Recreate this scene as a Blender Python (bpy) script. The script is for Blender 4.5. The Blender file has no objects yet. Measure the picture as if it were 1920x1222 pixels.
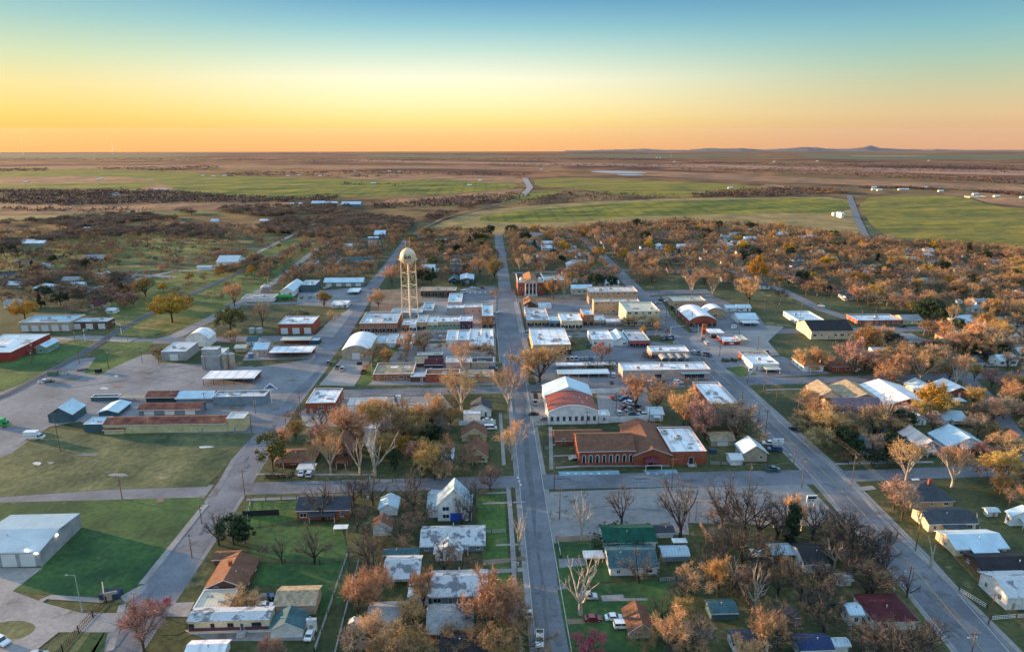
import bpy, math, random
import numpy as np
from mathutils import Vector, Matrix
from math import sin, cos, pi, atan2, sqrt, radians
RND = random.Random(7)
scene = bpy.context.scene
COL = scene.collection
# ---------------------------------------------------------------- camera
FPX = 1280.0
PITCH = math.atan(368/1280.0); YAW = radians(2.37)
CAM = Vector((0, 0, 120))
FW = Vector((sin(YAW)*cos(PITCH), cos(YAW)*cos(PITCH), -sin(PITCH)))
RT = Vector((cos(YAW), -sin(YAW), 0))
UP = RT.cross(FW)
YK = 1500.0; SL = 0.0288
def terr(y):
    return 0.0 if y < YK else -(y-YK)*SL
def proj(p):
    v = Vector(p)-CAM
    d = v.dot(FW)
    return 960+FPX*v.dot(RT)/d, 611-FPX*v.dot(UP)/d, d
def ray(px, py):
    return FW + RT*((px-960)/FPX) + UP*((611-py)/FPX)
def g(px, py, z=0.0):
    """point of the photograph -> point on the ground"""
    r = ray(px, py)
    if r.z < -1e-6:
        t = (z-CAM.z)/r.z
        p = CAM+r*t
        if p.y < YK: return p
    # z = z0 - (y-YK)*SL
    den = r.z + SL*r.y
    if den > -1e-5: den = -1e-5
    t = (z + YK*SL - CAM.z + 0)/den
    return CAM+r*t
def solveX(px, y, z):
    x = 0.0
    for _ in range(6):
        a = proj((x, y, z))[0]; b = proj((x+1, y, z))[0]
        x += (px-a)/(b-a)
    return x
def solveZ(py, x, y):
    z = 0.0
    for _ in range(6):
        a = proj((x, y, z))[1]; b = proj((x, y, z+1))[1]
        z += (py-a)/(b-a)
    return z
def bis(fn, lo, hi):
    for _ in range(40):
        m = (lo+hi)/2
        if fn(m) > 0: lo = m
        else: hi = m
    return (lo+hi)/2
def solveD(py, x, y, zf):
    """depth d so that (x,y+d,zf(d)) shows at row py"""
    return bis(lambda d: proj((x, y+d, zf(d)))[1]-py, 0.3, 160.0)
# ---------------------------------------------------------------- materials
MATS = {}
def nn(nt, t, **k):
    n = nt.nodes.new(t)
    for a, b in k.items(): setattr(n, a, b)
    return n
def mat(name, c1, c2=None, c3=None, sc=0.5, rough=0.85, metal=0.0, spec=0.3, bump=0.0, bsc=2.0, stain=None, stsc=0.12, stth=0.58,
        rib=None, ribaxis=0, obj=False, rvar=0.0, emit=None, stretch=None, terr_bump=None, alpha=None, fine=0.0, fsc=12.0, coat=0.0):
    if name in MATS: return MATS[name]
    m = bpy.data.materials.new(name); m.use_nodes = True
    nt = m.node_tree; L = nt.links
    b = nt.nodes['Principled BSDF']
    b.inputs['Roughness'].default_value = rough
    b.inputs['Metallic'].default_value = metal
    b.inputs['Specular IOR Level'].default_value = spec
    if coat: b.inputs['Coat Weight'].default_value = coat
    c2 = c2 or tuple(x*0.72 for x in c1)
    if obj:
        co = nn(nt, 'ShaderNodeTexCoord').outputs['Object']
    else:
        co = nn(nt, 'ShaderNodeNewGeometry').outputs['Position']
    vec = co
    if stretch:
        mp = nn(nt, 'ShaderNodeMapping'); mp.inputs['Scale'].default_value = stretch
        L.new(co, mp.inputs['Vector']); vec = mp.outputs['Vector']
    no = nn(nt, 'ShaderNodeTexNoise'); no.inputs['Scale'].default_value = sc; no.inputs['Detail'].default_value = 6; no.inputs['Roughness'].default_value = .62
    L.new(vec, no.inputs['Vector'])
    rp = nn(nt, 'ShaderNodeValToRGB'); L.new(no.outputs['Fac'], rp.inputs['Fac'])
    e = rp.color_ramp.elements
    e[0].position = .36; e[0].color = (*c2, 1); e[1].position = .62; e[1].color = (*c1, 1)
    if c3:
        q = rp.color_ramp.elements.new(.72); q.color = (*c3, 1)
    col = rp.outputs['Color']
    def mixc(a, bcol, fac, mode='MIX', clamp=True):
        mx = nn(nt, 'ShaderNodeMix', data_type='RGBA', blend_type=mode)
        if hasattr(fac, 'name') or not isinstance(fac, (int, float)): L.new(fac, mx.inputs[0])
        else: mx.inputs[0].default_value = fac
        for s, v in ((6, a), (7, bcol)):
            if isinstance(v, tuple): mx.inputs[s].default_value = (*v, 1)
            else: L.new(v, mx.inputs[s])
        return mx.outputs[2]
    if fine > 0:
        n2 = nn(nt, 'ShaderNodeTexNoise'); n2.inputs['Scale'].default_value = fsc; n2.inputs['Detail'].default_value = 3
        L.new(co, n2.inputs['Vector'])
        mr = nn(nt, 'ShaderNodeMapRange'); mr.inputs[1].default_value = .3; mr.inputs[2].default_value = .7; mr.inputs[3].default_value = 1-fine; mr.inputs[4].default_value = 1+fine
        L.new(n2.outputs['Fac'], mr.inputs[0])
        sc_ = nn(nt, 'ShaderNodeVectorMath', operation='SCALE'); L.new(col, sc_.inputs[0]); L.new(mr.outputs[0], sc_.inputs['Scale'])
        col = sc_.outputs[0]
    if stain:
        n3 = nn(nt, 'ShaderNodeTexNoise'); n3.inputs['Scale'].default_value = stsc; n3.inputs['Detail'].default_value = 8; n3.inputs['Roughness'].default_value = .7
        L.new(co, n3.inputs['Vector'])
        mr = nn(nt, 'ShaderNodeMapRange'); mr.inputs[1].default_value = stth; mr.inputs[2].default_value = stth+.07
        L.new(n3.outputs['Fac'], mr.inputs[0])
        col = mixc(col, stain, mr.outputs[0])
    if rib:
        sx = nn(nt, 'ShaderNodeSeparateXYZ'); L.new(co, sx.inputs[0])
        mm = nn(nt, 'ShaderNodeMath', operation='MULTIPLY'); L.new(sx.outputs[ribaxis], mm.inputs[0]); mm.inputs[1].default_value = 2*pi/rib
        ss = nn(nt, 'ShaderNodeMath', operation='SINE'); L.new(mm.outputs[0], ss.inputs[0])
        gt = nn(nt, 'ShaderNodeMapRange'); gt.inputs[1].default_value = .55; gt.inputs[2].default_value = .95; gt.inputs[3].default_value = 1.0; gt.inputs[4].default_value = .78
        L.new(ss.outputs[0], gt.inputs[0])
        sc_ = nn(nt, 'ShaderNodeVectorMath', operation='SCALE'); L.new(col, sc_.inputs[0]); L.new(gt.outputs[0], sc_.inputs['Scale'])
        col = sc_.outputs[0]
    if rvar:
        oi = nn(nt, 'ShaderNodeObjectInfo')
        hs = nn(nt, 'ShaderNodeHueSaturation')
        a = nn(nt, 'ShaderNodeMapRange'); a.inputs[3].default_value = .5-.012*rvar; a.inputs[4].default_value = .5+.035*rvar; L.new(oi.outputs['Random'], a.inputs[0])
        L.new(a.outputs[0], hs.inputs['Hue'])
        mu = nn(nt, 'ShaderNodeMath', operation='MULTIPLY'); L.new(oi.outputs['Random'], mu.inputs[0]); mu.inputs[1].default_value = 7.31
        fr = nn(nt, 'ShaderNodeMath', operation='FRACT'); L.new(mu.outputs[0], fr.inputs[0])
        v = nn(nt, 'ShaderNodeMapRange'); v.inputs[3].default_value = 1-.4*rvar; v.inputs[4].default_value = 1+.4*rvar; L.new(fr.outputs[0], v.inputs[0])
        L.new(v.outputs[0], hs.inputs['Value']); L.new(col, hs.inputs['Color']); col = hs.outputs['Color']
    L.new(col, b.inputs['Base Color'])
    if bump:
        n4 = nn(nt, 'ShaderNodeTexNoise'); n4.inputs['Scale'].default_value = bsc; n4.inputs['Detail'].default_value = 5
        L.new(vec, n4.inputs['Vector'])
        bp = nn(nt, 'ShaderNodeBump'); bp.inputs['Distance'].default_value = bump; bp.inputs['Strength'].default_value = 1
        L.new(n4.outputs['Fac'], bp.inputs['Height']); L.new(bp.outputs[0], b.inputs['Normal'])
    if emit:
        b.inputs['Emission Color'].default_value = (*emit[0], 1); b.inputs['Emission Strength'].default_value = emit[1]
    MATS[name] = m
    return m
WALLC = dict(wh=(.8,.81,.8), cr=(.7,.6,.42), yl=(.64,.55,.3), br=(.34,.095,.055), tb=(.5,.35,.21), ob=(.42,.15,.06), pk=(.58,.41,.34), bl=(.2,.28,.34),
             tl=(.07,.13,.16), gy=(.36,.37,.38), gr=(.22,.36,.27), pu=(.13,.05,.09), dk=(.045,.045,.05), nb=(.13,.28,.45), db=(.03,.07,.12), tn=(.45,.37,.27), rd=(.33,.05,.04), mb=(.14,.075,.055))
ROOFC = dict(wht=(.82,.83,.85), gal=(.58,.62,.65), blu=(.36,.49,.57), rust=(.23,.085,.05), brn=(.19,.09,.055), gry=(.3,.31,.32), dgy=(.06,.07,.085), tan=(.4,.31,.2),
             tea=(.06,.13,.15), grn=(.01,.085,.06), mar=(.09,.022,.03), blk=(.03,.03,.035), lbl=(.5,.66,.76), pnk=(.68,.58,.54), crm=(.6,.55,.42), org=(.34,.16,.07), pur=(.2,.14,.17), gwh=(.6,.63,.66), nb=(.025,.045,.12))
def W(k):
    c = WALLC[k]
    kw = dict(sc=.35, fine=.14, fsc=2.2)
    if k in ('br','ob','tb','mb'): kw.update(fine=.28, fsc=5.0)
    if k in ('wh','gy','bl','gr','nb','yl'): kw.update(rib=.32, ribaxis=2)
    return mat('wall_'+k, c, tuple(x*.72 for x in c), rough=.85, **kw)
def R(k, ax=0):
    c = ROOFC[k]
    if k in ('wht','pnk'): return mat('roof_%s%d'%(k,ax), c, tuple(x*.78 for x in c), sc=.22, rib=4.6, ribaxis=ax, stain=(.4,.33,.3), stsc=.2, stth=.64, fine=.08, fsc=1.5, rough=.7)
    if k == 'gwh': return mat('roof_'+k, c, tuple(x*.7 for x in c), sc=.3, stain=(.16,.17,.19), stsc=.3, stth=.5, rough=.8)
    if k in ('gal','lbl','blu','crm'): return mat('roof_%s%d'%(k,ax), c, tuple(x*.8 for x in c), sc=.25, rib=.9, ribaxis=ax, rough=.45, spec=.5, stain=(.25,.22,.2), stsc=.22, stth=.66)
    if k == 'rust': return mat('roof_%s%d'%(k,ax), (.3,.11,.06), (.13,.035,.03), (.42,.22,.12), sc=.25, rib=1.0, ribaxis=ax, rough=.8)
    if k == 'tan': return mat('roof_tan', c, tuple(x*.6 for x in c), sc=.5, fine=.3, fsc=1.5)
    return mat('roof_'+k, c, tuple(x*.68 for x in c), sc=.4, fine=.28, fsc=2.2, rough=.92)
GLASS = mat('dark_glass', (.02,.03,.04), (.015,.02,.03), rough=.12, spec=.7)
TRIM = mat('white_trim', (.7,.7,.69), (.6,.6,.59))
DTRIM = mat('dark_trim', (.1,.09,.085), (.07,.07,.07))
METAL = mat('grey_metal', (.4,.42,.43), (.3,.31,.32), rough=.45, spec=.5)
DOORM = mat('door_paint', (.35,.32,.28), (.28,.25,.22))
GDOOR = mat('garage_door_paint', (.68,.7,.7), (.6,.62,.62), rib=.5, ribaxis=2)
POLEW = mat('pole_wood', (.16,.11,.08), (.09,.065,.05))
CONC = mat('concrete', (.42,.41,.4), (.33,.32,.31), fine=.12, fsc=2)
BLACK = mat('black_rubber', (.02,.02,.02), (.015,.015,.015), rough=.7)
# ---------------------------------------------------------------- mesh builder
class MB:
    def __init__(s): s.v = []; s.f = []; s.m = []
    def add(s, vs, fs, mi=0):
        o = len(s.v); s.v += [tuple(v) for v in vs]
        for f in fs: s.f.append(tuple(i+o for i in f)); s.m.append(mi)
    def box(s, a, b, mi=0, top=None):
        x0,y0,z0 = a; x1,y1,z1 = b
        s.add([(x0,y0,z0),(x1,y0,z0),(x1,y1,z0),(x0,y1,z0),(x0,y0,z1),(x1,y0,z1),(x1,y1,z1),(x0,y1,z1)],
              [(0,3,2,1),(0,1,5,4),(1,2,6,5),(2,3,7,6),(3,0,4,7)], mi)
        s.add([(x0,y0,z1),(x1,y0,z1),(x1,y1,z1),(x0,y1,z1)], [(0,1,2,3)], mi if top is None else top)
    def tube(s, p0, p1, r0, r1=None, n=6, mi=0, cap=True):
        p0 = Vector(p0); p1 = Vector(p1); r1 = r0 if r1 is None else r1
        d = (p1-p0).normalized()
        a = d.orthogonal().normalized(); b = d.cross(a)
        vs = []
        for p, r in ((p0,r0),(p1,r1)):
            for i in range(n):
                t = 2*pi*i/n; vs.append(p+a*(r*cos(t))+b*(r*sin(t)))
        fs = [(i,(i+1)%n,n+(i+1)%n,n+i) for i in range(n)]
        if cap: fs += [tuple(range(n-1,-1,-1)), tuple(range(n,2*n))]
        s.add(vs, fs, mi)
    def prism(s, prof, y0, y1, mi=0, caps=True, capm=None):
        """profile in xz extruded along y"""
        n = len(prof)
        vs = [(x,y0,z) for x,z in prof]+[(x,y1,z) for x,z in prof]
        s.add(vs, [(i,(i+1)%n,n+(i+1)%n,n+i) for i in range(n)], mi)
        if caps: s.add(vs, [tuple(range(n-1,-1,-1)), tuple(range(n,2*n))], mi if capm is None else capm)
    def lathe(s, prof, n=16, mi=0, c=(0,0)):
        vs = []
        for r, z in prof:
            for i in range(n):
                t = 2*pi*i/n; vs.append((c[0]+r*cos(t), c[1]+r*sin(t), z))
        fs = []
        for k in range(len(prof)-1):
            for i in range(n):
                j = (i+1)%n
                fs.append((k*n+i, k*n+j, (k+1)*n+j, (k+1)*n+i))
        s.add(vs, fs, mi)
    def mesh(s, name, mats):
        me = bpy.data.meshes.new(name); me.from_pydata(s.v, [], s.f)
        for m in mats: me.materials.append(m)
        if len(mats) > 1: me.polygons.foreach_set('material_index', s.m)
        me.update(); return me
    def build(s, name, mats, parent=None, loc=None):
        return link(name, s.mesh(name, mats if isinstance(mats,(list,tuple)) else [mats]), parent, loc)
def link(name, me, parent=None, loc=None, rz=0):
    o = bpy.data.objects.new(name, me); COL.objects.link(o)
    if parent: o.parent = parent
    if loc is not None: o.location = loc
    if rz: o.rotation_euler = (0,0,rz)
    return o
def tag(o, label, cat, group=None):
    o['label'] = label; o['category'] = cat
    if group: o['group'] = group
    return o
def root(name, loc, label, cat, group=None, rz=0):
    o = link(name, None, None, loc, rz); o.empty_display_size = .5
    return tag(o, label, cat, group)
def struct(o, kind='structure'):
    o['kind'] = kind; return o
def npmesh(name, V, F, mats, mi=None, smooth=False):
    """V (n,3), F (m,k) arrays"""
    me = bpy.data.meshes.new(name)
    V = np.asarray(V, dtype=np.float32); F = np.asarray(F, dtype=np.int32)
    k = F.shape[1]
    me.vertices.add(len(V)); me.vertices.foreach_set('co', V.ravel())
    me.loops.add(F.size); me.loops.foreach_set('vertex_index', F.ravel())
    me.polygons.add(len(F)); me.polygons.foreach_set('loop_start', np.arange(0, F.size, k, dtype=np.int32))
    for m in mats: me.materials.append(m)
    if mi is not None: me.polygons.foreach_set('material_index', np.asarray(mi, dtype=np.int32))
    me.update(calc_edges=True)
    return me
# ---------------------------------------------------------------- occupancy for scattering
RECTS = []      # (x0,x1,y0,y1)
ROADSEG = []    # (ax,ay,bx,by,halfwidth)
def blocked(x, y, pad=1.5):
    for a,b,c,d in RECTS:
        if a-pad < x < b+pad and c-pad < y < d+pad: return True
    for ax,ay,bx,by,hw in ROADSEG:
        dx, dy = bx-ax, by-ay; l2 = dx*dx+dy*dy
        t = max(0, min(1, ((x-ax)*dx+(y-ay)*dy)/l2)) if l2 else 0
        if (x-ax-t*dx)**2+(y-ay-t*dy)**2 < (hw+pad)**2: return True
    return False
def inpoly(x, y, P):
    r = False; n = len(P); j = n-1
    for i in range(n):
        xi, yi = P[i]; xj, yj = P[j]
        if (yi > y) != (yj > y) and x < (xj-xi)*(y-yi)/(yj-yi)+xi: r = not r
        j = i
    return r
# ---------------------------------------------------------------- label registry
AUTO = []       # objects with automatic labels: (obj, description)
MARKS = []      # (name, x, y)
def mark(name, x, y): MARKS.append((name, x, y))
ORD = ['nearest','second nearest','third nearest','fourth nearest','fifth nearest','sixth nearest','seventh nearest','eighth nearest','ninth nearest','tenth nearest','eleventh nearest','twelfth nearest']
def finish_labels():
    groups = {}
    for o, desc in AUTO:
        x, y = o.location.x, o.location.y
        best = min(MARKS, key=lambda m: (m[1]-x)**2+(m[2]-y)**2)
        dx, dy = x-best[1], y-best[2]
        # bearing as the picture shows it
        if abs(dx) >= abs(dy)*.8: rel = 'right of' if dx > 0 else 'left of'
        else: rel = 'behind' if dy > 0 else 'in front of'
        groups.setdefault((desc, best[0], rel), []).append((dx*dx+dy*dy, o))
    for (desc, lm, rel), lst in groups.items():
        lst.sort(key=lambda t: t[0])
        for i, (_, o) in enumerate(lst):
            if len(lst) == 1: o['label'] = '%s %s the %s' % (desc, rel, lm)
            else: o['label'] = '%s, %s %s the %s' % (desc, ORD[i] if i < len(ORD) else '%dth nearest' % (i+1), rel, lm)
# ---------------------------------------------------------------- world, sun, camera
def make_world():
    w = bpy.data.worlds.new('World'); scene.world = w; w.use_nodes = True
    nt = w.node_tree; L = nt.links
    for n in list(nt.nodes): nt.nodes.remove(n)
    out = nn(nt, 'ShaderNodeOutputWorld')
    tc = nn(nt, 'ShaderNodeTexCoord'); sx = nn(nt, 'ShaderNodeSeparateXYZ'); L.new(tc.outputs['Generated'], sx.inputs[0])
    Z = sx.outputs[2]
    def s2l(c): return tuple(((x/255)/12.92 if x/255 < .04045 else ((x/255+.055)/1.055)**2.4) for x in c)
    ZL, ZH = -.04, .30
    mr = nn(nt, 'ShaderNodeMapRange'); mr.inputs[1].default_value = ZL; mr.inputs[2].default_value = ZH; L.new(Z, mr.inputs[0])
    def ramp(stops):
        r = nn(nt, 'ShaderNodeValToRGB'); L.new(mr.outputs[0], r.inputs[0])
        el = r.color_ramp.elements
        for i, (y, c) in enumerate(stops):
            z = sin(math.atan((611-y)/1280)-PITCH) if y > -500 else .26
            p = (z-ZL)/(ZH-ZL)
            if i < 2: e = el[i]; e.position = p
            else: e = el.new(p)
            e.color = (*s2l(c), 1)
        return r.outputs[0]
    top = (-1000, (165,198,228))
    A = ramp([(284,(246,155,66)),(255,(249,174,80)),(215,(246,196,108)),(170,(226,207,142)),(120,(192,206,167)),(60,(140,186,184)),(0,(98,159,187)),top])
    B = ramp([(284,(248,172,94)),(255,(250,194,114)),(225,(253,226,145)),(190,(255,240,185)),(150,(249,244,214)),(100,(196,221,208)),(50,(136,191,203)),(0,(88,154,192)),top])
    C = ramp([(284,(216,152,110)),(255,(220,168,124)),(215,(218,188,146)),(170,(192,192,158)),(125,(158,190,174)),(75,(122,178,187)),(30,(98,158,184)),(0,(85,147,181)),top])
    # the azimuth of the direction
    at = nn(nt, 'ShaderNodeMath', operation='ARCTAN2'); L.new(sx.outputs[0], at.inputs[0]); L.new(sx.outputs[1], at.inputs[1])
    def step(a, b):
        m = nn(nt, 'ShaderNodeMapRange', interpolation_type='SMOOTHSTEP'); m.inputs[1].default_value = a; m.inputs[2].default_value = b; L.new(at.outputs[0], m.inputs[0]); return m.outputs[0]
    def mix(a, b, f):
        m = nn(nt, 'ShaderNodeMix', data_type='RGBA'); L.new(f, m.inputs[0]); L.new(a, m.inputs[6]); L.new(b, m.inputs[7]); return m.outputs[2]
    c1 = mix(A, B, step(-.62, -.08)); c2 = mix(c1, C, step(-.04, .62))
    bg = nn(nt, 'ShaderNodeBackground'); L.new(c2, bg.inputs[0])
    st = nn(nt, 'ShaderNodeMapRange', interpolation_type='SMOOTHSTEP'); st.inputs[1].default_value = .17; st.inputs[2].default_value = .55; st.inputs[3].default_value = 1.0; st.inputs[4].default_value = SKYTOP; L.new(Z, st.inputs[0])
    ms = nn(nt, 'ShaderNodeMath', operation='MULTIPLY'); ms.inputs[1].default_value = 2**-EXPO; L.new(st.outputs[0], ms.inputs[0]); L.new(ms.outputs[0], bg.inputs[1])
    sky = nn(nt, 'ShaderNodeTexSky', sky_type='NISHITA'); sky.sun_disc = False; sky.sun_elevation = SUNEL; sky.sun_rotation = -SUNAZ; sky.altitude = 300
    b2 = nn(nt, 'ShaderNodeBackground'); L.new(sky.outputs[0], b2.inputs[0]); b2.inputs[1].default_value = .012
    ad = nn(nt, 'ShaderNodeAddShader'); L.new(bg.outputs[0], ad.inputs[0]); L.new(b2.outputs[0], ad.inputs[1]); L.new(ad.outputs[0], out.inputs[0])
SUNEL = radians(6.5); SUNAZ = radians(68)     # azimuth measured to the left of the street axis
SKYTOP = 1.5; EXPO = 1.35  # SKYTOP brightens the dome above the view, added as bluish fill light
make_world()
sd = bpy.data.lights.new('sun', 'SUN'); sd.energy = 5.0; sd.angle = radians(1.0); sd.color = (1.0, .62, .31)
so = link('sun', sd)
sv = Vector((-sin(SUNAZ)*cos(SUNEL), cos(SUNAZ)*cos(SUNEL), sin(SUNEL)))
so.rotation_euler = sv.to_track_quat('Z', 'Y').to_euler()
so.location = (0,0,300)
cd = bpy.data.cameras.new('camera'); cam = link('camera', cd)
cd.sensor_width = 36; cd.lens = 36*FPX/1920; cd.clip_start = 1; cd.clip_end = 200000
cam.matrix_world = Matrix.Translation(CAM) @ Matrix((RT, UP, -FW)).transposed().to_4x4()
scene.camera = cam
vs = scene.view_settings; vs.view_transform = 'Standard'; vs.look = 'None'; vs.exposure = EXPO; vs.gamma = 1
# ---------------------------------------------------------------- ground sheets
G = {}
G['base'] = mat('town_grass', (.085,.085,.03), (.026,.042,.016), (.17,.125,.06), sc=.03, stain=(.2,.15,.075), stsc=.05, stth=.57, fine=.35, fsc=.6, bump=.25, bsc=.2)
G['lawn'] = mat('lawn_grass', (.08,.14,.03), (.022,.06,.016), (.17,.15,.055), sc=.05, stain=(.16,.145,.05), stsc=.12, stth=.58, fine=.3, fsc=.7, bump=.2, bsc=.3)
G['dark'] = mat('deep_lawn_grass', (.05,.11,.028), (.016,.052,.018), (.11,.13,.045), sc=.06, stain=(.11,.12,.04), stsc=.15, stth=.6, fine=.3, fsc=.6)
G['scrub'] = mat('scrub_grass', (.13,.135,.058), (.03,.055,.025), (.24,.2,.13), sc=.045, fine=.3, fsc=.5, bump=.2, bsc=.3)
G['gravel'] = mat('gravel', (.22,.225,.24), (.135,.14,.155), (.28,.265,.25), sc=.035, fine=.12, fsc=.4, stain=(.11,.11,.105), stsc=.06, stth=.57)
G['caliche'] = mat('pale_gravel', (.28,.265,.262), (.17,.168,.172), (.38,.33,.29), sc=.05, fine=.14, fsc=.5, stain=(.1,.1,.085), stsc=.1, stth=.57)
G['conc'] = mat('lot_concrete', (.3,.278,.268), (.2,.192,.19), sc=.07, fine=.15, fsc=.9, stain=(.15,.13,.12), stsc=.1, stth=.58)
G['asph'] = mat('asphalt', (.175,.185,.21), (.11,.118,.138), (.22,.225,.24), sc=.06, fine=.15, fsc=1.0, stain=(.105,.105,.115), stsc=.08, stth=.57)
G['dasph'] = mat('dark_asphalt', (.16,.168,.19), (.105,.112,.13), sc=.08, fine=.18, fsc=.8)
G['tar'] = mat('tar_patch', (.13,.14,.155), (.09,.1,.115), sc=.3)
G['blue'] = mat('blue_parking_paint', (.2,.34,.41), (.16,.28,.35), sc=.4, fine=.1)
G['white'] = mat('marking_paint', (.62,.62,.6), (.4,.4,.39), sc=.5)
G['yellow'] = mat('yellow_marking_paint', (.38,.31,.16), (.27,.24,.15), sc=.5)
G['dirt'] = mat('bare_dirt', (.24,.17,.12), (.13,.09,.065), sc=.1, fine=.25)
G['gold'] = mat('golden_grass', (.32,.2,.07), (.13,.12,.035), (.42,.27,.12), sc=.03, fine=.3, fsc=.4, bump=.6, bsc=.06)
G['pasture'] = mat('pasture_grass', (.16,.16,.035), (.06,.085,.02), (.32,.2,.07), sc=.02, fine=.3, fsc=.3, bump=.8, bsc=.05)
G['wheat'] = mat('winter_wheat', (.17,.155,.006), (.08,.095,.006), (.27,.18,.02), sc=.006, rib=24, fine=.14, fsc=.05, bump=26, bsc=.007, stretch=(1,1.8,1))
G['wheat2'] = mat('dull_winter_wheat', (.21,.165,.012), (.12,.105,.01), (.29,.17,.035), sc=.006, fine=.15, fsc=.05, bump=20, bsc=.006, stretch=(1,2,1))
G['tanf'] = mat('tan_field', (.29,.15,.065), (.15,.072,.038), (.36,.2,.09), sc=.008, fine=.2, fsc=.06, bump=14, bsc=.01)
G['brnf'] = mat('brown_field', (.2,.12,.07), (.1,.06,.045), (.3,.19,.1), sc=.006, fine=.2, fsc=.06, bump=4, bsc=.01)
G['pinkf'] = mat('river_sand', (.34,.17,.1), (.17,.085,.06), sc=.002, fine=.2, fsc=.02)
G['fgrn'] = mat('far_green_field', (.09,.1,.03), (.07,.055,.03), sc=.001, fine=.1, fsc=.01)
G['water'] = mat('water', (.26,.32,.36), (.2,.26,.3), rough=.45)
def far_material():
    m = bpy.data.materials.new('prairie'); m.use_nodes = True; nt = m.node_tree; L = nt.links
    b = nt.nodes['Principled BSDF']; b.inputs['Roughness'].default_value = .95; b.inputs['Specular IOR Level'].default_value = .1
    ge = nn(nt, 'ShaderNodeNewGeometry')
    def noise(scv, rot=0, det=5):
        mp = nn(nt, 'ShaderNodeMapping'); mp.inputs['Scale'].default_value = scv; mp.inputs['Rotation'].default_value = (0,0,rot); L.new(ge.outputs['Position'], mp.inputs['Vector'])
        n = nn(nt, 'ShaderNodeTexNoise'); n.inputs['Scale'].default_value = 1; n.inputs['Detail'].default_value = det; n.inputs['Roughness'].default_value = .6; L.new(mp.outputs[0], n.inputs['Vector']); return n.outputs['Fac']
    def rampn(f, st):
        r = nn(nt, 'ShaderNodeValToRGB'); L.new(f, r.inputs[0]); el = r.color_ramp.elements
        for i,(p,c) in enumerate(st):
            if i < 2: e = el[i]; e.position = p
            else: e = el.new(p)
            e.color = (*c,1)
        return r.outputs[0]
    ST = [(.34,(.035,.018,.022)),(.42,(.07,.032,.03)),(.47,(.14,.062,.04)),(.52,(.3,.145,.075)),(.56,(.085,.07,.02)),(.6,(.2,.095,.055)),(.67,(.06,.028,.03))]
    a = rampn(noise((.0013,.0011,.001), .06, 9), ST)
    a2 = rampn(noise((.00035,.0003,.001), -.05, 9), ST)
    a3 = rampn(noise((.00012,.00009,.001), .03, 9), ST)
    c = rampn(noise((.012,.012,.01), 0, 7), [(.36,(.045,.03,.024)),(.48,(.13,.085,.04)),(.58,(.23,.14,.065)),(.7,(.09,.09,.026))])
    sp = nn(nt, 'ShaderNodeSeparateXYZ'); L.new(ge.outputs['Position'], sp.inputs[0])
    cur = c
    for (y0,y1,nx) in ((1300,2400,a),(4500,8000,a2),(13000,22000,a3)):
        mr = nn(nt, 'ShaderNodeMapRange'); mr.inputs[1].default_value = y0; mr.inputs[2].default_value = y1; L.new(sp.outputs[1], mr.inputs[0])
        mx = nn(nt, 'ShaderNodeMix', data_type='RGBA'); L.new(mr.outputs[0], mx.inputs[0]); L.new(cur, mx.inputs[6]); L.new(nx, mx.inputs[7]); cur = mx.outputs[2]
    L.new(cur, b.inputs['Base Color'])
    MATS['prairie'] = m; return m
G['far'] = far_material()
YCUTS = [YK]
def sheet(name, pts, matk, dz, world=False, smooth_edge=0, far=False):
    """a flat sheet laid on the terrain, cut where the terrain bends"""
    import bmesh
    P = [Vector((p[0],p[1],0)) for p in pts] if world else [g(*p) for p in pts]
    P = [Vector((p.x,p.y,0)) for p in P]
    if smooth_edge:
        for _ in range(smooth_edge):
            Q = []
            for i in range(len(P)):
                a, b = P[i], P[(i+1)%len(P)]
                Q += [a*.75+b*.25, a*.25+b*.75]
            P = Q
    bm = bmesh.new(); vs_ = [bm.verts.new(p) for p in P]
    try: bm.faces.new(vs_)
    except Exception: pass
    bmesh.ops.triangulate(bm, faces=bm.faces[:])
    for yc in YCUTS:
        geo = bm.verts[:]+bm.edges[:]+bm.faces[:]
        bmesh.ops.bisect_plane(bm, geom=geo, plane_co=(0,yc,0), plane_no=(0,1,0))
    for v in bm.verts: v.co.z = terr(v.co.y)+dz*(max(1, v.co.y/1500) if far else 1)
    bm.normal_update()
    for f in bm.faces:
        if f.normal.z < 0: f.normal_flip()
    me = bpy.data.meshes.new(name); bm.to_mesh(me); bm.free()
    me.materials.append(G[matk] if isinstance(matk,str) else matk)
    return struct(link(name, me))
DZ = [0.03]
SMALL = ('sidewalk','pavement','edge_line','centre_line','seam_line','crosswalk','parking_line','parking_symbol','worn_patch','road_patch','tyre_track','tar_patch','ballast','blue_parking_strip')
DS = [0]
def nz(name=''):
    if name in SMALL:
        DS[0] += 1; return .1+.001*(SMALL.index(name) == 0)+(DS[0]%36)*.0008
    DZ[0] += .0008; return DZ[0]
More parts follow.
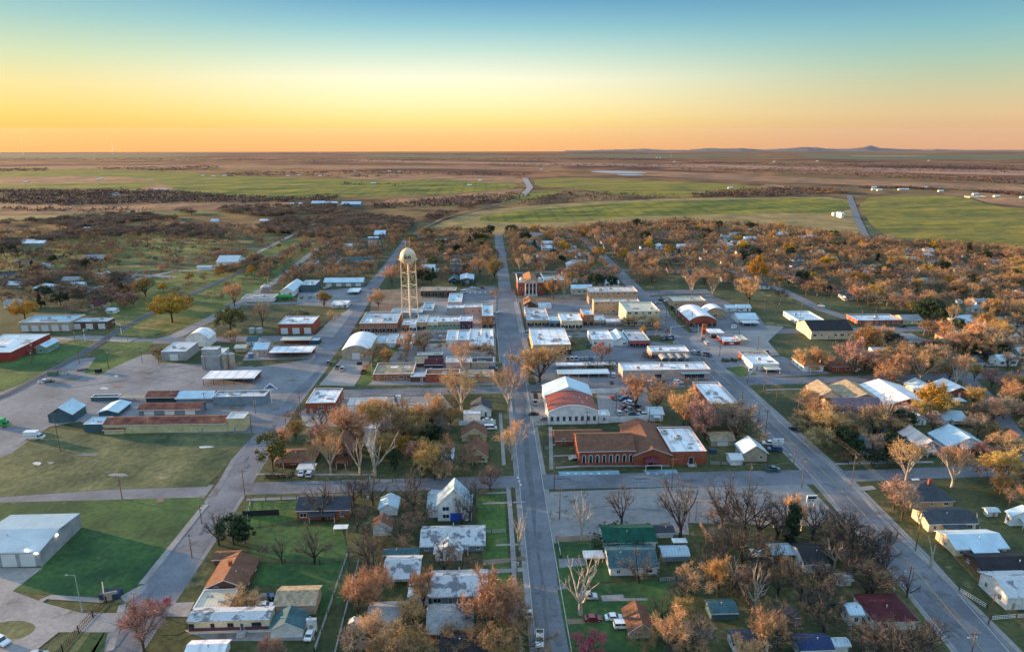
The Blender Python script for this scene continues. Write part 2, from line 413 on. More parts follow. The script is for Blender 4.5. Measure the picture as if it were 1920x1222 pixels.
# base: one sheet to the horizon; the town's grass sheet lies on it
def base_ground():
    V = []; F = []
    ys = [-400, 0, 200, 400, 600, 800, 1000, 1250, YK, 2500, 5000, 10000, 20000, 40000, 62000]
    for y in ys:
        hw = max(900, y*1.15+700)
        for i in range(9): V.append((-hw+2*hw*i/8, y, terr(y)))
    for j in range(len(ys)-1):
        for i in range(8): a = j*9+i; F.append((a,a+1,a+10,a+9))
    me = bpy.data.meshes.new('ground'); me.from_pydata(V, [], F); me.materials.append(G['far'])
    struct(link('ground', me))
base_ground()
sheet('town_ground', [(-700,-300),(900,-300),(1100,640),(820,900),(300,930),(-120,900),(-330,820),(-420,560),(-700,420)], 'base', .012, world=True)
def road(name, pts, width, matk='asph', kerb=False, world=False, block=True, pad=0, edge=0):
    P = [(p[0],p[1]) for p in pts] if world else [(g(*p).x, g(*p).y) for p in pts]
    # subdivide + offsets
    ws = width if isinstance(width,(list,tuple)) else [width]*len(P)
    Lp = []; Rp = []
    n = len(P)
    for i in range(n):
        a = Vector(P[max(0,i-1)]); b = Vector(P[min(n-1,i+1)]); d = (b-a).normalized(); nrm = Vector((-d.y,d.x))
        Lp.append(Vector(P[i])+nrm*ws[i]/2); Rp.append(Vector(P[i])-nrm*ws[i]/2)
    z = nz(name)
    mb = MB()
    for i in range(n-1):
        segs = [0.0, 1.0]
        if (P[i][1]-YK)*(P[i+1][1]-YK) < 0: segs = [0.0, (YK-P[i][1])/(P[i+1][1]-P[i][1]), 1.0]
        for s0, s1 in zip(segs, segs[1:]):
            q = [Lp[i].lerp(Lp[i+1],s0), Rp[i].lerp(Rp[i+1],s0), Rp[i].lerp(Rp[i+1],s1), Lp[i].lerp(Lp[i+1],s1)]
            mb.add([(v.x,v.y,terr(v.y)+z+edge) for v in q], [(0,1,2,3)])
    o = struct(mb.build(name, G[matk] if isinstance(matk,str) else matk))
    if block:
        for i in range(n-1): ROADSEG.append((*P[i], *P[i+1], max(ws[i],ws[i+1])/2+pad))
    if kerb:
        kb = MB()
        for side, Q in ((1,Lp),(-1,Rp)):
            for i in range(n-1):
                a, b = Q[i], Q[i+1]; d = (b-a).normalized(); nr = Vector((-d.y,d.x))*side*.22
                kb.add([(a.x,a.y,0),(b.x,b.y,0),(b.x+nr.x,b.y+nr.y,0),(a.x+nr.x,a.y+nr.y,0),(a.x,a.y,.2),(b.x,b.y,.2),(b.x+nr.x,b.y+nr.y,.2),(a.x+nr.x,a.y+nr.y,.2)],
                       [(0,1,5,4),(1,2,6,5),(2,3,7,6),(3,0,4,7),(4,5,6,7)])
        struct(kb.build('kerb', CONC))
    return o
# ---------------------------------------------------------------- buildings
WCACHE = {}
def win_mesh(w, h, frame=TRIM, mull=1):
    k = ('w', round(w,1), round(h,1), frame.name, mull)
    if k not in WCACHE:
        mb = MB(); t = .11
        for a, b in (((-w/2,-.05,0),(w/2,.02,t)), ((-w/2,-.05,h-t),(w/2,.02,h)), ((-w/2,-.05,t),(-w/2+t,.02,h-t)), ((w/2-t,-.05,t),(w/2,.02,h-t))): mb.box(a, b, 0)
        mb.box((-w/2+t,-.02,t),(w/2-t,.0,h-t), 1)
        for i in range(mull):
            x = -w/2+w*(i+1)/(mull+1); mb.box((x-.04,-.045,t),(x+.04,-.02,h-t), 0)
        mb.box((-w/2-.08,-.12,-.06),(w/2+.08,.02,0), 0)
        WCACHE[k] = mb.mesh('window', [frame, GLASS])
    return WCACHE[k]
def door_mesh(w, h, m=DOORM, glass=False):
    k = ('d', round(w,1), round(h,1), m.name, glass)
    if k not in WCACHE:
        mb = MB(); t = .1
        for a, b in (((-w/2,-.06,0),(-w/2+t,.02,h)), ((w/2-t,-.06,0),(w/2,.02,h)), ((-w/2+t,-.06,h-t),(w/2-t,.02,h))): mb.box(a, b, 0)
        mb.box((-w/2+t,-.03,0),(w/2-t,.0,h-t), 2 if glass else 1)
        mb.box((w/2-t-.16,-.07,h*.45),(w/2-t-.1,-.03,h*.5), 0)
        WCACHE[k] = mb.mesh('door', [TRIM, m, GLASS])
    return WCACHE[k]
def unit_mesh():
    if 'u' not in WCACHE:
        mb = MB(); mb.box((-.9,-.7,0),(.9,.7,1.0)); mb.tube((0,0,1.0),(0,0,1.12),.45,.45,10,1); mb.box((-1,-.1,.3),(-.9,.1,.5),1)
        WCACHE['u'] = mb.mesh('rooftop_unit', [METAL, DTRIM])
    return WCACHE['u']
def pipe_mesh():
    if 'p' not in WCACHE:
        mb = MB(); mb.tube((0,0,-.3),(0,0,.8),.12,.12,6); mb.tube((0,0,.8),(0,0,.95),.22,.16,6)
        WCACHE['p'] = mb.mesh('vent_pipe', [METAL])
    return WCACHE['p']
def place_part(me, name, parent, x, y, z, face='f'):
    rz = {'f':0,'r':pi/2,'l':-pi/2,'b':pi}[face]
    return link(name, me, parent, (x,y,z), rz)
def auto_windows(r, w, D, h, vis, opts, rnd, frame=TRIM):
    two = h > 5.4
    n = max(1, int(w/3.6)); dpos = rnd.randrange(n) if n > 1 else -1
    levels = [1.0, h-2.1] if two else [max(.7, h*.5-.75)]
    hh = 1.5 if h > 2.9 else min(1.2, h*.45)
    for i in range(n):
        x = -w/2+w*(i+.5)/n+rnd.uniform(-.3,.3)
        ww = rnd.choice([1.1,1.1,1.7,2.2]) if w/n > 3.0 else 1.0
        for li, z in enumerate(levels):
            if i == dpos and li == 0: place_part(door_mesh(1.1,2.15, rnd.choice([DOORM,DTRIM,TRIM])), 'door', r, x, 0, 0.1); continue
            place_part(win_mesh(ww, hh, frame, 1), 'window', r, x, 0, z)
    n = max(1, int(D/4.5))
    xs = w/2 if vis == 'r' else -w/2
    for i in range(n):
        y = D*(i+.5)/n
        for z in levels: place_part(win_mesh(1.1, hh, frame, 1), 'window', r, xs, y, z, vis)
def flat_body(r, w, D, h, wm, rm, capm=TRIM, par=.5, units=0, rnd=RND, deckz=None):
    mb = MB(); t = .28
    mb.add([(-w/2,0,-.4),(w/2,0,-.4),(w/2,D,-.4),(-w/2,D,-.4),(-w/2,0,h),(w/2,0,h),(w/2,D,h),(-w/2,D,h)], [(0,1,5,4),(1,2,6,5),(2,3,7,6),(3,0,4,7)])
    iw, ih = w/2-t, h-par
    mb.add([(-iw,t,ih),(iw,t,ih),(iw,D-t,ih),(-iw,D-t,ih),(-iw,t,h),(iw,t,h),(iw,D-t,h),(-iw,D-t,h)], [(0,4,5,1),(1,5,6,2),(2,6,7,3),(3,7,4,0)])
    mb.build('wall', wm, r)
    cp = MB(); e = .06
    for a, b in (((-w/2-e,-e,h),(w/2+e,t+e,h+.09)), ((-w/2-e,D-t-e,h),(w/2+e,D+e,h+.09)), ((-w/2-e,t+e,h),(-w/2+t+e,D-t-e,h+.09)), ((w/2-t-e,t+e,h),(w/2+e,D-t-e,h+.09))): cp.box(a,b)
    cp.build('parapet_cap', capm, r)
    rb = MB(); rb.add([(-iw,t,ih+.01),(iw,t,ih+.01),(iw,D-t,ih+.01),(-iw,D-t,ih+.01)], [(0,1,2,3)])
    ro = rb.build('roof', rm, r)
    if w*D > 60:
        for q in range(1+int(w*D/220)):
            pw_, pd_ = rnd.uniform(.12,.3)*w, rnd.uniform(.1,.3)*D; qx = rnd.uniform(-w*.45+.3, w*.45-pw_); qy = rnd.uniform(D*.08, D*.9-pd_)
            pb = MB(); z_ = ih+.02+.006*(q+1); pb.add([(qx,qy,z_),(qx+pw_,qy,z_),(qx+pw_*rnd.uniform(.7,1),qy+pd_,z_),(qx,qy+pd_*rnd.uniform(.6,1),z_)], [(0,1,2,3)])
            pb.build('roof_patch', rnd.choice([R('gwh'),R('gry'),R('wht'),R('pnk')]), ro)
        pb = MB(); qx = rnd.uniform(-w*.3,w*.2); pb.box((qx,D*.3,ih+.1),(qx+rnd.uniform(2,min(6,w*.3)),D*.3+.5,ih+.55)); pb.build('duct', METAL, ro)
    for _ in range(units):
        link('rooftop_unit', unit_mesh(), ro, (rnd.uniform(-w*.32,w*.32), rnd.uniform(D*.25,D*.8), ih+.02))
    for _ in range(1+int(w*D/180)):
        link('vent_pipe', pipe_mesh(), ro, (rnd.uniform(-w*.4,w*.4), rnd.uniform(D*.2,D*.85), ih))
    return ro
def roof_shell(prof, y0, y1, th=.22):
    """a roof skin of thickness th following an open profile (list of x,z)"""
    up = [(x, z+th) for x, z in prof]
    return up+list(reversed(prof))
def gable_body(r, w, D, h, rh, axis, wm, rm, ov=.45, arc=False, hip=False, gm=None, trim=TRIM):
    mb = MB()
    mb.add([(-w/2,0,-.4),(w/2,0,-.4),(w/2,D,-.4),(-w/2,D,-.4),(-w/2,0,h),(w/2,0,h),(w/2,D,h),(-w/2,D,h)], [(0,1,5,4),(1,2,6,5),(2,3,7,6),(3,0,4,7)])
    rb = MB(); tr = MB()
    if axis == 'Y':
        if arc:
            n = 12; prof = []
            R_ = ((w/2)**2+rh*rh)/(2*rh); a0 = math.asin(min(1,(w/2)/R_))
            for i in range(n+1):
                a = -a0+2*a0*i/n; prof.append((R_*sin(a), h+rh-R_+R_*cos(a)))
        else: prof = [(-w/2,h),(0,h+rh),(w/2,h)]
        for y, fl in ((0,0),(D,1)):
            k = len(prof); vs_ = [(x,y,z) for x,z in prof]
            mb.add(vs_, [tuple(range(k)) if fl else tuple(range(k-1,-1,-1))], 0)
        s = rh/(w/2) if not arc else .25
        pr = list(prof); pr[0] = (prof[0][0]-ov, prof[0][1]-ov*s); pr[-1] = (prof[-1][0]+ov, prof[-1][1]-ov*s)
        pr = [(x, z+.015) for x,z in pr]
        if hip:
            m_ = min(D/2, w/2)
            e = ov; z0 = h-ov*s
            v_ = [(-w/2-e,-e,z0),(w/2+e,-e,z0),(w/2+e,D+e,z0),(-w/2-e,D+e,z0),(0,m_,h+rh),(0,D-m_+.01,h+rh)]
            rb.add(v_, [(0,1,4),(1,2,5,4),(2,3,5),(3,0,4,5)]); 
            tr.box((-w/2-e,-e-.02,z0-.16),(w/2+e,-e+.05,z0-.005)); tr.box((-w/2-e-.02,-e+.06,z0-.16),(-w/2-e+.05,D+e,z0-.005)); tr.box((w/2+e-.05,-e+.06,z0-.16),(w/2+e+.02,D+e,z0-.005))
        else:
            rb.prism(roof_shell(pr,0,0), -ov, D+ov)
            pr2 = [(x*1.003, z-.03) for x, z in pr]
            tr.prism(roof_shell(pr2,0,0,.2), -ov-.07, -ov-.005); 
    else:
        s = rh/(D/2); prof = [(0-ov,h-ov*s+.015),(D/2,h+rh+.015),(D+ov,h-ov*s+.015)]
        if hip:
            m_ = min(D/2, w/2); e = ov; z0 = h-ov*s
            v_ = [(-w/2-e,-e,z0),(w/2+e,-e,z0),(w/2+e,D+e,z0),(-w/2-e,D+e,z0),(-w/2+m_,D/2,h+rh),(w/2-m_+.01,D/2,h+rh)]
            rb.add(v_, [(0,1,5,4),(1,2,5),(2,3,4,5),(3,0,4)])
            tr.box((-w/2-e,-e-.02,z0-.16),(w/2+e,-e+.05,z0-.005)); tr.box((-w/2-e-.02,-e+.06,z0-.16),(-w/2-e+.05,D+e,z0-.005)); tr.box((w/2+e-.05,-e+.06,z0-.16),(w/2+e+.02,D+e,z0-.005))
        else:
            sh = roof_shell(prof,0,0,.2); n = len(sh)
            vs_ = [(-w/2-ov,y,z) for y,z in sh]+[(w/2+ov,y,z) for y,z in sh]
            rb.add(vs_, [(n+i,n+(i+1)%n,(i+1)%n,i) for i in range(n)]+[tuple(range(n)), tuple(range(2*n-1,n-1,-1))])
            for x in (-w/2, w/2): mb.add([(x,0,h),(x,D/2,h+rh),(x,D,h)], [(0,1,2) if x < 0 else (2,1,0)], 0)
            tr.box((-w/2-ov,-ov-.05,h-ov*s-.13),(w/2+ov,-ov-.005,h-ov*s+.14))
    mb.build('wall', wm, r)
    ro = rb.build('roof', rm, r)
    if tr.v: tr.build('roof_trim', trim, r)
    return ro
LABELED = []
def B(t, x0, x1, yb, ye, ya, yc, wall, roof, opts, name, label, cat='building', group=None, mk=None, seed=None):
    xm = (x0+x1)/2; P = g(xm, yb); y = P.y
    X0, X1 = solveX(x0,y,0), solveX(x1,y,0); cx = (X0+X1)/2; w = X1-X0
    h = max(2.0, solveZ(ye, cx, y))
    rnd = random.Random(seed if seed is not None else int(x0*31+yb*17))
    o = opts.split()
    def num(k, d=0):
        for q in o:
            if q.startswith(k) and q[len(k):].replace('.','').isdigit(): return float(q[len(k):])
        return d
    vis = 'r' if cx < 0 else 'l'
    rh = 0
    if t in 'FC': D = solveD(ya, cx, y, lambda d: h)
    elif t in ('GX','HX'):
        k = num('k', 38)/100
        D = bis(lambda d: proj((cx,y+d/2,h+k*d/2))[1]-ya, 1.5, 60); rh = k*D/2
    else:
        rh = max(.5, solveZ(ya, cx, y)-h); D = solveD(yc, cx, y, lambda d: h+rh)
        if t == 'HY': D = D
    if num('D'): D = num('D')
    r = root(name, (cx, y, 0), label, cat, group)
    if mk: mark(mk, cx, y+D/2)
    RECTS.append((X0-.5, X1+.5, y-1, y+D+.5))
    wm = W(wall); ax = 0 if t in ('F','C','GX','HX') else 1
    rm = R(roof, ax)
    if t == 'C':
        rb = MB(); rb.box((-w/2,0,h-.35),(w/2,D,h)); rb.build('roof', rm, r)
        tr = MB(); tr.box((-w/2-.03,-.04,h-.4),(w/2+.03,-.003,h+.03)); tr.build('fascia', TRIM, r)
        n = max(2, int(w/5)+1)
        for i in range(n):
            for yy in (.35, D-.35):
                pb = MB(); xx = -w/2+.4+(w-.8)*i/(n-1); pb.box((xx-.12,yy-.12,0),(xx+.12,yy+.12,h-.35)); pb.build('post', METAL if 'sp' in o else W('br'), r)
        if 'bk' in o:
            bk = MB(); bk.box((-w/2+.6,D-1.2,0),(w/2-.6,D-1.0,h-.36)); bk.build('wall', wm, r)
        return r
    if t == 'F':
        par = .15 if 'k' in o else .5
        ro = flat_body(r, w, D, h, wm, rm, capm=(MATS['white_trim'] if 'cw' not in o else wm), par=par, units=int(num('u', 1 if w*D > 150 else 0)), rnd=rnd)
    else:
        ro = gable_body(r, w, D, h, rh, t[1], wm, rm, ov=num('ov', 45)/100, arc=(t[0]=='B'), hip=(t[0]=='H'), trim=DTRIM if 'dt' in o else TRIM)
        if 'c' in o:
            cb = MB(); cb.box((-.4,-.35,0),(.4,.35,2.0)); cb.box((-.5,-.45,2.0),(.5,.45,2.15))
            cb.build('chimney', W('br'), ro, (w*rnd.uniform(-.3,.3), D*.5+.3, h+rh-.8))
        link('vent_pipe', pipe_mesh(), ro, (w*rnd.uniform(-.3,.3), D*rnd.uniform(.3,.45), h+rh*.6))
        if 'vents' in o:
            for i in range(3): link('vent_pipe', pipe_mesh(), ro, (0, D*(.25+.25*i), h+rh))
    if 'n' in o: pass
    elif 's' in o:
        n = max(1, round(w/5)); hh = min(2.2, h*.45)
        for i in range(n):
            x = -w/2+w*(i+.5)/n
            place_part(win_mesh(w/n*.36, hh, DTRIM, 1), 'shop_window', r, x-w/n*.26, 0, .5)
            place_part(win_mesh(w/n*.36, hh, DTRIM, 1), 'shop_window', r, x+w/n*.26, 0, .5)
            place_part(door_mesh(1.1, 2.3, DTRIM, True), 'door', r, x, 0, 0.05)
        if h > 6: auto_up = [place_part(win_mesh(1.1,1.6,TRIM,1), 'window', r, -w/2+w*(i+.5)/(n*2), 0, h-3) for i in range(n*2)]
        for i in range(max(1,int(D/8))): place_part(win_mesh(1.1,1.4,TRIM,1), 'window', r, w/2 if vis=='r' else -w/2, D*(i+.5)/max(1,int(D/8)), 1.2, vis)
    elif num('g'):
        n = int(num('g')); dw = min(4.2, w/n*.78); dh = min(h*.72, 3.8)
        for i in range(n):
            x = -w/2+w*(i+.5)/n
            place_part(door_mesh(dw, dh, GDOOR), 'garage_door', r, x, 0, .05)
    elif 'd' in o:
        place_part(door_mesh(1.1,2.15), 'door', r, rnd.uniform(-w*.3,w*.3), 0, .05)
    else: auto_windows(r, w, D, h, vis, o, rnd, DTRIM if 'dt' in o else TRIM)
    if cat == 'house' and 'n' not in o and 'porch' not in o and 'np' not in o and rnd.random() < .7: o = o+['porch']
    for q in o:
        if q.startswith('aw:'):
            am = mat('awning_'+q[3:], WALLC[q[3:]], None)
            ab = MB(); zt = min(h-.6, 3.6)
            ab.add([(-w/2+.2,-.02,zt),(w/2-.2,-.02,zt),(w/2-.2,-1.9,zt-.7),(-w/2+.2,-1.9,zt-.7),(-w/2+.2,-.02,zt-.15),(w/2-.2,-.02,zt-.15),(w/2-.2,-1.9,zt-.95),(-w/2+.2,-1.9,zt-.95)],
                   [(3,2,1,0),(4,5,6,7),(7,6,2,3),(0,4,7,3),(1,2,6,5)])
            ab.build('awning', am, r)
        if q.startswith('band:'):
            bb = MB(); bb.box((-w/2+.02,-.1,h*.08),(w/2-.02,-.004,h*.42)); bb.build('painted_band', W(q[5:]), r)
        if q.startswith('sign:'):
            bb = MB(); bb.box((-w*.22,-.12,h-1.5),(w*.22,-.004,h-.5)); bb.build('sign_board', W(q[5:]), r)
        if q == 'porch':
            pb = MB(); pw = w*.5; pb.add([(-pw/2,-.03,2.9),(pw/2,-.03,2.9),(pw/2,-2.2,2.45),(-pw/2,-2.2,2.45),(-pw/2,-.03,2.75),(pw/2,-.03,2.75),(pw/2,-2.2,2.3),(-pw/2,-2.2,2.3)], [(3,2,1,0),(4,5,6,7),(7,6,2,3),(0,4,7,3),(1,2,6,5)])
            po = pb.build('porch_roof', rm, r, (0,0,0))
            for xx in (-pw/2+.15, pw/2-.15):
                cb = MB(); cb.box((xx-.08,-2.1,0),(xx+.08,-1.94,2.32)); cb.build('porch_post', TRIM, r)
    return r
def house_copy_prototypes():
    """small frame houses, built once each and copied for the far streets"""
    protos = []
    specs = [('GX','wh','gry'),('GY','wh','blu'),('GX','cr','brn'),('HX','wh','dgy'),('GY','tb','brn'),('HX','br','dgy'),('GX','bl','tea'),('GY','wh','dgy'),('GX','yl','gry'),('HX','pk','brn'),('GX','wh','lbl'),('GY','gy','brn')]
    D_ = {'wh':'white','cr':'cream','tb':'tan brick','br':'red brick','bl':'blue-grey','yl':'pale yellow','pk':'pinkish brick','gy':'grey'}
    Q_ = {'gry':'grey','blu':'blue-grey','brn':'brown','gwh':'pale grey','dgy':'dark','lbl':'light blue','wht':'white','tea':'dark teal'}
    for i,(t,wl,rf) in enumerate(specs):
        rnd = random.Random(i+50)
        r = link('house', None); r.empty_display_size = .5
        w = rnd.uniform(9,15) if t[1]=='X' else rnd.uniform(7,10); D = rnd.uniform(7.5,10) if t[1]=='X' else rnd.uniform(10,14)
        h = rnd.uniform(2.7,3.3); rh = (D if t[1]=='X' else w)*.5*rnd.uniform(.34,.5)
        ro = gable_body(r, w, D, h, rh, t[1], W(wl), R(rf, 0 if t[1]=='X' else 1), hip=(t[0]=='H'))
        for k in range(2 if w < 10 else 3):
            x = -w/2+w*(k+.5)/(2 if w < 10 else 3)
            if k == 1: place_part(door_mesh(1.1,2.15), 'door', r, x, 0, .1)
            else: place_part(win_mesh(1.7,1.4), 'window', r, x, 0, .95)
        for sd_ in ('l','r'): place_part(win_mesh(1.1,1.4), 'window', r, (-w/2 if sd_=='l' else w/2), D*.4, .95, sd_)
        if i % 3 == 0:
            cb = MB(); cb.box((-.4,-.35,0),(.4,.35,1.9)); cb.build('chimney', W('br'), ro, (w*.2, D*.5, h+rh-.9))
        protos.append((r, w, D, '%s house with %s roof' % (D_[wl], Q_[rf])))
    return protos
USED = set()
def copy_tree(o, parent=None):
    c = o.copy(); COL.objects.link(c)
    if parent: c.parent = parent
    for ch in KIDS(o): copy_tree(ch, c)
    return c
KIDC = {}
def KIDS(o):
    k = o.name
    if k not in KIDC: KIDC[k] = list(o.children)
    return KIDC[k]
# ---------------------------------------------------------------- town streets
road('road_shoulder', [(1046,1275),(1003,960),(976,755),(962,680)], 11.6, 'caliche', block=False)
road('road_shoulder', [(150,1320),(221,1222),(405,960),(470,862),(527,765),(590,685)], [12,12,12.5,12.5,14,16], 'gravel', block=False)
road('road_shoulder', [(2010,1400),(1845,1222),(1700,1050),(1558,898),(1392,741),(1285,640)], 15.6, 'caliche', block=False)
road('main_street', [(1046,1275),(1003,960),(976,755),(962,680)], [8.2,8.0,8.0,9.5], 'asph', kerb=True, edge=.001)
road('main_street', [(962,680),(953,600),(947,545)], [14,16,14], 'asph', kerb=True)
road('main_street', [(947,545),(934,435)], [10,9], 'asph')
road('tar_patch', [(1031,1222),(1022,1150),(1016,1080),(1003,1000),(999,930),(990,880),(983,780),(968,690)], [.9,.7,.8,.7,1.8,2.2,1.6,1.2], 'tar', block=False)
road('west_street', [(150,1320),(221,1222),(405,960),(470,862),(527,765),(626,640),(690,548),(735,490),(764,448)], [9.5,9.5,10,10,11,14,11,9,8], 'asph', edge=.001)
road('highway', [(2010,1400),(1845,1222),(1700,1050),(1558,898),(1392,741),(1285,640),(1237,590),(1190,540),(1130,480),(1090,445)], [13.5,13.5,13.5,13,12.5,13,13,11,9,8], 'asph', edge=.001)
road('east_street', [(2010,960),(1850,745),(1740,640),(1600,600),(1540,580),(1470,545),(1350,500)], [8,8,8,8.5,9,8,7], 'asph')
CRY = [((385,922),(700,912),(985,902),(1300,896),(1530,891),(1560,889)), ]
road('cross_street', [(440,916),(700,910),(985,902)], 8.5, 'asph')
road('cross_street', [(1003,903),(1300,898),(1560,893)], 10.5, 'asph')
road('cross_street', [(1575,893),(1700,888),(1920,880),(2100,876)], 8, 'asph')
road('gravel_road', [(-150,932),(200,925),(392,921)], 9, 'gravel')
road('cross_street', [(610,738),(830,733),(965,730)], 9.5, 'asph')
road('cross_street', [(970,728),(1150,725),(1340,718)], 8.5, 'dasph')
road('cross_street', [(1380,716),(1550,712),(1800,705),(2000,700)], 9, 'asph')
road('cross_street', [(250,640),(400,637),(640,632)], 11, 'asph')
road('cross_street', [(640,634),(780,632),(950,628)], 11, 'asph')
road('cross_street', [(952,630),(1120,627),(1290,622)], 11, 'asph')
road('cross_street', [(1275,630),(1400,622),(1650,618),(1920,612),(2100,610)], 10, 'dasph')
road('cross_street', [(420,571),(560,568),(690,566)], 6, 'asph')
road('cross_street', [(790,564),(950,560),(1080,556),(1200,550),(1330,546)], 14, 'asph')
road('cross_street', [(960,512),(1100,508),(1250,506),(1400,502),(1700,496)], 7, 'dasph')
road('cross_street', [(640,484),(800,480),(932,477),(1130,474),(1500,468)], 6.5, 'dasph')
road('diagonal_road', [(0,770),(60,735),(150,690),(245,650),(330,630),(440,575),(520,525),(600,462),(640,440)], [7,7,7,9,9,8,6.5,6,6], 'gravel')
road('cross_street', [(-60,690),(40,640),(150,632),(250,638)], 9, 'conc')
road('country_road', [(80,508),(250,515),(330,520)], 6, 'conc')
road('country_road', [(150,545),(250,525),(330,508),(420,505),(470,480),(620,405),(640,392)], [6,6,6,5.5,5,5,5], 'conc')
road('country_road', [(1625,448),(1608,412),(1592,366)], [8,9,10], 'dasph', edge=.25)
road('country_road', [(980,368),(994,352),(984,334)], [12,14,16], 'conc', edge=.4)
road('country_road', [(764,448),(790,430),(830,410),(900,392),(975,372)], [6,5,5,5,6], 'dirt', edge=.3)
road('diagonal_road', [(470,805),(400,930)], 2, 'gravel', block=False)
# ---------------------------------------------------------------- lots, lawns, pavements
def lot(name, pts, mk_, block=False, smooth=0):
    o = sheet(name, pts, mk_, nz(name), smooth_edge=smooth)
    if block:
        P = [(g(*p).x, g(*p).y) for p in pts]; LOTS.append(P)
    return o
LOTS = []
lot('scrub_lot', [(-120,940),(-120,800),(90,800),(200,815),(470,810),(490,800),(388,912),(200,918)], 'scrub', True)
lot('lawn', [(-120,945),(375,932),(385,945),(268,1098),(225,1118),(160,1122),(25,1108),(60,1060),(-60,1060)], 'dark', True)
lot('lawn', [(120,1330),(150,1175),(205,1170),(190,1240),(100,1330)], 'dark', True)
lot('gravel_lot', [(-120,820),(-60,745),(60,712),(150,672),(285,664),(300,680),(480,688),(592,672),(600,690),(545,740),(490,812),(200,812),(150,790),(92,800),(20,850),(-120,900)], 'gravel', True)
lot('grass_median', [(158,700),(200,642),(288,640),(270,664),(215,688),(185,704)], 'lawn')
lot('grass_strip', [(-60,745),(10,672),(60,668),(140,640),(188,640),(100,700),(0,735)], 'lawn')
lot('concrete_lot', [(598,722),(640,672),(700,668),(664,724)], 'conc', True)
lot('yard', [(668,722),(702,668),(715,640),(770,650),(790,720)], 'lawn')
lot('parking_lot', [(1006,722),(992,668),(1110,655),(1225,640),(1290,650),(1345,712),(1330,718)], 'asph', True)
lot('concrete_lot', [(996,798),(986,738),(1022,736),(1028,796)], 'conc', True)
lot('salvage_yard_ground', [(1125,790),(1118,735),(1210,734),(1222,760),(1215,790)], 'caliche', True)
lot('gravel_lot', [(1030,922),(1250,914),(1512,908),(1590,988),(1480,985),(1290,980),(1292,1002),(1042,1008)], 'caliche', True)
lot('driveway', [(1040,1006),(1120,1002),(1125,1012),(1043,1016)], 'dirt')
lot('station_forecourt', [(1296,646),(1292,634),(1340,606),(1470,612),(1440,640),(1462,666),(1350,676)], 'conc', True)
lot('parking_lot', [(1352,680),(1465,668),(1560,700),(1385,712)], 'asph')
lot('lawn', [(1360,690),(1392,686),(1420,702),(1385,706)], 'lawn')
lot('parking_lot', [(1648,632),(1708,624),(1748,646),(1745,668),(1690,664)], 'gravel', True)
lot('parking_lot', [(862,566),(868,540),(928,536),(932,562)], 'asph', True)
lot('yard', [(690,605),(700,545),(790,540),(792,565),(740,600)], 'dirt')
lot('parking_lot', [(800,600),(812,572),(842,570),(838,600)], 'conc', True)
lot('parking_lot', [(556,572),(560,548),(690,538),(695,552),(645,577)], 'gravel', True)
lot('parking_lot', [(590,630),(625,595),(655,580),(662,585),(625,632)], 'conc', True)
lot('parking_lot', [(455,676),(470,650),(600,640),(590,672)], 'conc', True)
lot('concrete_yard', [(-80,1065),(80,1064),(24,1108),(90,1132),(150,1148),(262,1150),(220,1185),(110,1185),(60,1225),(-20,1300),(-150,1300)], 'conc', True)
lot('grass_island', [(-30,1175),(5,1165),(45,1162),(74,1175),(40,1200),(0,1196)], 'scrub', smooth=2)
lot('dry_lawn', [(60,1260),(95,1205),(140,1182),(170,1185),(120,1260)], 'scrub')
lot('driveway', [(225,1118),(262,1098),(278,1094),(270,1110),(235,1130)], 'conc')
lot('driveway', [(312,1155),(325,1130),(365,1128),(352,1156)], 'conc')
lot('driveway', [(340,1180),(510,1186),(590,1192),(590,1200),(395,1202)], 'conc')
lot('golden_lawn', [(286,1190),(310,1160),(352,1162),(346,1190)], 'base', smooth=1)
lot('lawn', [(445,990),(465,942),(560,936),(562,975),(450,995)], 'lawn', True)
lot('lawn', [(470,990),(640,985),(655,1045),(640,1130),(600,1150),(600,1105),(470,1095),(470,1045)], 'dark', True)
lot('lawn', [(888,930),(945,925),(962,1180),(930,1185),(905,1040)], 'lawn', True)
lot('lawn', [(1045,1105),(1260,1085),(1330,1200),(1300,1260),(1075,1260)], 'dark')
lot('lawn', [(1038,1018),(1120,1015),(1150,1090),(1046,1098)], 'dark')
lot('driveway', [(1047,1048),(1098,1045),(1098,1060),(1049,1064)], 'gravel')
lot('concrete_pad', [(1126,1116),(1168,1114),(1171,1121),(1214,1121),(1214,1125),(1130,1127)], 'conc')
lot('driveway', [(1063,1160),(1130,1160),(1130,1167),(1065,1170)], 'dirt')
for a in ((925,1019),(915,1052),(880,1073)):
    pass
lot('driveway', [(840,1072),(985,1064),(986,1071),(845,1080)], 'conc')
lot('driveway', [(905,1050),(984,1043),(985,1050),(906,1060)], 'dirt')
lot('driveway', [(930,1140),(1002,1138),(1003,1155),(935,1160)], 'dirt')
lot('blue_parking_strip', [(1046,884),(1160,882),(1162,889),(1050,892)], 'blue')
lot('blue_parking_strip', [(1205,881),(1268,880),(1272,887),(1212,888)], 'blue')
for i in range(9):
    x = 1062+i*14.5 if i < 6 else 1212+(i-6)*17
    lot('parking_symbol', [(x,886.4),(x+5,886.2),(x+6,888.6),(x+1,888.8)], 'white')
for i in range(6):
    x = 985+i*0
road('sidewalk', [(980,1280),(974,1222),(957,960),(953,915)], 1.5, 'conc', block=False)
road('sidewalk', [(945,872),(938,775)], 1.4, 'conc', block=False)
road('sidewalk', [(206,1220),(230,1133)], 1.8, 'conc', block=False)
road('sidewalk', [(266,1095),(374,960),(386,946)], 2.0, 'conc', block=False)
road('sidewalk', [(76,1127),(92,1119),(196,1126)], 1.8, 'conc', block=False)
road('sidewalk', [(1034,880),(1032,800)], 1.5, 'conc', block=False)
road('sidewalk', [(1042,877),(1085,874),(1256,873)], 1.3, 'conc', block=False)
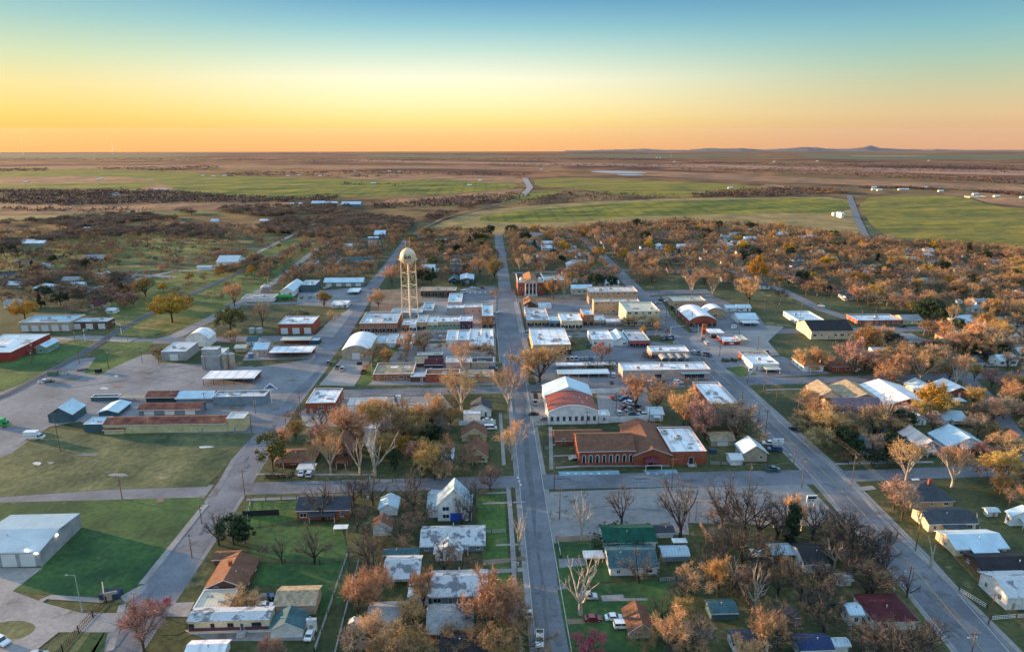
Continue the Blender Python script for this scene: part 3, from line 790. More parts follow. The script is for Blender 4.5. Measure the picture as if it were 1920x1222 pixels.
road('sidewalk', [(1038,855),(1085,853)], 1.2, 'conc', block=False)
road('sidewalk', [(1036,834),(1085,832)], 1.2, 'conc', block=False)
road('sidewalk', [(910,925),(953,923)], 1.0, 'conc', block=False)
road('sidewalk', [(905,944),(984,941)], 1.0, 'conc', block=False)
road('sidewalk', [(930,1022),(986,1020)], 1.0, 'conc', block=False)
road('sidewalk', [(462,937),(560,934)], 1.3, 'conc', block=False)
road('sidewalk', [(480,889),(700,890)], 1.3, 'conc', block=False)
road('sidewalk', [(1414,740),(1462,790),(1600,912),(1680,1000),(1716,1033),(1751,1065),(1802,1114),(1856,1166),(1925,1235)], 1.5, 'conc', block=False)
road('sidewalk', [(1435,731),(1560,728)], 1.4, 'conc', block=False)
road('sidewalk', [(1600,918),(1640,914)], 2.5, 'conc', block=False)
road('sidewalk', [(1560,870),(1750,866)], 1.4, 'conc', block=False)
for s in (-1,1):
    road('pavement', [(958+s*35,680),(953+s*29,634)], 3.6, 'conc', block=False)
    road('pavement', [(951+s*28,624),(946+s*22,566)], 3.6, 'conc', block=False)
road('pavement', [(676,640),(930,636)], 3, 'conc', block=False)
road('pavement', [(676,626),(926,620)], 3, 'conc', block=False)
road('pavement', [(985,620),(1240,614)], 3, 'conc', block=False)
lot('paved_yard', [(988,618),(976,566),(1110,562),(1236,556),(1262,600),(1270,616)], 'asph', True)
lot('paved_yard', [(742,626),(752,606),(800,566),(868,566),(930,562),(926,622)], 'conc', True)
lot('dirt_yard', [(690,722),(712,700),(740,660),(790,645),(930,640),(928,722)], 'caliche')
lot('paved_yard', [(1240,556),(1330,552),(1420,590),(1440,618),(1300,622)], 'asph')
lot('paved_yard', [(575,800),(560,775),(600,745),(660,745),(830,742),(850,765),(700,800)], 'caliche')
lot('brick_street_panel', [(968,567),(966,558),(1100,553),(1104,562)], 'dirt')
# painted lines
road('edge_line', [(1892,1222),(1740,1050),(1590,898),(1414,741),(1300,640)], .16, 'white', block=False)
road('edge_line', [(1795,1222),(1655,1050),(1528,898),(1372,741),(1268,640)], .16, 'white', block=False)
road('centre_line', [(1845,1222),(1700,1050),(1558,898),(1392,741),(1285,640)], .3, 'yellow', block=False)
road('seam_line', [(1010,1222),(985,960),(968,790)], .12, 'tar', block=False)
for i in range(3): road('crosswalk', [(969+i*2.4,895+i*7),(973+i*2.4,895+i*7)], 1.6, 'white', block=False)
def dots(name, x0,y0,x1,y1,n,ln):
    for i in range(n):
        t = i/(n-1); x = x0+(x1-x0)*t; y = y0+(y1-y0)*t
        lot(name, [(x,y),(x+ln,y),(x+ln*.9,y+1.6),(x-ln*.1,y+1.6)], 'white')
dots('parking_line', 1045,671,1120,668,12,3.5)
dots('parking_line', 880,548,928,546,6,3)
rp_ = random.Random(21)
for (A_,B_,wd_) in (((1039,1222),(976,755),7),((221,1222),(470,862),8),((470,862),(626,640),9),((1845,1222),(1558,898),11),((1558,898),(1285,640),10),((480,915),(960,903),7),((1020,903),(1530,893),8),((957,670),(947,550),12),((620,738),(950,731),7),((1000,728),(1330,718),7),((1590,892),(1900,881),6)):
    for k in range(9):
        t = rp_.random(); q = g(A_[0]+(B_[0]-A_[0])*t, A_[1]+(B_[1]-A_[1])*t); o_ = rp_.uniform(-.42,.3)*wd_; l_ = rp_.uniform(1.5,7); w2 = rp_.uniform(.5,1.8)
        along = abs(B_[1]-A_[1]) > 60
        a_, b_ = (w2, l_) if along else (l_, w2)
        x_, y_ = (q.x+o_, q.y) if along else (q.x, q.y+o_)
        sheet('road_patch', [(x_,y_),(x_+a_,y_+.1),(x_+a_,y_+b_),(x_-.1,y_+b_)], rp_.choice(['tar','dasph','asph']), nz('road_patch'), world=True)
for k in range(16):
    x_, y_ = rp_.uniform(120,520), rp_.uniform(690,735)
    if k > 9: x_, y_ = rp_.uniform(1060,1450), rp_.uniform(930,965)
    road('tyre_track', [(x_,y_),(x_+rp_.uniform(20,60),y_+rp_.uniform(-9,9)),(x_+rp_.uniform(70,120),y_+rp_.uniform(-16,6))], rp_.uniform(.3,.7), rp_.choice(['asph','conc','dasph']), block=False)
# stains, puddles and worn patches of the gravel yard
for i,(x,y,w_,h_,m_) in enumerate([(195,728,8,2.2,'white'),(222,725,11,2.2,'dirt'),(258,700,8,1.8,'dirt'),(218,705,4,1.6,'white'),(70,869,8,3,'white'),(165,853,22,2,'gravel'),(222,890,18,3.5,'conc'),(300,938,8,5,'dirt'),(385,838,14,2,'white'),(95,868,6,2,'conc')]):
    lot('worn_patch', [(x+w_*cos(a)*(1+.25*sin(a*3+i)), y+h_*sin(a)*(1+.2*cos(a*2+i))) for a in [k*pi/6 for k in range(12)]], m_)
# railway
def railway():
    pts = [(-80,778),(20,735),(90,697),(150,664),(215,622),(300,578),(400,532),(490,492),(560,460),(610,440)]
    for off in (0, 9):
        q = [(p[0]+off*(.7 if p[1]>600 else .45), p[1]) for p in pts]
        road('ballast', q, 3.4, 'dasph', block=(off==0), pad=2)
        P = [g(*p) for p in q]
        mb = MB()
        for s in (-.72,.72):
            for a,b in zip(P,P[1:]):
                d = (b-a).normalized(); n_ = Vector((-d.y,d.x,0))*s
                mb.tube(a+n_+Vector((0,0,.27)), b+n_+Vector((0,0,.27)), .07, .07, 4, cap=False)
        for a,b in zip(P,P[1:]):
            L_ = (b-a).length; d = (b-a)/L_; n_ = Vector((-d.y,d.x,0))
            for k in range(int(L_/1.6)):
                c = a+d*(k*1.6); mb.add([c+n_*1.2+d*.12+Vector((0,0,.15)), c-n_*1.2+d*.12+Vector((0,0,.15)), c-n_*1.2-d*.12+Vector((0,0,.15)), c+n_*1.2-d*.12+Vector((0,0,.15))], [(0,1,2,3)], 1)
        o = struct(mb.build('railway_track', [mat('rail_steel',(.2,.17,.15),rough=.5), mat('sleeper_wood',(.1,.075,.06))]))
railway()
# ---------------------------------------------------------------- far fields
FZ = [.0135]
def field(name, pts, m_, sm=1):
    FZ[0] += .0004
    return sheet(name, pts, m_, FZ[0]*(4 if min(p[1] for p in pts) < 380 else 1), smooth_edge=sm, far=True)
field('river_sand', [(640,301),(900,308),(1280,314),(1920,330),(2100,332),(2100,322),(1920,320),(1280,308),(900,304),(640,299)], 'pinkf')
field('tan_field', [(1100,325),(1280,333),(1560,346),(1920,360),(2100,364),(2100,350),(1920,348),(1560,336),(1280,322),(1130,318)], 'tanf')
field('tan_field', [(0,312),(400,309),(900,312),(1100,316),(900,317),(400,315),(0,318)], 'tanf')
field('far_green_field', [(1490,287.5),(1920,290),(2100,290),(2100,297),(1700,301),(1500,297)], 'fgrn')
field('far_green_field', [(-200,288),(300,289),(420,291),(250,297),(-200,297)], 'fgrn')
field('far_green_field', [(1100,288.5),(1480,291),(1300,297),(1000,293)], 'fgrn')
field('far_green_field', [(640,291),(800,290),(1000,294),(760,297)], 'fgrn')
field('tan_field', [(1600,291.5),(1740,292),(1735,293.5),(1590,293.2)], 'pinkf')
field('green_field', [(-200,326),(0,321),(150,317),(330,321),(420,329),(640,337),(800,333),(955,340),(978,352),(905,359),(800,367),(520,371),(370,365),(290,355),(-200,354)], 'wheat')
field('tan_field', [(-200,334),(190,330),(330,338),(140,345),(-200,346)], 'tanf')
field('bare_field', [(255,355),(285,346),(310,346),(330,356),(300,360)], 'tanf')
field('tan_field', [(640,326),(900,329),(985,334),(990,343),(930,343),(800,335),(760,340),(640,335)], 'tanf')
field('tan_field', [(800,368),(905,360),(985,352),(975,360),(860,384),(780,384),(700,378)], 'tanf')
field('dry_field', [(1000,334),(1130,334),(1280,341),(1430,348),(1420,363),(1280,370),(1180,368),(1060,352),(1005,353)], 'wheat2')
field('tan_field', [(1420,350),(1440,345),(1490,352),(1485,358),(1430,358)], 'tanf')
field('green_field', [(932,376),(985,360),(1060,356),(1050,362),(970,379)], 'wheat')
field('tan_field', [(780,445),(820,420),(860,405),(930,391),(1080,380),(1280,371),(1420,372),(1590,368),(1606,403),(1624,448),(1400,444),(1150,434),(950,438)], 'gold')
field('green_field', [(888,413),(930,399),(1080,387),(1190,379),(1280,376),(1585,370),(1600,402),(1430,399),(1280,405),(1180,405),(1090,417),(940,417)], 'wheat')
field('pasture', [(1402,440),(1440,400),(1602,404),(1618,444),(1540,450)], 'pasture')
field('green_field', [(1604,372),(1700,365),(1800,367),(1870,388),(1930,394),(2100,400),(2100,490),(1920,470),(1800,458),(1720,448),(1645,444)], 'wheat2')
field('tan_field', [(1690,364),(1800,365),(1880,388),(2100,392),(2100,376),(1800,360)], 'tanf')
field('golden_pasture', [(-200,380),(120,376),(540,377),(560,388),(400,393),(-200,410)], 'tanf')
field('pasture', [(0,398),(330,396),(470,400),(300,404),(60,408)], 'pasture')
field('golden_pasture', [(-200,405),(150,403),(330,404),(120,412),(-200,414)], 'gold')
field('pasture', [(-200,470),(0,452),(150,440),(330,438),(400,450),(480,452),(300,490),(180,500),(-200,520)], 'pasture')
field('golden_pasture', [(150,500),(300,496),(310,508),(120,510)], 'gold')
field('golden_pasture', [(260,446),(480,450),(470,458),(250,454)], 'gold')
field('bright_grass', [(205,560),(330,508),(480,470),(560,444),(640,436),(600,452),(520,512),(440,560),(395,602),(230,640),(205,600)], 'pasture')
field('grass_belt', [(395,560),(470,520),(590,455),(640,436),(615,462),(520,528),(440,566)], 'lawn')
field('pond', [(200,364),(215,360.5),(229,360),(226,365),(210,367)], 'water')
field('river_water', [(1098,321.3),(1150,320.3),(1222,324),(1190,326),(1130,324)], 'water', 2)
field('river_water', [(1150,327.4),(1190,327),(1216,329),(1170,329.6)], 'water', 2)
# ---------------------------------------------------------------- buildings of the photograph
# (type, x0, x1, base row, eave row, ridge/back row, far ridge row, wall, roof, options, name, label, category, landmark)
T = [
('F',38,133,621,604,590,0,'tn','blu','g5 u2','garage_building','tan garage building with white bay doors beside the round yellow tree','garage building','tan garage building'),
('F',134,203,617,603,596,0,'mb','blu','g3 k','workshop','brown brick workshop wing with pale doors joined to the tan garage building','workshop',''),
('F',-70,23,678,661,626,0,'rd','lbl','n k','metal_warehouse','long red metal warehouse with a pale roof at the far left edge','warehouse','red metal warehouse'),
('GY',69,88,663,651,646,634,'gr','lbl','','depot','small green depot with white porch beside the red metal warehouse','depot',''),
('F',304,350,676,659,641,0,'gy','gal','g1 k','metal_shed','grey flat metal shed beside the white vaulted shed','shed','grey metal shed'),
('BY',350,393,650,636,624,614,'wh','wht','n ov20','vaulted_shed','white vaulted metal shed behind the grey flat shed','shed',''),
('F',380,414,693,668,652,0,'gy','gal','n k','mill_building','tall grey mill building with a stepped roof beside two silos','mill','grey mill'),
('F',382,412,692,655,648,0,'gy','gal','n k D5','mill_tower','upper grey tower block of the mill above the yard','mill tower',''),
('C',380,478,722,709,694,0,'br','wht','bk','open_shop','open-fronted brick shop under a flat white canopy in the gravel yard','shop','flat canopy shop'),
('GX',476,502,668,655,642,0,'pk','lbl','','shop','pink shop with light blue roof at the left end of the long canopy','shop',''),
('C',505,585,672,660,649,0,'br','wht','bk','drive_in_canopy','long white drive-in canopy on red brick posts','canopy','drive-in canopy'),
('C',526,582,648,637,631,0,'br','crm','bk','drive_in_canopy','shorter rear canopy with brick back wall behind the long drive-in canopy','canopy',''),
('F',580,598,646,638,633,0,'db','gal','n k','shed','small dark shed at the right end of the rear drive-in canopy','shed',''),
('F',523,588,626,607,592,0,'br','wht','g3','fire_station','red brick fire station with three bays and white roof','fire station','brick fire station'),
('GX',463,482,648,640,631,0,'wh','tea','d','garage','small white garage with dark green roof left of the drive-in canopies','garage',''),
('GX',441,461,660,652,646,0,'tn','crm','n','shed','small tan shed on grass left of the drive-in','shed',''),
('F',466,474,672,663,661,0,'nb','blu','n k','storage_box','bright blue storage box beside the pink shop','box',''),
('BY',642,694,674,657,648,622,'tn','wht','g1 ov15','vaulted_hall','tan hall with a long white vaulted roof beside the wide west street','hall','tan vaulted hall'),
('F',701,724,652,643,627,0,'tb','blu','n','store','low store with blue-grey roof against the tan vaulted hall','store',''),
('F',725,742,652,643,626,0,'wh','gal','n','store','narrow white parapet store, second right of the tan vaulted hall','store',''),
('F',745,772,655,645,626,0,'wh','wht','n','store','white-roofed store third right of the tan vaulted hall','store',''),
('F',675,745,624,606,585,0,'ob','blu','s u3','corner_store','wide orange brick corner store facing the west street','store','orange brick store'),
('F',453,513,566,559,551,0,'wh','gry','n k','long_shed','long white shed with speckled grey roof beside the green tank','shed','long white shed'),
('GY',527,551,556,546,539,523,'wh','lbl','','gin_building','white gabled gin building beside the green tank','gin','white gin building'),
('F',564,592,548,534,525,0,'tl','blu','n k','gin_annex','dark blue-grey block joined to the white gin building','building',''),
('GX',608,681,537,529,521,0,'bl','lbl','g4','long_shop','long blue-grey workshop across the street from the water tower','workshop',''),
('C',651,673,553,547,540,0,'gy','lbl','bk','carport','light blue open carport in the lot below the long blue-grey workshop','carport',''),
('F',621,652,577,570,563,0,'wh','wht','k','small_house','small white flat house near the bend of the west street','house',''),
('GX',407,446,502,491,479,0,'wh','gal','g2','hall','white metal hall with grey roof standing among bare trees far left','hall','white metal hall'),
('GY',92,138,792,777,764,747,'tl','lbl','n ov30','barn','dark blue-grey barn with a light ridge beside the gravel yard','barn','blue-grey barn'),
('GY',186,222,781,774,768,750,'tl','lbl','n ov50','open_shed','small open shed with pale blue gable roof behind the rusty long warehouse','shed',''),
('F',171,222,752,745,739,0,'tl','tea','n k','container_shed','dark green-grey container shed at the top of the shed yard','shed',''),
('C',223,275,752,745,741,0,'dk','tan','sp','lean_to','low dark lean-to with a thin tan roof in the shed yard','lean-to',''),
('GX',275,330,754,744,733,0,'dk','rust','n','rusty_shed','dark shed with rust-brown roof at the top of the shed yard','shed',''),
('GX',331,398,754,746,733,0,'bl','lbl','n','blue_shed','long shed with pale blue metal roof right of the rusty roofed shed','shed',''),
('F',400,498,759,743,732,0,'bl','gwh','d','roadside_shop','light blue-grey shop with white parapet beside the arrow sign','shop','light blue shop'),
('GX',261,376,778,767,756,0,'bl','rust','g3','rusty_shop','shed with dark rusty roof and pale doors behind the long cream warehouse','shed',''),
('GX',196,427,811,795,781,0,'yl','rust','d ov25','long_warehouse','very long cream warehouse with a rust-streaked roof','warehouse','long cream warehouse'),
('F',427,460,808,784,773,0,'yl','gal','d k','warehouse_end','taller cream end block with grey roof at the street end of the long warehouse','building',''),
('F',159,197,810,795,781,0,'tl','lbl','n k','teal_shed','teal metal shed joined to the left end of the long cream warehouse','shed',''),
('GX',196,233,814,805,799,0,'yl','rust','n','lean_to','low cream lean-to under rusty tin in front of the long warehouse','lean-to',''),
('F',575,630,775,755,728,0,'br','wht','u1','brick_shop','red brick shop with stained white roof at the west street corner','shop','red brick corner shop'),
('F',652,722,772,758,745,0,'wh','pnk','n','flat_store','flat pale-roofed store half hidden by bare trees right of the brick corner shop','store',''),
('F',735,800,778,768,757,0,'tn','pnk','n','flat_store','low tan flat-roofed building behind the orange bare trees','store',''),
('F',742,751,757,743,740,0,'wh','wht','n k','trailer_box','upright white storage box beside the cross street','box',''),
('HX',516,588,873,866,843,0,'br','brn','','ranch_house','wide brown-roofed brick ranch house at the corner of the west street','house','brown ranch house'),
('C',556,590,889,879,868,0,'wh','gal','sp','carport','white carport with two parked cars at the brown ranch house','carport',''),
('GY',623,660,874,846,824,806,'mb','brn','dt','bungalow','tall brown-gabled bungalow behind pale sycamore trunks','house','tall brown bungalow'),
('F',682,711,829,803,794,0,'wh','wht','n k','pale_barn','tall pale shed wall behind the white sycamore','shed',''),
('GX',690,712,848,835,826,0,'wh','wht','','small_house','small white house hidden behind the white sycamore','house',''),
('GX',558,655,974,955,931,0,'br','dgy','c','brick_house','red brick house with dark grey roof behind bare black trees','house','dark-roofed brick house'),
('GY',712,745,966,952,944,925,'wh','lbl','g1','garage','white and pale blue garage beside the alley','garage','white alley garage'),
('GY',700,733,1004,987,978,963,'wh','brn','n','shed','small white shed with brown roof at the bend of the alley','shed',''),
('GY',821,884,976,946,916,897,'wh','blu','np','two_storey_house','white two-storey house with steep grey gable and blue garage door','house','steep white house'),
('GX',803,824,970,954,925,0,'wh','blu','n','house_wing','low grey-roofed left wing of the steep white two-storey house','house wing',''),
('GY',866,912,827,817,803,789,'yl','brn','','bungalow','cream bungalow with brown gable, the farther one of the pair','house','cream bungalow pair'),
('GY',876,914,867,856,843,819,'yl','brn','','bungalow','cream bungalow with brown gable, the nearer one of the pair','house',''),
('GY',829,849,869,862,856,836,'bl','lbl','g1','garage','small garage with pale blue roof behind the nearer cream bungalow','garage',''),
('GY',884,921,781,768,758,744,'wh','dgy','','white_cottage','white cottage with a dark roof above the fenced yard','house','white cottage'),
('F',869,901,788,775,769,0,'wh','wht','n k','shed','white flat shed in the fenced yard of the white cottage','shed',''),
('F',1122,1143,793,778,768,0,'wh','wht','','annex','small white flat annex on the right of the arched hall','annex',''),
('GX',1217,1243,789,776,763,0,'wh','lbl','','small_house','small white house with light roof beside the salvage yard','house','small white yard house'),
('GX',1333,1376,836,824,811,0,'tn','tan','g1','garage','tan garage with gravelly roof right of the brick church','garage',''),
('GY',1392,1437,865,849,835,818,'tn','lbl','','tan_house','tan house with pale roof beside the highway','house','tan highway house'),
('GX',1370,1391,872,861,851,0,'wh','gal','n','house_wing','small white low wing in front of the tan highway house','house wing',''),
('F',1332,1384,768,757,716,0,'ob','wht','n u2','long_store','long stained white flat roof beside the highway with a lit side wall','store','long flat highway store'),
('F',1167,1331,711,693,679,0,'pk','wht','d u3','grocery_store','wide pink flat store with dark patches on its white roof','store','wide pink store'),
('F',1221,1292,672,659,648,0,'pk','wht','s u1','brick_shop','pinkish brick shop with four curved awnings','shop','curved awning shop'),
('F',1110,1150,650,636,619,0,'wh','wht','u2','white_shop','white flat shop left of the shop with the red awning','shop','white flat shop'),
('GY',1150,1178,648,640,632,617,'wh','lbl','','white_shop','narrow white gabled shop between two flat shops','shop',''),
('F',1180,1218,650,638,619,0,'bl','pnk','s aw:rd','awning_shop','shop with tan roof and a long red awning','shop',''),
('BY',1292,1343,613,601,592,571,'br','wht','s sign:rd ov10','brick_garage','red brick building with big white curved roof and stepped front','garage','curved roof garage'),
('BY',1322,1360,597,586,577,570,'tb','wht','','tan_garage','smaller tan building with white curved roof behind the red brick one','garage',''),
('F',1262,1323,578,564,555,0,'tb','crm','','two_storey_block','two-storey tan brick block behind the big curved white roof','building','two-storey tan block'),
('F',1173,1236,611,583,566,0,'cr','crm','u1','two_storey_store','tall cream two-storey store with a bright sunlit side wall','store','tall cream store'),
('F',1113,1198,588,565,560,0,'tb','crm','u2','brick_hotel','tan brick hotel, its lower front block with rows of windows','hotel','tan brick hotel'),
('F',1104,1195,570,547,537,0,'tb','pnk','u2','brick_hotel','tan brick hotel rear block with a pinkish flat roof','hotel',''),
('F',1093,1113,611,590,579,0,'ob','lbl','s','orange_shop','narrow tall orange brick shop beside the arched white store','shop','narrow orange shop'),
('F',1114,1136,611,600,590,0,'tn','wht','s','tan_shop','low tan shop between the orange shop and the long canopy','shop',''),
('F',1052,1092,617,601,587,0,'cr','wht','s','arched_store','cream store with a round arched doorway facing the cross street','store','arched cream store'),
('F',1030,1051,613,601,591,0,'nb','lbl','s','blue_shop','narrow blue-fronted shop left of the arched cream store','shop',''),
('F',988,1030,612,600,577,0,'tb','gwh','s u5','corner_store','tan corner store with a cluttered white roof at the main street','store','cluttered roof store'),
('GY',983,1005,577,570,564,555,'mb','org','d','small_hall','small dark brick hall with a sunlit orange roof side in front of the columned hall','hall',''),
('F',1010,1034,579,574,568,0,'wh','lbl','n k','shed','white shed behind the cluttered roof store','shed',''),
('F',1020,1058,542,525,516,0,'mb','blu','','brick_wing','brick building with blue-grey roof right of the columned hall','building',''),
('GX',1072,1110,552,541,534,0,'cr','lbl','','cream_house','long cream building with pale blue roof behind the tan hotel','building',''),
('C',1137,1236,612,602,597,0,'dk','wht','sp','shop_canopy','long white shop canopy running left from the tall cream store','canopy',''),
('F',999,1070,665,646,615,0,'tb','wht','d u4','block_store','tan brick block with a white roof in three strips at the main street','store','three-strip roof store'),
('F',903,926,658,648,616,0,'yl','wht','s','corner_store','white-roofed store at the main street corner, the one with a yellow side wall','store','yellow wall store'),
('F',880,903,657,648,616,0,'pk','wht','s','store','pinkish white-roofed store second from the main street corner','store',''),
('F',858,880,652,637,619,0,'pk','lbl','n','store','light blue-roofed store third from the main street corner','store',''),
('F',837,858,650,637,619,0,'wh','lbl','n','store','light blue-roofed store fourth from the main street corner','store',''),
('F',754,768,622,609,598,0,'ob','wht','s','row_shop','orange-fronted shop at the left end of the shop row','shop',''),
('F',768,781,622,608,598,0,'wh','wht','s','row_shop','pale blue-white shop second from the left of the shop row','shop',''),
('F',781,800,620,604,590,0,'tb','gal','s','row_shop','tall brown brick shop in the shop row below the water tower','shop','tall brown row shop'),
('F',801,821,618,604,593,0,'cr','wht','s band:gr','row_shop','white shop with a green band, left one of two green-banded shops','shop',''),
('F',821,863,617,603,593,0,'tn','wht','s band:gr','row_shop','wide tan shop with a green band in the shop row','shop','wide green-banded shop'),
('F',863,886,617,602,591,0,'pu','wht','s','row_shop','dark purple shop with white roof at the right end of the shop row','shop',''),
('F',838,870,591,577,571,0,'gy','wht','n','store','grey blank-walled store behind the green-banded shops','store',''),
('F',871,904,590,576,570,0,'pk','wht','','store','pinkish store between the grey blank wall and the brick corner store','store',''),
('F',904,925,616,592,570,0,'ob','lbl','s','corner_store','brick corner store with pale blue roof at the upper main street','store','brick main street corner'),
('F',840,866,572,566,549,0,'pk','lbl','n','pink_store','low pinkish store with light square roof by the car lot','store',''),
('F',789,855,555,545,538,0,'mb','tan','s k','long_shop','long low brown brick shop with a tan roof right of the water tower','shop','long brown shop'),
('GY',863,888,533,524,521,512,'bl','lbl','g1','metal_building','pale blue metal building with a ridge beside the main street','building','pale blue metal building'),
('GY',842,860,532,525,520,514,'db','tea','','dark_house','small dark blue house left of the pale blue metal building','house',''),
('F',733,792,595,586,578,0,'nb','blu','n k','blue_store','long store with blue metal roof at the foot of the water tower','store',''),
('F',792,812,588,582,567,0,'tn','blu','n','store','blue-grey roofed store right at the foot of the water tower','store',''),
('F',700,775,713,701,680,0,'ob','tan','','tan_roof_house','wide low building with a gravelly tan roof and yellow-brown walls','building','tan gravel roof building'),
('GX',778,800,688,680,668,0,'mb','tan','n','shed','shed with a sunlit tan gable right of the gravelly tan roof','shed',''),
('F',782,830,672,666,660,0,'mb','pnk','n k','brick_shed','low pinkish roofed shed above the maroon roof','shed',''),
('GX',797,830,690,685,673,0,'dk','mar','n','open_shed','dark open shed with a maroon roof','shed',''),
('F',798,862,717,701,692,0,'br','brn','d k','brick_building','red brick building with patched brown roof by the cross street','building','patched brick building'),
('F',770,798,716,706,698,0,'mb','gal','d k','porch_shop','small brick shop with a grey porch roof left of the patched brick building','shop',''),
('F',853,898,712,705,697,0,'wh','lbl','n k','white_roof','narrow pale blue-roofed building beside the patched brick building','building',''),
('F',836,882,690,679,668,0,'pk','pnk','n','pink_store','flat pinkish store behind the big sunlit sycamore','store',''),
('F',884,926,690,679,670,0,'tn','dgy','n','flat_building','flat dark-roofed building at the main street kerb','building',''),
('F',870,926,717,705,694,0,'tb','tan','n k','flat_building','low tan flat building at the main street and cross street corner','building',''),
('C',1043,1155,691,684,679,0,'dk','wht','sp','long_canopy','long white canopy over the car wash, the farther one of two','canopy',''),
('C',1046,1143,708,700,692,0,'dk','lbl','sp bk','long_canopy','long pale blue canopy over the car wash, the nearer one of two','canopy','pale blue canopy'),
('GX',1520,1597,636,620,600,0,'cr','blk','','stone_church','cream stone church with a steep black roof on the right','church','black-roofed church'),
('F',1607,1690,609,600,589,0,'br','lbl','','brick_office','long low brick office with a pale blue roof right of the black-roofed church','office','long brick office'),
('GX',1693,1728,608,600,590,0,'yl','gry','','house','pale yellow house directly right of the long brick office','house',''),
('HX',1800,1848,608,603,590,0,'wh','lbl','','house','white house with a bright pale blue hipped roof at the right','house','blue hipped house'),
('HX',1849,1880,611,603,593,0,'cr','brn','','house','cream house with brown hipped roof next to the blue hipped one','house',''),
('GX',1885,1935,611,601,592,0,'wh','dgy','','house','white house with a dark roof at the right edge beyond the blue hipped house','house',''),
('GX',1636,1661,666,657,651,0,'wh','lbl','g1','garage','small white garage right of the gravel parking lot','garage','small white garage'),
('GX',1733,1770,664,656,648,0,'wh','lbl','','house','low white house with pale blue roof behind the dark evergreen','house','low white house'),
('GX',1820,1842,693,680,666,0,'wh','dgy','','house','white house with a dark blue roof among bare sycamores','house',''),
('HX',1506,1543,697,685,668,0,'wh','org','','house','white house with a sunlit orange hipped roof','house','orange-roofed house'),
('HX',1560,1598,697,686,667,0,'br','brn','','house','brick house with brown hipped roof right of the orange-roofed house','house',''),
('F',1496,1545,609,600,583,0,'wh','lbl','','white_store','white flat store with a pale blue roof left of the black-roofed church','store','white flat store'),
('F',1410,1460,694,682,665,0,'wh','wht','u1','clinic','white flat building with a small front canopy beside the highway','clinic','white highway clinic'),
('F',1390,1440,674,664,658,0,'ob','tan','s k','clinic_wing','tan-roofed wing with sunlit brick behind the white flat clinic','building',''),
('C',1436,1464,701,692,684,0,'wh','crm','sp','canopy','small pale canopy in front of the white flat clinic','canopy',''),
('GX',1384,1420,606,598,587,0,'wh','lbl','','canopy_shop','shop with pale blue roof and dark open bay near the fuel station','shop','blue-roofed shop'),
('C',1392,1424,612,605,600,0,'dk','gal','sp','canopy','flat grey canopy in front of the blue-roofed shop','canopy',''),
('GX',1362,1382,584,577,572,0,'wh','lbl','','shed','small white shed, left one of two behind the curved roofs','shed',''),
('GX',1384,1407,584,577,571,0,'wh','lbl','','shed','small white shed, right one of two behind the curved roofs','shed',''),
('F',1356,1386,647,640,629,0,'rd','wht','n','fuel_shop','white-roofed fuel station shop with a red front band','fuel station','red-banded fuel station'),
('C',1331,1358,634,624,616,0,'wh','wht','sp','fuel_canopy','white fuel station canopy with sunlit edge over a dark pickup','canopy',''),
('F',1387,1401,646,637,628,0,'tn','crm','n k','trailer','tan box trailer parked behind the fuel station','trailer',''),
('GX',1570,1660,782,770,746,0,'tb','pur','','church_school','long church hall with purple-brown roof and sunlit gable end','hall','purple-roofed hall'),
('GY',1535,1577,752,742,731,712,'cr','tan','','church_annex','sunlit tan gabled building at the left of the church roofs','building','tan gabled hall'),
('GY',1588,1655,759,749,738,712,'tn','tan','','church_hall','tan-roofed gabled hall second from the left of the church roofs','hall',''),
('GY',1658,1745,772,759,747,711,'br','wht','','church_hall','large brick hall with a wide white gabled roof','hall','wide white gabled hall'),
('GY',1726,1768,745,737,728,709,'pk','lbl','','church_annex','brick building with a pale gabled roof, between the wide white roof and the yellow tree','building',''),
('GY',1772,1822,745,736,726,709,'br','wht','','church_annex','brick building with a white gabled roof right of the yellow tree','building','white gabled annex'),
('C',1785,1812,760,753,745,0,'br','lbl','sp','carport','pale blue carport below the white gabled annex','carport',''),
('GY',1612,1646,853,839,829,815,'wh','tea','','white_house','white house with dark teal gable roof near the highway evergreen','house','white teal-roofed house'),
('GY',1655,1692,838,829,821,808,'wh','dgy','','white_house','white house with a black gable roof right of the teal-roofed one','house',''),
('GY',1722,1762,853,838,826,798,'nb','pnk','','blue_house','bright blue house with a pinkish sunlit roof','house','bright blue house'),
('GY',1776,1850,847,836,820,796,'wh','lbl','','gabled_house','large pale house with light blue gabled roof and a dormer','house','large pale gabled house'),
('GX',1770,1812,795,787,771,0,'wh','blu','','house','white house with striped grey roof behind the large pale gabled house','house',''),
('GY',1882,1925,848,832,815,806,'yl','brn','','cream_house','cream house with a brown roof at the right edge','house','cream edge house'),
('HX',1707,1786,951,938,906,0,'tb','dgy','c','hipped_house','tan brick house with a dark hipped roof and small front gable','house','dark hipped tan house'),
('GX',1740,1828,996,980,957,0,'cr','dgy','','cream_house','cream house with dark blue-grey roof and a sunlit porch end','house','cream porch house'),
('GX',1790,1886,1041,1027,1001,0,'cr','lbl','','cream_house','cream house with a bright pale blue roof','house','bright blue-roofed house'),
('GX',1845,1945,1084,1076,1044,0,'mb','blk','','dark_house','dark brick house under a very dark roof at the right edge','house','very dark roofed house'),
('GX',1885,1965,1142,1117,1082,0,'wh','gwh','','patched_house','white house with a patched pale grey roof at the right edge','house','patched roof house'),
('GY',1893,1950,985,965,955,948,'wh','lbl','','white_house','white house at the right edge above the alley shed','house',''),
('GX',1851,1870,968,958,953,0,'wh','lbl','d','shed','tiny white shed with a dark door in the deep green yard','shed','tiny white shed'),
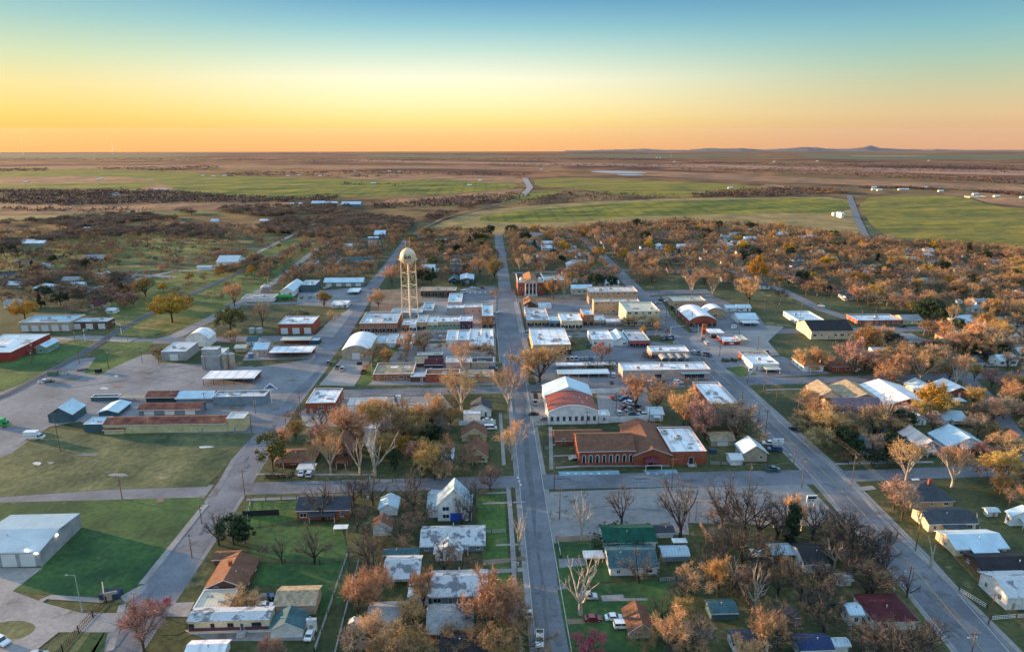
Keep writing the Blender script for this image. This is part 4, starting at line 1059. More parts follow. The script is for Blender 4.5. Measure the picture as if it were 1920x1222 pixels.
('HX',1638,1716,1181,1162,1125,0,'wh','mar','','maroon_house','white house with a maroon hipped roof beside the highway','house','maroon-roofed house'),
('GX',1590,1614,1172,1150,1136,0,'wh','lbl','','shed','white and pale blue shed left of the maroon-roofed house','shed',''),
('GX',1448,1488,1049,1039,1023,0,'dk','blu','n','dark_shed','dark shed with a slate blue roof under bare trees','shed','slate blue shed'),
('GX',1413,1434,1052,1040,1032,0,'bl','gal','n','shed','small pale shed just left of the slate blue shed','shed',''),
('GX',1508,1550,1073,1056,1027,0,'wh','blk','','white_house','white house with a black roof in the dark wooded block','house','black roof white house'),
('GX',1333,1380,1162,1147,1130,0,'tl','tea','n','dark_shed','dark teal shed beside the back alley','shed','dark teal shed'),
('GX',1375,1440,1222,1206,1188,0,'wh','dgy','','house','white house with a dark roof at the bottom edge behind an orange tree','house',''),
('GX',1500,1558,1238,1216,1196,0,'bl','nb','','house','house with a vivid blue roof at the bottom edge','house',''),
('GX',1572,1596,1098,1088,1078,0,'wh','gry','','shed','small white shed with grey roof among the dark trees above the maroon-roofed house','shed',''),
('GX',1455,1495,1168,1157,1144,0,'gy','dgy','','house','small grey house with a dark roof in the middle of the wooded block','house',''),
('GX',1560,1590,1222,1212,1200,0,'wh','lbl','n','shed','pale shed between the blue roof and the highway at the bottom edge','shed',''),
('GX',1133,1229,1031,1015,990,0,'wh','grn','','green_roof_house','white house with a dark green roof','house','green-roofed house'),
('GX',1231,1262,1008,998,987,0,'wh','dgy','n','shed','dark-roofed shed with peeling white front behind the green-roofed house','shed',''),
('GX',1144,1232,1078,1062,1031,0,'wh','tea','','teal_roof_house','white house with a dark teal roof under a spreading bare tree','house','teal-roofed house'),
('C',1095,1133,1056,1049,1031,0,'wh','gal','sp','carport','pale grey carport on the driveway left of the teal-roofed house','carport',''),
('GX',1243,1290,1052,1040,1027,0,'bl','blu','n','shed','blue-grey shed on grass right of the teal-roofed house','shed',''),
('GY',1180,1224,1197,1182,1168,1127,'gy','brn','','brown_roof_house','grey-blue house with a long reddish brown gable roof','house','reddish brown gable house'),
('GX',790,908,1034,1021,993,0,'bl','gwh','vents','wide_house','wide blue-grey house with pale shingle roof','house','wide pale shingle house'),
('GY',816,866,1051,1035,1022,1008,'wh','gwh','','porch_wing','white front wing with gable of the wide pale shingle house','house wing',''),
('GX',720,784,1049,1046,1030,0,'tl','tea','n','dark_roof_shed','dark teal roof behind the white L-shaped house','shed',''),
('GX',722,786,1090,1076,1050,0,'wh','gwh','','white_house','white house with pale patched roof behind grey bare trees','house','white back house'),
('GX',808,912,1133,1115,1080,0,'bl','gwh','vents','shingle_house','pale blue house with a streaked grey-white shingle roof','house','streaked shingle house'),
('GY',768,804,1135,1116,1108,1088,'wh','wht','n','carport','white carport wing left of the streaked shingle house','carport',''),
('GX',691,752,1181,1164,1138,0,'yl','gry','','cream_shed','pale cream outbuilding with a grey roof beside the alley','outbuilding','cream outbuilding'),
('GY',657,672,1179,1172,1167,1158,'nb','pnk','d','playhouse','tiny blue playhouse with a pink roof on the grass','playhouse','tiny blue playhouse'),
('GX',802,885,1203,1184,1146,0,'br','gry','','brick_house','red brick house with grey roof behind orange bare trees at the bottom','house','bottom brick house'),
('GX',828,912,1256,1226,1194,0,'mb','blk','','dark_roof_house','house with a very dark roof cut by the bottom edge','house',''),
('GY',388,460,1112,1100,1086,1036,'mb','brn','c','brown_ranch','brown brick ranch house with dark brown cross gables','house','brown cross-gabled house'),
('GX',402,445,1058,1052,1036,0,'mb','brn','n','ranch_wing','dark brown rear wing of the cross-gabled ranch house','house wing',''),
('F',363,430,1152,1144,1104,0,'tn','crm','n k','flat_garage','flat cream-roofed garage behind the mobile home','garage','cream flat garage'),
('BX',0,0,0,0,0,0,'','','','','','',''),
('GX',518,592,1152,1131,1107,0,'tn','tan','n','metal_garage','tan metal garage with a wide tan roof','garage','tan metal garage'),
('GY',508,568,1195,1178,1165,1137,'wh','tea','g1','garage','white garage with dark teal gable roof beside the mobile home','garage','white gable garage'),
('F',576,594,1184,1162,1158,0,'wh','wht','d k','shed','small white shed right of the white gable garage','shed',''),
('GX',350,420,1240,1226,1208,0,'wh','wht','n','white_roof_shed','white metal roof cut by the bottom edge under the mobile home drive','shed',''),
('GX',-60,80,1063,1036,992,0,'gy','blu','n k12 ov15','metal_hall','large pale grey metal hall with white bay doors at the left edge','hall','pale metal hall'),
('GX',153,195,492,485,478,0,'dk','gry','n','dark_barn','dark low barn with a grey roof in the golden grass','barn','dark low barn'),
('HX',60,94,546,540,531,0,'wh','lbl','','house','white house with a bright pale hipped roof among far left brush','house','bright far left house'),
('GX',134,158,540,532,529,0,'wh','lbl','','trailer_home','small pale trailer home with many windows in the far left brush','trailer home',''),
('GX',4,42,540,534,528,0,'gy','lbl','','house','pale blue-roofed house at the far left edge','house',''),
('GX',8,40,578,568,561,0,'wh','gry','','house','grey-roofed white house left of the round yellow tree','house',''),
('GX',172,198,578,571,565,0,'yl','mar','','house','yellow house with a maroon roof behind the brick workshop','house','yellow maroon-roofed house'),
('GX',200,216,588,582,577,0,'wh','lbl','','shed','little white shed right of the yellow maroon-roofed house','shed',''),
('GX',72,92,503,499,494,0,'wh','lbl','','house','tiny white house in the golden grass at the far left','house',''),
('GX',370,402,506,501,498,0,'wh','gal','n','long_shed','low white shed left of the white metal hall','shed',''),
('GX',36,62,458,453,449,0,'wh','pnk','','farmhouse','pale farmhouse at the far left edge of the pastures','farmhouse','far left farmhouse'),
('GX',42,82,460,456,451,0,'gy','wht','n','long_barn','long pale barn in the pasture at the far left','barn',''),
('GX',155,180,434,430,426,0,'wh','lbl','','farmhouse','white farmhouse with pale roof among dark brush','farmhouse','white brush farmhouse'),
('GX',544,566,385,382,380,0,'wh','wht','n','long_barn','long white farm shed beyond the brush','barn','long white farm shed'),
('GX',584,608,386,381,377,0,'bl','lbl','n','metal_barn','pale blue metal barn beside the country road','barn','pale blue metal barn'),
('GX',610,632,386,381,378,0,'wh','lbl','n','metal_barn','white and blue metal barn right of the pale blue one','barn',''),
('GX',640,676,388,383,378,0,'bl','lbl','n','metal_barn','wide pale blue metal barn by the valley brush','barn',''),
('GX',487,512,417,414,411,0,'tn','wht','n','farm_shed','long pale farm shed in the brush','shed',''),
('GX',340,360,416,413,410,0,'gr','grn','n','farm_shed','low green-roofed farm shed in the brush','shed',''),
('GX',395,408,417,414,411,0,'wh','lbl','n','farm_shed','tiny white farm shed in the brush','shed',''),
('GX',702,722,447,440,432,0,'bl','lbl','n','blue_barn','bright blue and white barn above the water tower','barn','bright blue barn'),
('C',688,708,452,447,444,0,'wh','wht','sp','carport','white open carport left of the bright blue barn','carport',''),
('F',282,308,357,355.6,354,0,'wh','wht','n k','farm_shed','small white farm shed on a bare knoll in the green field','shed','knoll farm shed'),
('GX',1563,1570,405,400,398,0,'wh','wht','n','white_tank_shed','left white storage shed in the green field','shed',''),
('GX',1572,1577,407,399,397,0,'wh','wht','n','white_tank_shed','middle white storage shed in the green field','shed','field storage sheds'),
('GX',1577,1582,409,401,398,0,'wh','wht','n','white_tank_shed','right white storage shed in the green field','shed',''),
('GX',1500,1525,448,444,441,0,'wh','wht','n','long_shed','long white shed at the upper edge of the town','shed',''),
('F',1818,1850,371,369.5,367.5,0,'yl','wht','n k','farm_building','bright yellow farm building beyond the green field','farm building','yellow farm building'),
]
for a in T:
    if a[0] == 'BX': continue
    B(*a[:10], 'n_' if not a[10] else a[10], a[11], a[12], None, a[13] or None)
# ---------------------------------------------------------------- single landmark buildings built by hand
def base_at(x0, x1, yb):
    P = g((x0+x1)/2, yb); X0 = solveX(x0,P.y,0); X1 = solveX(x1,P.y,0)
    return (X0+X1)/2, P.y, X1-X0
def arch_window(parent, x, z, w=1.0, h=2.2, face='f', y=0, frame=TRIM):
    k = ('a', w, h, frame.name)
    if k not in WCACHE:
        mb = MB(); n = 8
        def ring(r_, ztop): return [(-r_,0)]+[(r_*-cos(pi*i/n), ztop+r_*sin(pi*i/n)) for i in range(n+1)]+[(r_,0)]
        mb.prism(ring(w/2+.22, h-w/2), -.07, .02, 0); mb.prism(ring(w/2, h-w/2), -.1, -.071, 1)
        WCACHE[k] = mb.mesh('arched_window', [frame, GLASS])
    return place_part(WCACHE[k], 'window', parent, x, y, z, face)
# brick church -------------------------------------------------
cx, y, w = base_at(1085, 1188, 871)
h = solveZ(844, cx, y)
r = root('brick_church', (cx,y,0), 'red brick church with brown roofs and a row of arched windows', 'church')
mark('red brick church', cx+10, y+12)
D = bis(lambda d: proj((cx,y+d/2,h+.42*d/2))[1]-813, 2, 60)
ro = gable_body(r, w, D, h, .42*D/2, 'X', W('br'), R('brn'), ov=.5)
RECTS.append((cx-w/2-8, cx+w/2+45, y-1, y+D+14))
for i in range(8): arch_window(r, -w/2+w*(i+.75)/8.2, 1.0, 1.0, 3.0)
for i in range(4):
    bb = MB(); bb.box((-.25,-.35,0),(.25,0,h*.7)); bb.build('buttress', W('br'), r, (-w/2+w*(i*2+.3)/8.2,0,0))
st = MB()
for i in range(4): st.box((-w/2-1.6-.5*i,4,0),(-w/2-.02-.0*i,7,.9-.22*i))
st.build('steps', CONC, r)
px_, py_, pw = base_at(1188, 1256, 872)
h2 = solveZ(852, px_, py_); rh2 = solveZ(840, px_, py_)-h2
D2 = solveD(785, px_, py_, lambda d: h2+rh2)
c = root('church_hall', (px_,py_,0), 'central cross-gabled hall of the red brick church with a white-edged front gable', 'church hall')
ro = gable_body(c, pw, D2, h2, rh2, 'Y', W('br'), R('brn'), ov=.6)
mb = MB(); n = 8
prof = [(-2.9*cos(pi*i/n)*1.0, 2.6+1.1*sin(pi*i/n)) for i in range(n+1)]
mb.prism(roof_shell(prof,0,0,.15), -5.0, -.05); aw = mb.build('entrance_canopy', mat('maroon_canvas',(.14,.03,.045)), c, (-.5,0,0))
for xx in (-2.9,2.9): 
    b_ = MB(); b_.tube((xx,-4.8,0),(xx,-4.8,2.65),.12,.12,6); b_.build('canopy_post', TRIM, c, (-.5,0,0))
b_ = MB(); b_.box((-3.0,-5.03,2.5),(3.0,-4.93,2.7)); b_.build('canopy_beam', TRIM, c, (-.5,0,0))
place_part(door_mesh(2.2,2.5,TRIM,True), 'door', c, -.5, 0, .05)
ax_, ay_, aw_ = base_at(1257, 1323, 871)
h3 = solveZ(846, ax_, ay_); D3 = solveD(800, ax_, ay_, lambda d: h3)
c = root('church_annex', (ax_,ay_,0), 'flat white-roofed brick annex at the right end of the church', 'church annex')
mark('flat church annex', ax_, ay_+D3/2)
ro = flat_body(c, aw_, D3, h3, W('br'), R('wht'), units=0)
for q in ((-3,.62),(1.2,.4)):
    link('rooftop_unit', unit_mesh(), ro, (q[0]-2, D3*q[1]+3, h3-.45)).scale = (1.3,1.6,1.2)
place_part(door_mesh(1.8,2.8,DTRIM,True), 'door', c, 1.0, 0, .3)
b_ = MB()
for i in range(3): b_.box((0,-1.0-.35*i,0),(2.4,-.65-.35*i+ (0 if i else .6),.3-.09*i))
b_.build('steps', CONC, c)
for xx in (-.4,2.6):
    b_ = MB(); b_.tube((xx,-.3,.0),(xx,-.3,1.1),.06,.06,5); b_.tube((xx,-.3,1.1),(xx,-1.9,.7),.05,.05,5); b_.tube((xx,-1.9,0),(xx,-1.9,.7),.05,.05,5); b_.build('handrail', TRIM, c)
wx, wy, ww = base_at(1042, 1084, 834)
h4 = solveZ(825, wx, wy)
c = root('church_wing', (wx,wy,0), 'low brown-roofed west wing of the red brick church', 'church wing')
ww = pw*0+ww+10; c.location.x += 5
gable_body(c, ww, 9.5, h4, 1.8, 'X', W('br'), R('brn'), ov=.4)
for i in range(2): arch_window(c, -ww/2+3+4*i, .9, .9, 1.8)
place_part(door_mesh(1.2,2.2,TRIM), 'door', c, -ww/2, 3, .05, 'l')
# arched hall ----------------------------------------------------
cx, y, w = base_at(1028, 1121, 795)
h = solveZ(773, cx, y); rh = solveZ(761, cx, y)-h
r = root('arched_hall', (cx,y,0), 'large white arched hall with a rust red front roof and pale rear roof', 'hall')
mark('white arched hall', cx, y+20)
Dr = solveD(732, cx, y, lambda d: h+rh); Db = solveD(709, cx, y, lambda d: h+rh+.8)
n = 14; R_ = ((w/2)**2+rh*rh)/(2*rh); a0 = math.asin(min(1,(w/2)/R_))
prof = [(R_*sin(-a0+2*a0*i/n), h+rh-R_+R_*cos(-a0+2*a0*i/n)) for i in range(n+1)]
mb = MB(); mb.add([(-w/2,0,-.4),(w/2,0,-.4),(w/2,Db,-.4),(-w/2,Db,-.4),(-w/2,0,h),(w/2,0,h),(w/2,Db,h),(-w/2,Db,h)], [(0,1,5,4),(1,2,6,5),(2,3,7,6),(3,0,4,7)])
for yy in (0, Db): mb.add([(a,yy,b) for a,b in prof], [tuple(range(n,-1,-1)) if yy == 0 else tuple(range(n+1))])
mb.build('wall', W('wh'), r)
mb = MB(); mb.prism(roof_shell(prof,0,0,.18), .35, Dr); mb.build('roof', mat('red_tin',(.28,.07,.045),(.2,.045,.035),(.42,.2,.13),sc=.2,rib=.8,ribaxis=1,rough=.55,spec=.4), r)
pk_ = [(-w/2-.3,h+.3),(0,h+rh+1.6),(w/2+.3,h+.3)]
mb = MB(); mb.prism(roof_shell(pk_,0,0,.2), Dr+.01, Db+.3); mb.prism([(a,b) for a,b in pk_]+[(a,b-.1) for a,b in reversed(prof)], Dr+.01, Dr+.2)
mb.build('rear_roof', R('lbl',1), r)
mb = MB(); mb.prism([(a,b-.12) for a,b in prof]+[(a,b+.42) for a,b in reversed(prof)], -.14, .34); mb.build('gable_coping', TRIM, r)
for i in range(8): place_part(win_mesh(1.25,2.2,METAL,1), 'window', r, -w/2+w*(i+.6)/8.2, 0, 1.5)
for x in (-w*.1,w*.18,w*.33):
    link('vent_pipe', pipe_mesh(), r, (x, Dr*.5, h+rh*.85))
RECTS.append((cx-w/2-1, cx+w/2+1, y-1, y+Db+1))
# columned hall ---------------------------------------------------
cx, y, w = base_at(971, 1019, 553)
h = solveZ(527, cx, y)
r = root('columned_hall', (cx,y,0), 'red brick hall with four white columns and a pediment', 'hall')
mark('columned brick hall', cx, y+10)
RECTS.append((cx-w/2-1, cx+w/2+1, y-4, y+30))
Dc = solveD(513, cx, y, lambda d: h)
mb = MB(); mb.add([(-w/2,0,-.4),(w/2,0,-.4),(w/2,Dc,-.4),(-w/2,Dc,-.4),(-w/2,0,h),(w/2,0,h),(w/2,Dc,h),(-w/2,Dc,h)], [(0,1,5,4),(1,2,6,5),(2,3,7,6),(3,0,4,7)]); mb.build('wall', W('br'), r)
mb = MB(); mb.box((-w/2-.3,-.3,h-1.2),(w/2+.3,-.003,h-.2)); mb.box((-w/2-.4,-.4,h-.19),(w/2+.4,.3,h+.3)); mb.box((-w/2-.4,.31,h-.19),(-w/2+.2,Dc,h+.3)); mb.box((w/2-.2,.31,h-.19),(w/2+.4,Dc,h+.3)); mb.build('cornice', TRIM, r)
mb = MB(); mb.add([(-w/2+.2,.3,h+.1),(w/2-.2,.3,h+.1),(w/2-.2,Dc,h+.1),(-w/2+.2,Dc,h+.1)],[(0,1,2,3)]); ro = mb.build('roof', R('blk'), r)
pwid = w*.48
mb = MB(); mb.prism(roof_shell([(-pwid/2-.4,h+.25),(0,h+3.0),(pwid/2+.4,h+.25)],0,0,.2), -3.6, Dc*.8); mb.build('gable_roof', R('org'), r)
mb = MB(); mb.prism([(-pwid/2,h+.31),(pwid/2,h+.31),(0,h+2.85)], -3.3, -2.9); mb.box((-pwid/2-.1,-3.5,h-1.1),(pwid/2+.1,-.31,h+.3)); mb.build('pediment', mat('pediment_paint',(.6,.5,.42)), r)
for i in range(4):
    x = -pwid/2+.6+(pwid-1.2)*i/3
    mb = MB(); mb.lathe([(.62,.9),(.62,1.1),(.45,1.3),(.38,h-1.7),(.58,h-1.4),(.6,h-1.11)], 12); mb.build('column', TRIM, r, (x,-2.9,0))
    if i < 3:
        xm_ = x+(pwid-1.2)/6
        place_part(win_mesh(1.7,2.8,TRIM,1), 'window', r, xm_, 0, h-5.2); place_part(door_mesh(1.9,3.2,DTRIM,True), 'door', r, xm_, 0, .95)
mb = MB()
for i in range(5): mb.box((-pwid/2-.3,-4.0-.4*i,0),(pwid/2+.3,-3.6-.4*i if i else -.01,.9-.18*i))
mb.build('steps', CONC, r)
for s in (-1,1): arch_window(r, s*w*.37, 3.2, 1.1, 2.6)
for s in (-1,1):
    d = MB(); d.lathe([(1.6,h+.1),(1.6,h+1.4),(1.2,h+2.0),(.1,h+2.5)], 10, 0); d.build('corner_turret', TRIM, ro, (s*w*.36, 3, 0))
# side windows
for i in range(5): arch_window(r, -w/2, 2.5, 1.1, 3.0, 'l', 3+i*Dc/5.5)
# water tower -------------------------------------------------------
P = g(770, 606); tx, ty = P.x, P.y
ztop = solveZ(465, tx, ty); s_ = ztop/47.0
r = root('water_tower', (tx,ty,0), 'tall cream water tower with a round tank on braced legs', 'water tower')
mark('water tower', tx, ty)
RECTS.append((tx-8,tx+8,ty-8,ty+8))
r.scale = (.86,.86,1)
cream = mat('tank_paint', (.7,.59,.4), (.54,.44,.3), sc=.3, stain=(.4,.33,.26), stsc=.5, stth=.68, rough=.45, spec=.5)
zc = ztop-5.6; Rr = 5.9
prof = [(.05,zc-5.0),(1.6,zc-4.8),(3.2,zc-4.1),(4.7,zc-2.9),(5.7,zc-1.5),(Rr,zc-.2),(5.6,zc+1.4),(5.1,zc+2.8),(4.2,zc+4.0),(2.8,zc+4.9),(1.4,zc+5.4),(.05,zc+5.6)]
mb = MB(); mb.lathe(prof, 28); tank = mb.build('tank', cream, r)
for p in tank.data.polygons: p.use_smooth = True
mb = MB()
mb.lathe([(Rr+.05,zc-1.6),(Rr+1.0,zc-1.6),(Rr+1.0,zc-1.45),(Rr+.05,zc-1.45)], 28)
for i in range(20):
    a = 2*pi*i/20; mb.tube((6.65*cos(a),6.65*sin(a),zc-1.5),(6.65*cos(a),6.65*sin(a),zc-.5),.04,.04,4)
for k in (0,.5): 
    for i in range(20):
        a, b = 2*pi*i/20, 2*pi*(i+1)/20; mb.tube((6.65*cos(a),6.65*sin(a),zc-.5-k),(6.65*cos(b),6.65*sin(b),zc-.5-k),.04,.04,4)
mb.build('balcony', cream, tank)
Lg = []
for i in range(4):
    a = pi/4*0+pi/2*i-pi/2+.12
    top_ = Vector((5.2*cos(a),5.2*sin(a),zc-1.6)); bot = Vector((5.9*cos(a),5.9*sin(a),0)); Lg.append((top_,bot))
    mb = MB(); mb.tube(bot, top_, .42, .34, 8); mb.build('leg', cream, r)
mb = MB(); mb.tube((0,0,0),(0,0,zc-4.9),.75,.75,12); mb.build('riser_pipe', cream, r)
for k in range(5):
    t0, t1 = k/5, (k+1)/5
    mb = MB()
    for i in range(4):
        A, Bq = Lg[i], Lg[(i+1)%4]
        a0_, a1_ = A[1].lerp(A[0],t0), A[1].lerp(A[0],t1); b0, b1 = Bq[1].lerp(Bq[0],t0), Bq[1].lerp(Bq[0],t1)
        if k < 4: mb.tube(a1_, b1, .18, .18, 6)
        mb.tube(a0_, b1, .06, .06, 4); mb.tube(b0, a1_, .06, .06, 4)
    mb.build('brace', cream, r)
mb = MB()
for x in (-1.4,): mb.tube((x,0,zc+5.2),(x,0,zc+10.5),.09,.06,5)
mb.tube((1.6,0,zc+5.2),(1.6,0,zc+12.5),.09,.06,5); mb.lathe([(.8,zc+5.4),(.8,zc+5.9),(.05,zc+6.2)],10)
mb.build('antenna', cream, tank)
mb = MB()   # dark painted mark on the tank, strokes following the curve
def onT(u, v):
    a = -pi/2+u/5.4+.03; zz = zc+v; rr = math.sqrt(max(.1, 5.9**2-(v*.98)**2))+.08
    return (rr*cos(a), rr*sin(a), zz)
def stroke(pts, wd):
    for (u0,v0),(u1,v1) in zip(pts, pts[1:]):
        d = Vector((u1-u0, v1-v0)).normalized(); nx, nz_ = -d.y*wd/2, d.x*wd/2
        mb.add([onT(u0-nx,v0-nz_), onT(u1-nx,v1-nz_), onT(u1+nx,v1+nz_), onT(u0+nx,v0+nz_)], [(0,1,2,3)])
stroke([(-1.4,2.3),(-1.5,1.0),(-1.6,-.4)], .65); stroke([(-2.6,.6),(-1.6,-.3),(-.6,.3),(-.5,1.2)], .32); stroke([(-.3,1.5),(-.2,.2),(.5,.1),(.7,1.3)], .4)
stroke([(1.9,1.4),(1.0,1.3),(.9,.3),(1.8,.2),(2.0,1.4),(2.1,-.1),(2.6,-.2)], .42); stroke([(-2.2,-1.0),(-.8,-.5),(.8,-.45),(2.0,-.8)], .25)
mb.build('painted_emblem', mat('emblem_paint',(.05,.05,.06)), tank)
# mobile home ---------------------------------------------------------
cx, y, w = base_at(355, 507, 1187)
h = solveZ(1162, cx, y)
r = root('mobile_home', (cx,y,0), 'long cream and brown mobile home with a weathered blue-white roof', 'mobile home')
mark('mobile home', cx, y+2); RECTS.append((cx-w/2-1,cx+w/2+1,y-2,y+6))
mb = MB(); mb.box((-w/2,0,.5),(w/2,4.6,h)); mb.build('wall', W('cr'), r)
mb = MB(); mb.box((-w/2+.01,-.04,.95),(w/2-.01,-.003,1.9)); mb.build('brown_band', W('pu'), r)
mb = MB(); mb.box((-w/2+.1,.1,0),(w/2-.1,4.5,.499)); mb.build('skirting', TRIM, r)
mb = MB(); mb.add([(-w/2-.2,-.25,h),(w/2+.2,-.25,h),(w/2+.2,4.85,h),(-w/2-.2,4.85,h),(-w/2-.2,2.3,h+.7),(w/2+.2,2.3,h+.7)], [(0,1,5,4),(2,3,4,5),(1,2,5),(3,0,4),(3,2,1,0)]); mb.build('roof', R('gwh'), r)
for i,(x,ww_) in enumerate([(-.46,1.4),(-.2,1.0),(.02,1.5),(.34,2.4)]): place_part(win_mesh(ww_,1.1,DTRIM,1), 'window', r, x*w, 0, 2.0)
place_part(door_mesh(1.0,2.1,DTRIM), 'door', r, .16*w, 0, .9)
mb = MB(); mb.box((-1,-1.5,0),(1,-.05,.85)); mb.box((-1,-1.9,0),(1,-1.51,.4)); mb.build('steps', CONC, r, (.16*w,0,0))
# doors and lamps of the pale metal hall
for o in [o for o in COL.objects if o.name.startswith('metal_hall')]:
    wv = [c_ for c_ in o.children if c_.name.startswith('wall')][0].dimensions
    W2 = wv.x/2
    for x in (-2.2,-9.5,3.6,10.6) : pass
    for pxx in (17, 52):
        xx = solveX(pxx, o.location.y, 2)-o.location.x
        place_part(door_mesh(4.0,4.2,GDOOR), 'garage_door', o, xx, 0, .05)
    lampm = mat('lit_lamp', (1,1,.95), (1,1,.95), emit=((1,.95,.85),9))
    for (pxx, z) in ((50,5.6),(68,4.4)):
        xx = solveX(pxx, o.location.y, z)-o.location.x
        b_ = MB(); b_.box((-.35,-.3,-.15),(.35,-.02,.15)); b_.build('wall_lamp', lampm, o, (xx,0,z))
    b_ = MB(); b_.box((0,-.35,-.15),(.3,.35,.15)); b_.build('wall_lamp', lampm, o, (W2+.01,8,5.0))
# blue garage door on the steep white house
for o in [o for o in COL.objects if o.name.startswith('two_storey_house')]:
    xx = solveX(856, o.location.y, 2)-o.location.x
    place_part(door_mesh(4.2,3.0,mat('blue_door_paint',(.02,.1,.5),(.02,.08,.4))), 'garage_door', o, xx, -.12, .05)
for o in [o for o in COL.objects if o.name.startswith('grocery_store')]:
    for pxx in (1234, 1290, 1302, 1314):
        xx = solveX(pxx, o.location.y, 2)-o.location.x
        place_part(win_mesh(3.6,2.4,METAL,2), 'shop_window', o, xx, 0, .5)
    xa = solveX(1276, o.location.y, 3)-o.location.x; xb = solveX(1330, o.location.y, 3)-o.location.x
    mb = MB(); mb.box((xa,-1.6,3.2),(xb,-.003,3.5)); mb.build('awning', mat('pale_blue_awning',(.4,.6,.65)), o)
for o in [o for o in COL.objects if o.name.startswith('block_store')]:
    for pxx, hh in ((1046,2.8),(1051,2.8),(1063,3.4)):
        xx = solveX(pxx, o.location.y, 2)-o.location.x
        place_part(win_mesh(2.2 if hh < 3 else 5.0,hh,DTRIM,1), 'shop_window', o, xx, 0, .3)
# silos, bins and tanks -------------------------------------------------
def silo(px_, yb, yt, r_px, m_, label, name='silo', cone=.6):
    P = g(px_, yb); z = solveZ(yt, P.x, P.y); rr = r_px*proj(P)[2]/FPX
    o = root(name, P, label, 'silo')
    mb = MB(); mb.lathe([(rr,-.2),(rr,z-.01)], 16); b_ = mb.build('shell', m_, o)
    mb = MB(); mb.lathe([(rr+.12,z),(rr*.2,z+rr*cone),(.05,z+rr*cone+.2)], 16); mb.build('roof', METAL, o)
    for k in range(1,5):
        mb = MB(); mb.lathe([(rr+.02,z*k/5),(rr+.08,z*k/5+.05),(rr+.02,z*k/5+.1)], 16); mb.build('hoop', METAL, b_)
    RECTS.append((P.x-rr,P.x+rr,P.y-rr,P.y+rr)); return o
tan = mat('silo_concrete', (.45,.38,.28), (.25,.2,.16), sc=.5)
silo(425,691,663,5.2,tan,'left tan silo beside the grey mill'); silo(437,691,663,5.2,tan,'right tan silo beside the grey mill')
silo(499,550,537,9,mat('bin_metal',(.3,.25,.25),(.2,.16,.16),rib=.5,ribaxis=2),'squat grain bin left of the white gin building','grain_bin',.5)
P = g(504, 548); o = root('grain_elevator_pipe', P, 'hooked grain elevator pipe rising above the squat grain bin', 'elevator pipe')
zt = solveZ(519, P.x, P.y); mb = MB(); mb.tube((0,0,0),(0,0,zt-1.2),.35,.35,6)
pts = [Vector((-1.3+1.3*cos(a),0,zt-1.2+1.2*sin(a))) for a in [k*pi/6 for k in range(8)]]
for a,b in zip(pts,pts[1:]): mb.tube(a,b,.35,.35,6)
mb.build('pipe', mat('orange_pipe',(.5,.3,.15)), o)
cx, y, w = base_at(518, 548, 562)
o = root('green_tank', (cx,y,0), 'long bright green tank on saddles in front of the gin building', 'tank')
mb = MB(); n = 12; prof = [(0,-w/2),(1.2,-w/2+.3),(1.6,-w/2+1),(1.6,w/2-1),(1.2,w/2-.3),(0,w/2)]
vs_=[];
for rr,xx in prof:
    for i in range(n): vs_.append((xx,1.7+rr*cos(2*pi*i/n),2.0+rr*sin(2*pi*i/n)))
mb.add(vs_, [(k*n+i,k*n+(i+1)%n,(k+1)*n+(i+1)%n,(k+1)*n+i) for k in range(5) for i in range(n)]); mb.build('tank_body', mat('green_tank_paint',(.05,.32,.09),(.04,.25,.07)), o)
for s in (-.3,.3):
    mb = MB(); mb.box((s*w-.3,.6,0),(s*w+.3,2.8,.8)); mb.build('saddle', CONC, o)
for i,(px_,nm) in enumerate([(473,'left'),(487,'right')]):
    silo(px_,624,615,5.5,mat('pale_tank',(.4,.5,.48),(.3,.38,.37)),'%s one of two squat pale tanks left of the fire station'%nm,'squat_tank',.3)
for i in range(6):
    silo(1652+i*4.3,450,443,1.7,mat('white_tank',(.72,.7,.66)),['first','second','third','fourth','fifth','sixth'][i]+' from the left of the white oil tanks beyond the town','oil_tank',.2)
for i in range(4):
    silo(1727+i*5+(8 if i>1 else 0),462,456,1.9,mat('white_tank',(.72,.7,.66)),['first','second','third','fourth'][i]+' from the left of the oil tanks at the foot of the right green field','oil_tank',.2)
# curved awnings of the brick shop
cx, y, w = base_at(1232, 1290, 673)
for i in range(4):
    o = root('barrel_awning', (cx-w/2+w*(i+.5)/4, y-.5, 0), ['first','second','third','fourth'][i]+' from the left of the curved awnings at the pinkish shop', 'awning')
    n=6; pr = [(-1.9*cos(pi*k/n), 2.4+1.3*sin(pi*k/n)) for k in range(n+1)]
    mb = MB(); mb.prism(roof_shell(pr,0,0,.1), -8, -.3); mb.build('cover', mat('awning_metal',(.35,.33,.32),rib=.8,ribaxis=1), o)
    for s in (-1.9,1.9):
        for yy in (-7.8,-.5):
            mb = MB(); mb.tube((s,yy,0),(s,yy,2.42),.08,.08,5); mb.build('post', METAL, o)
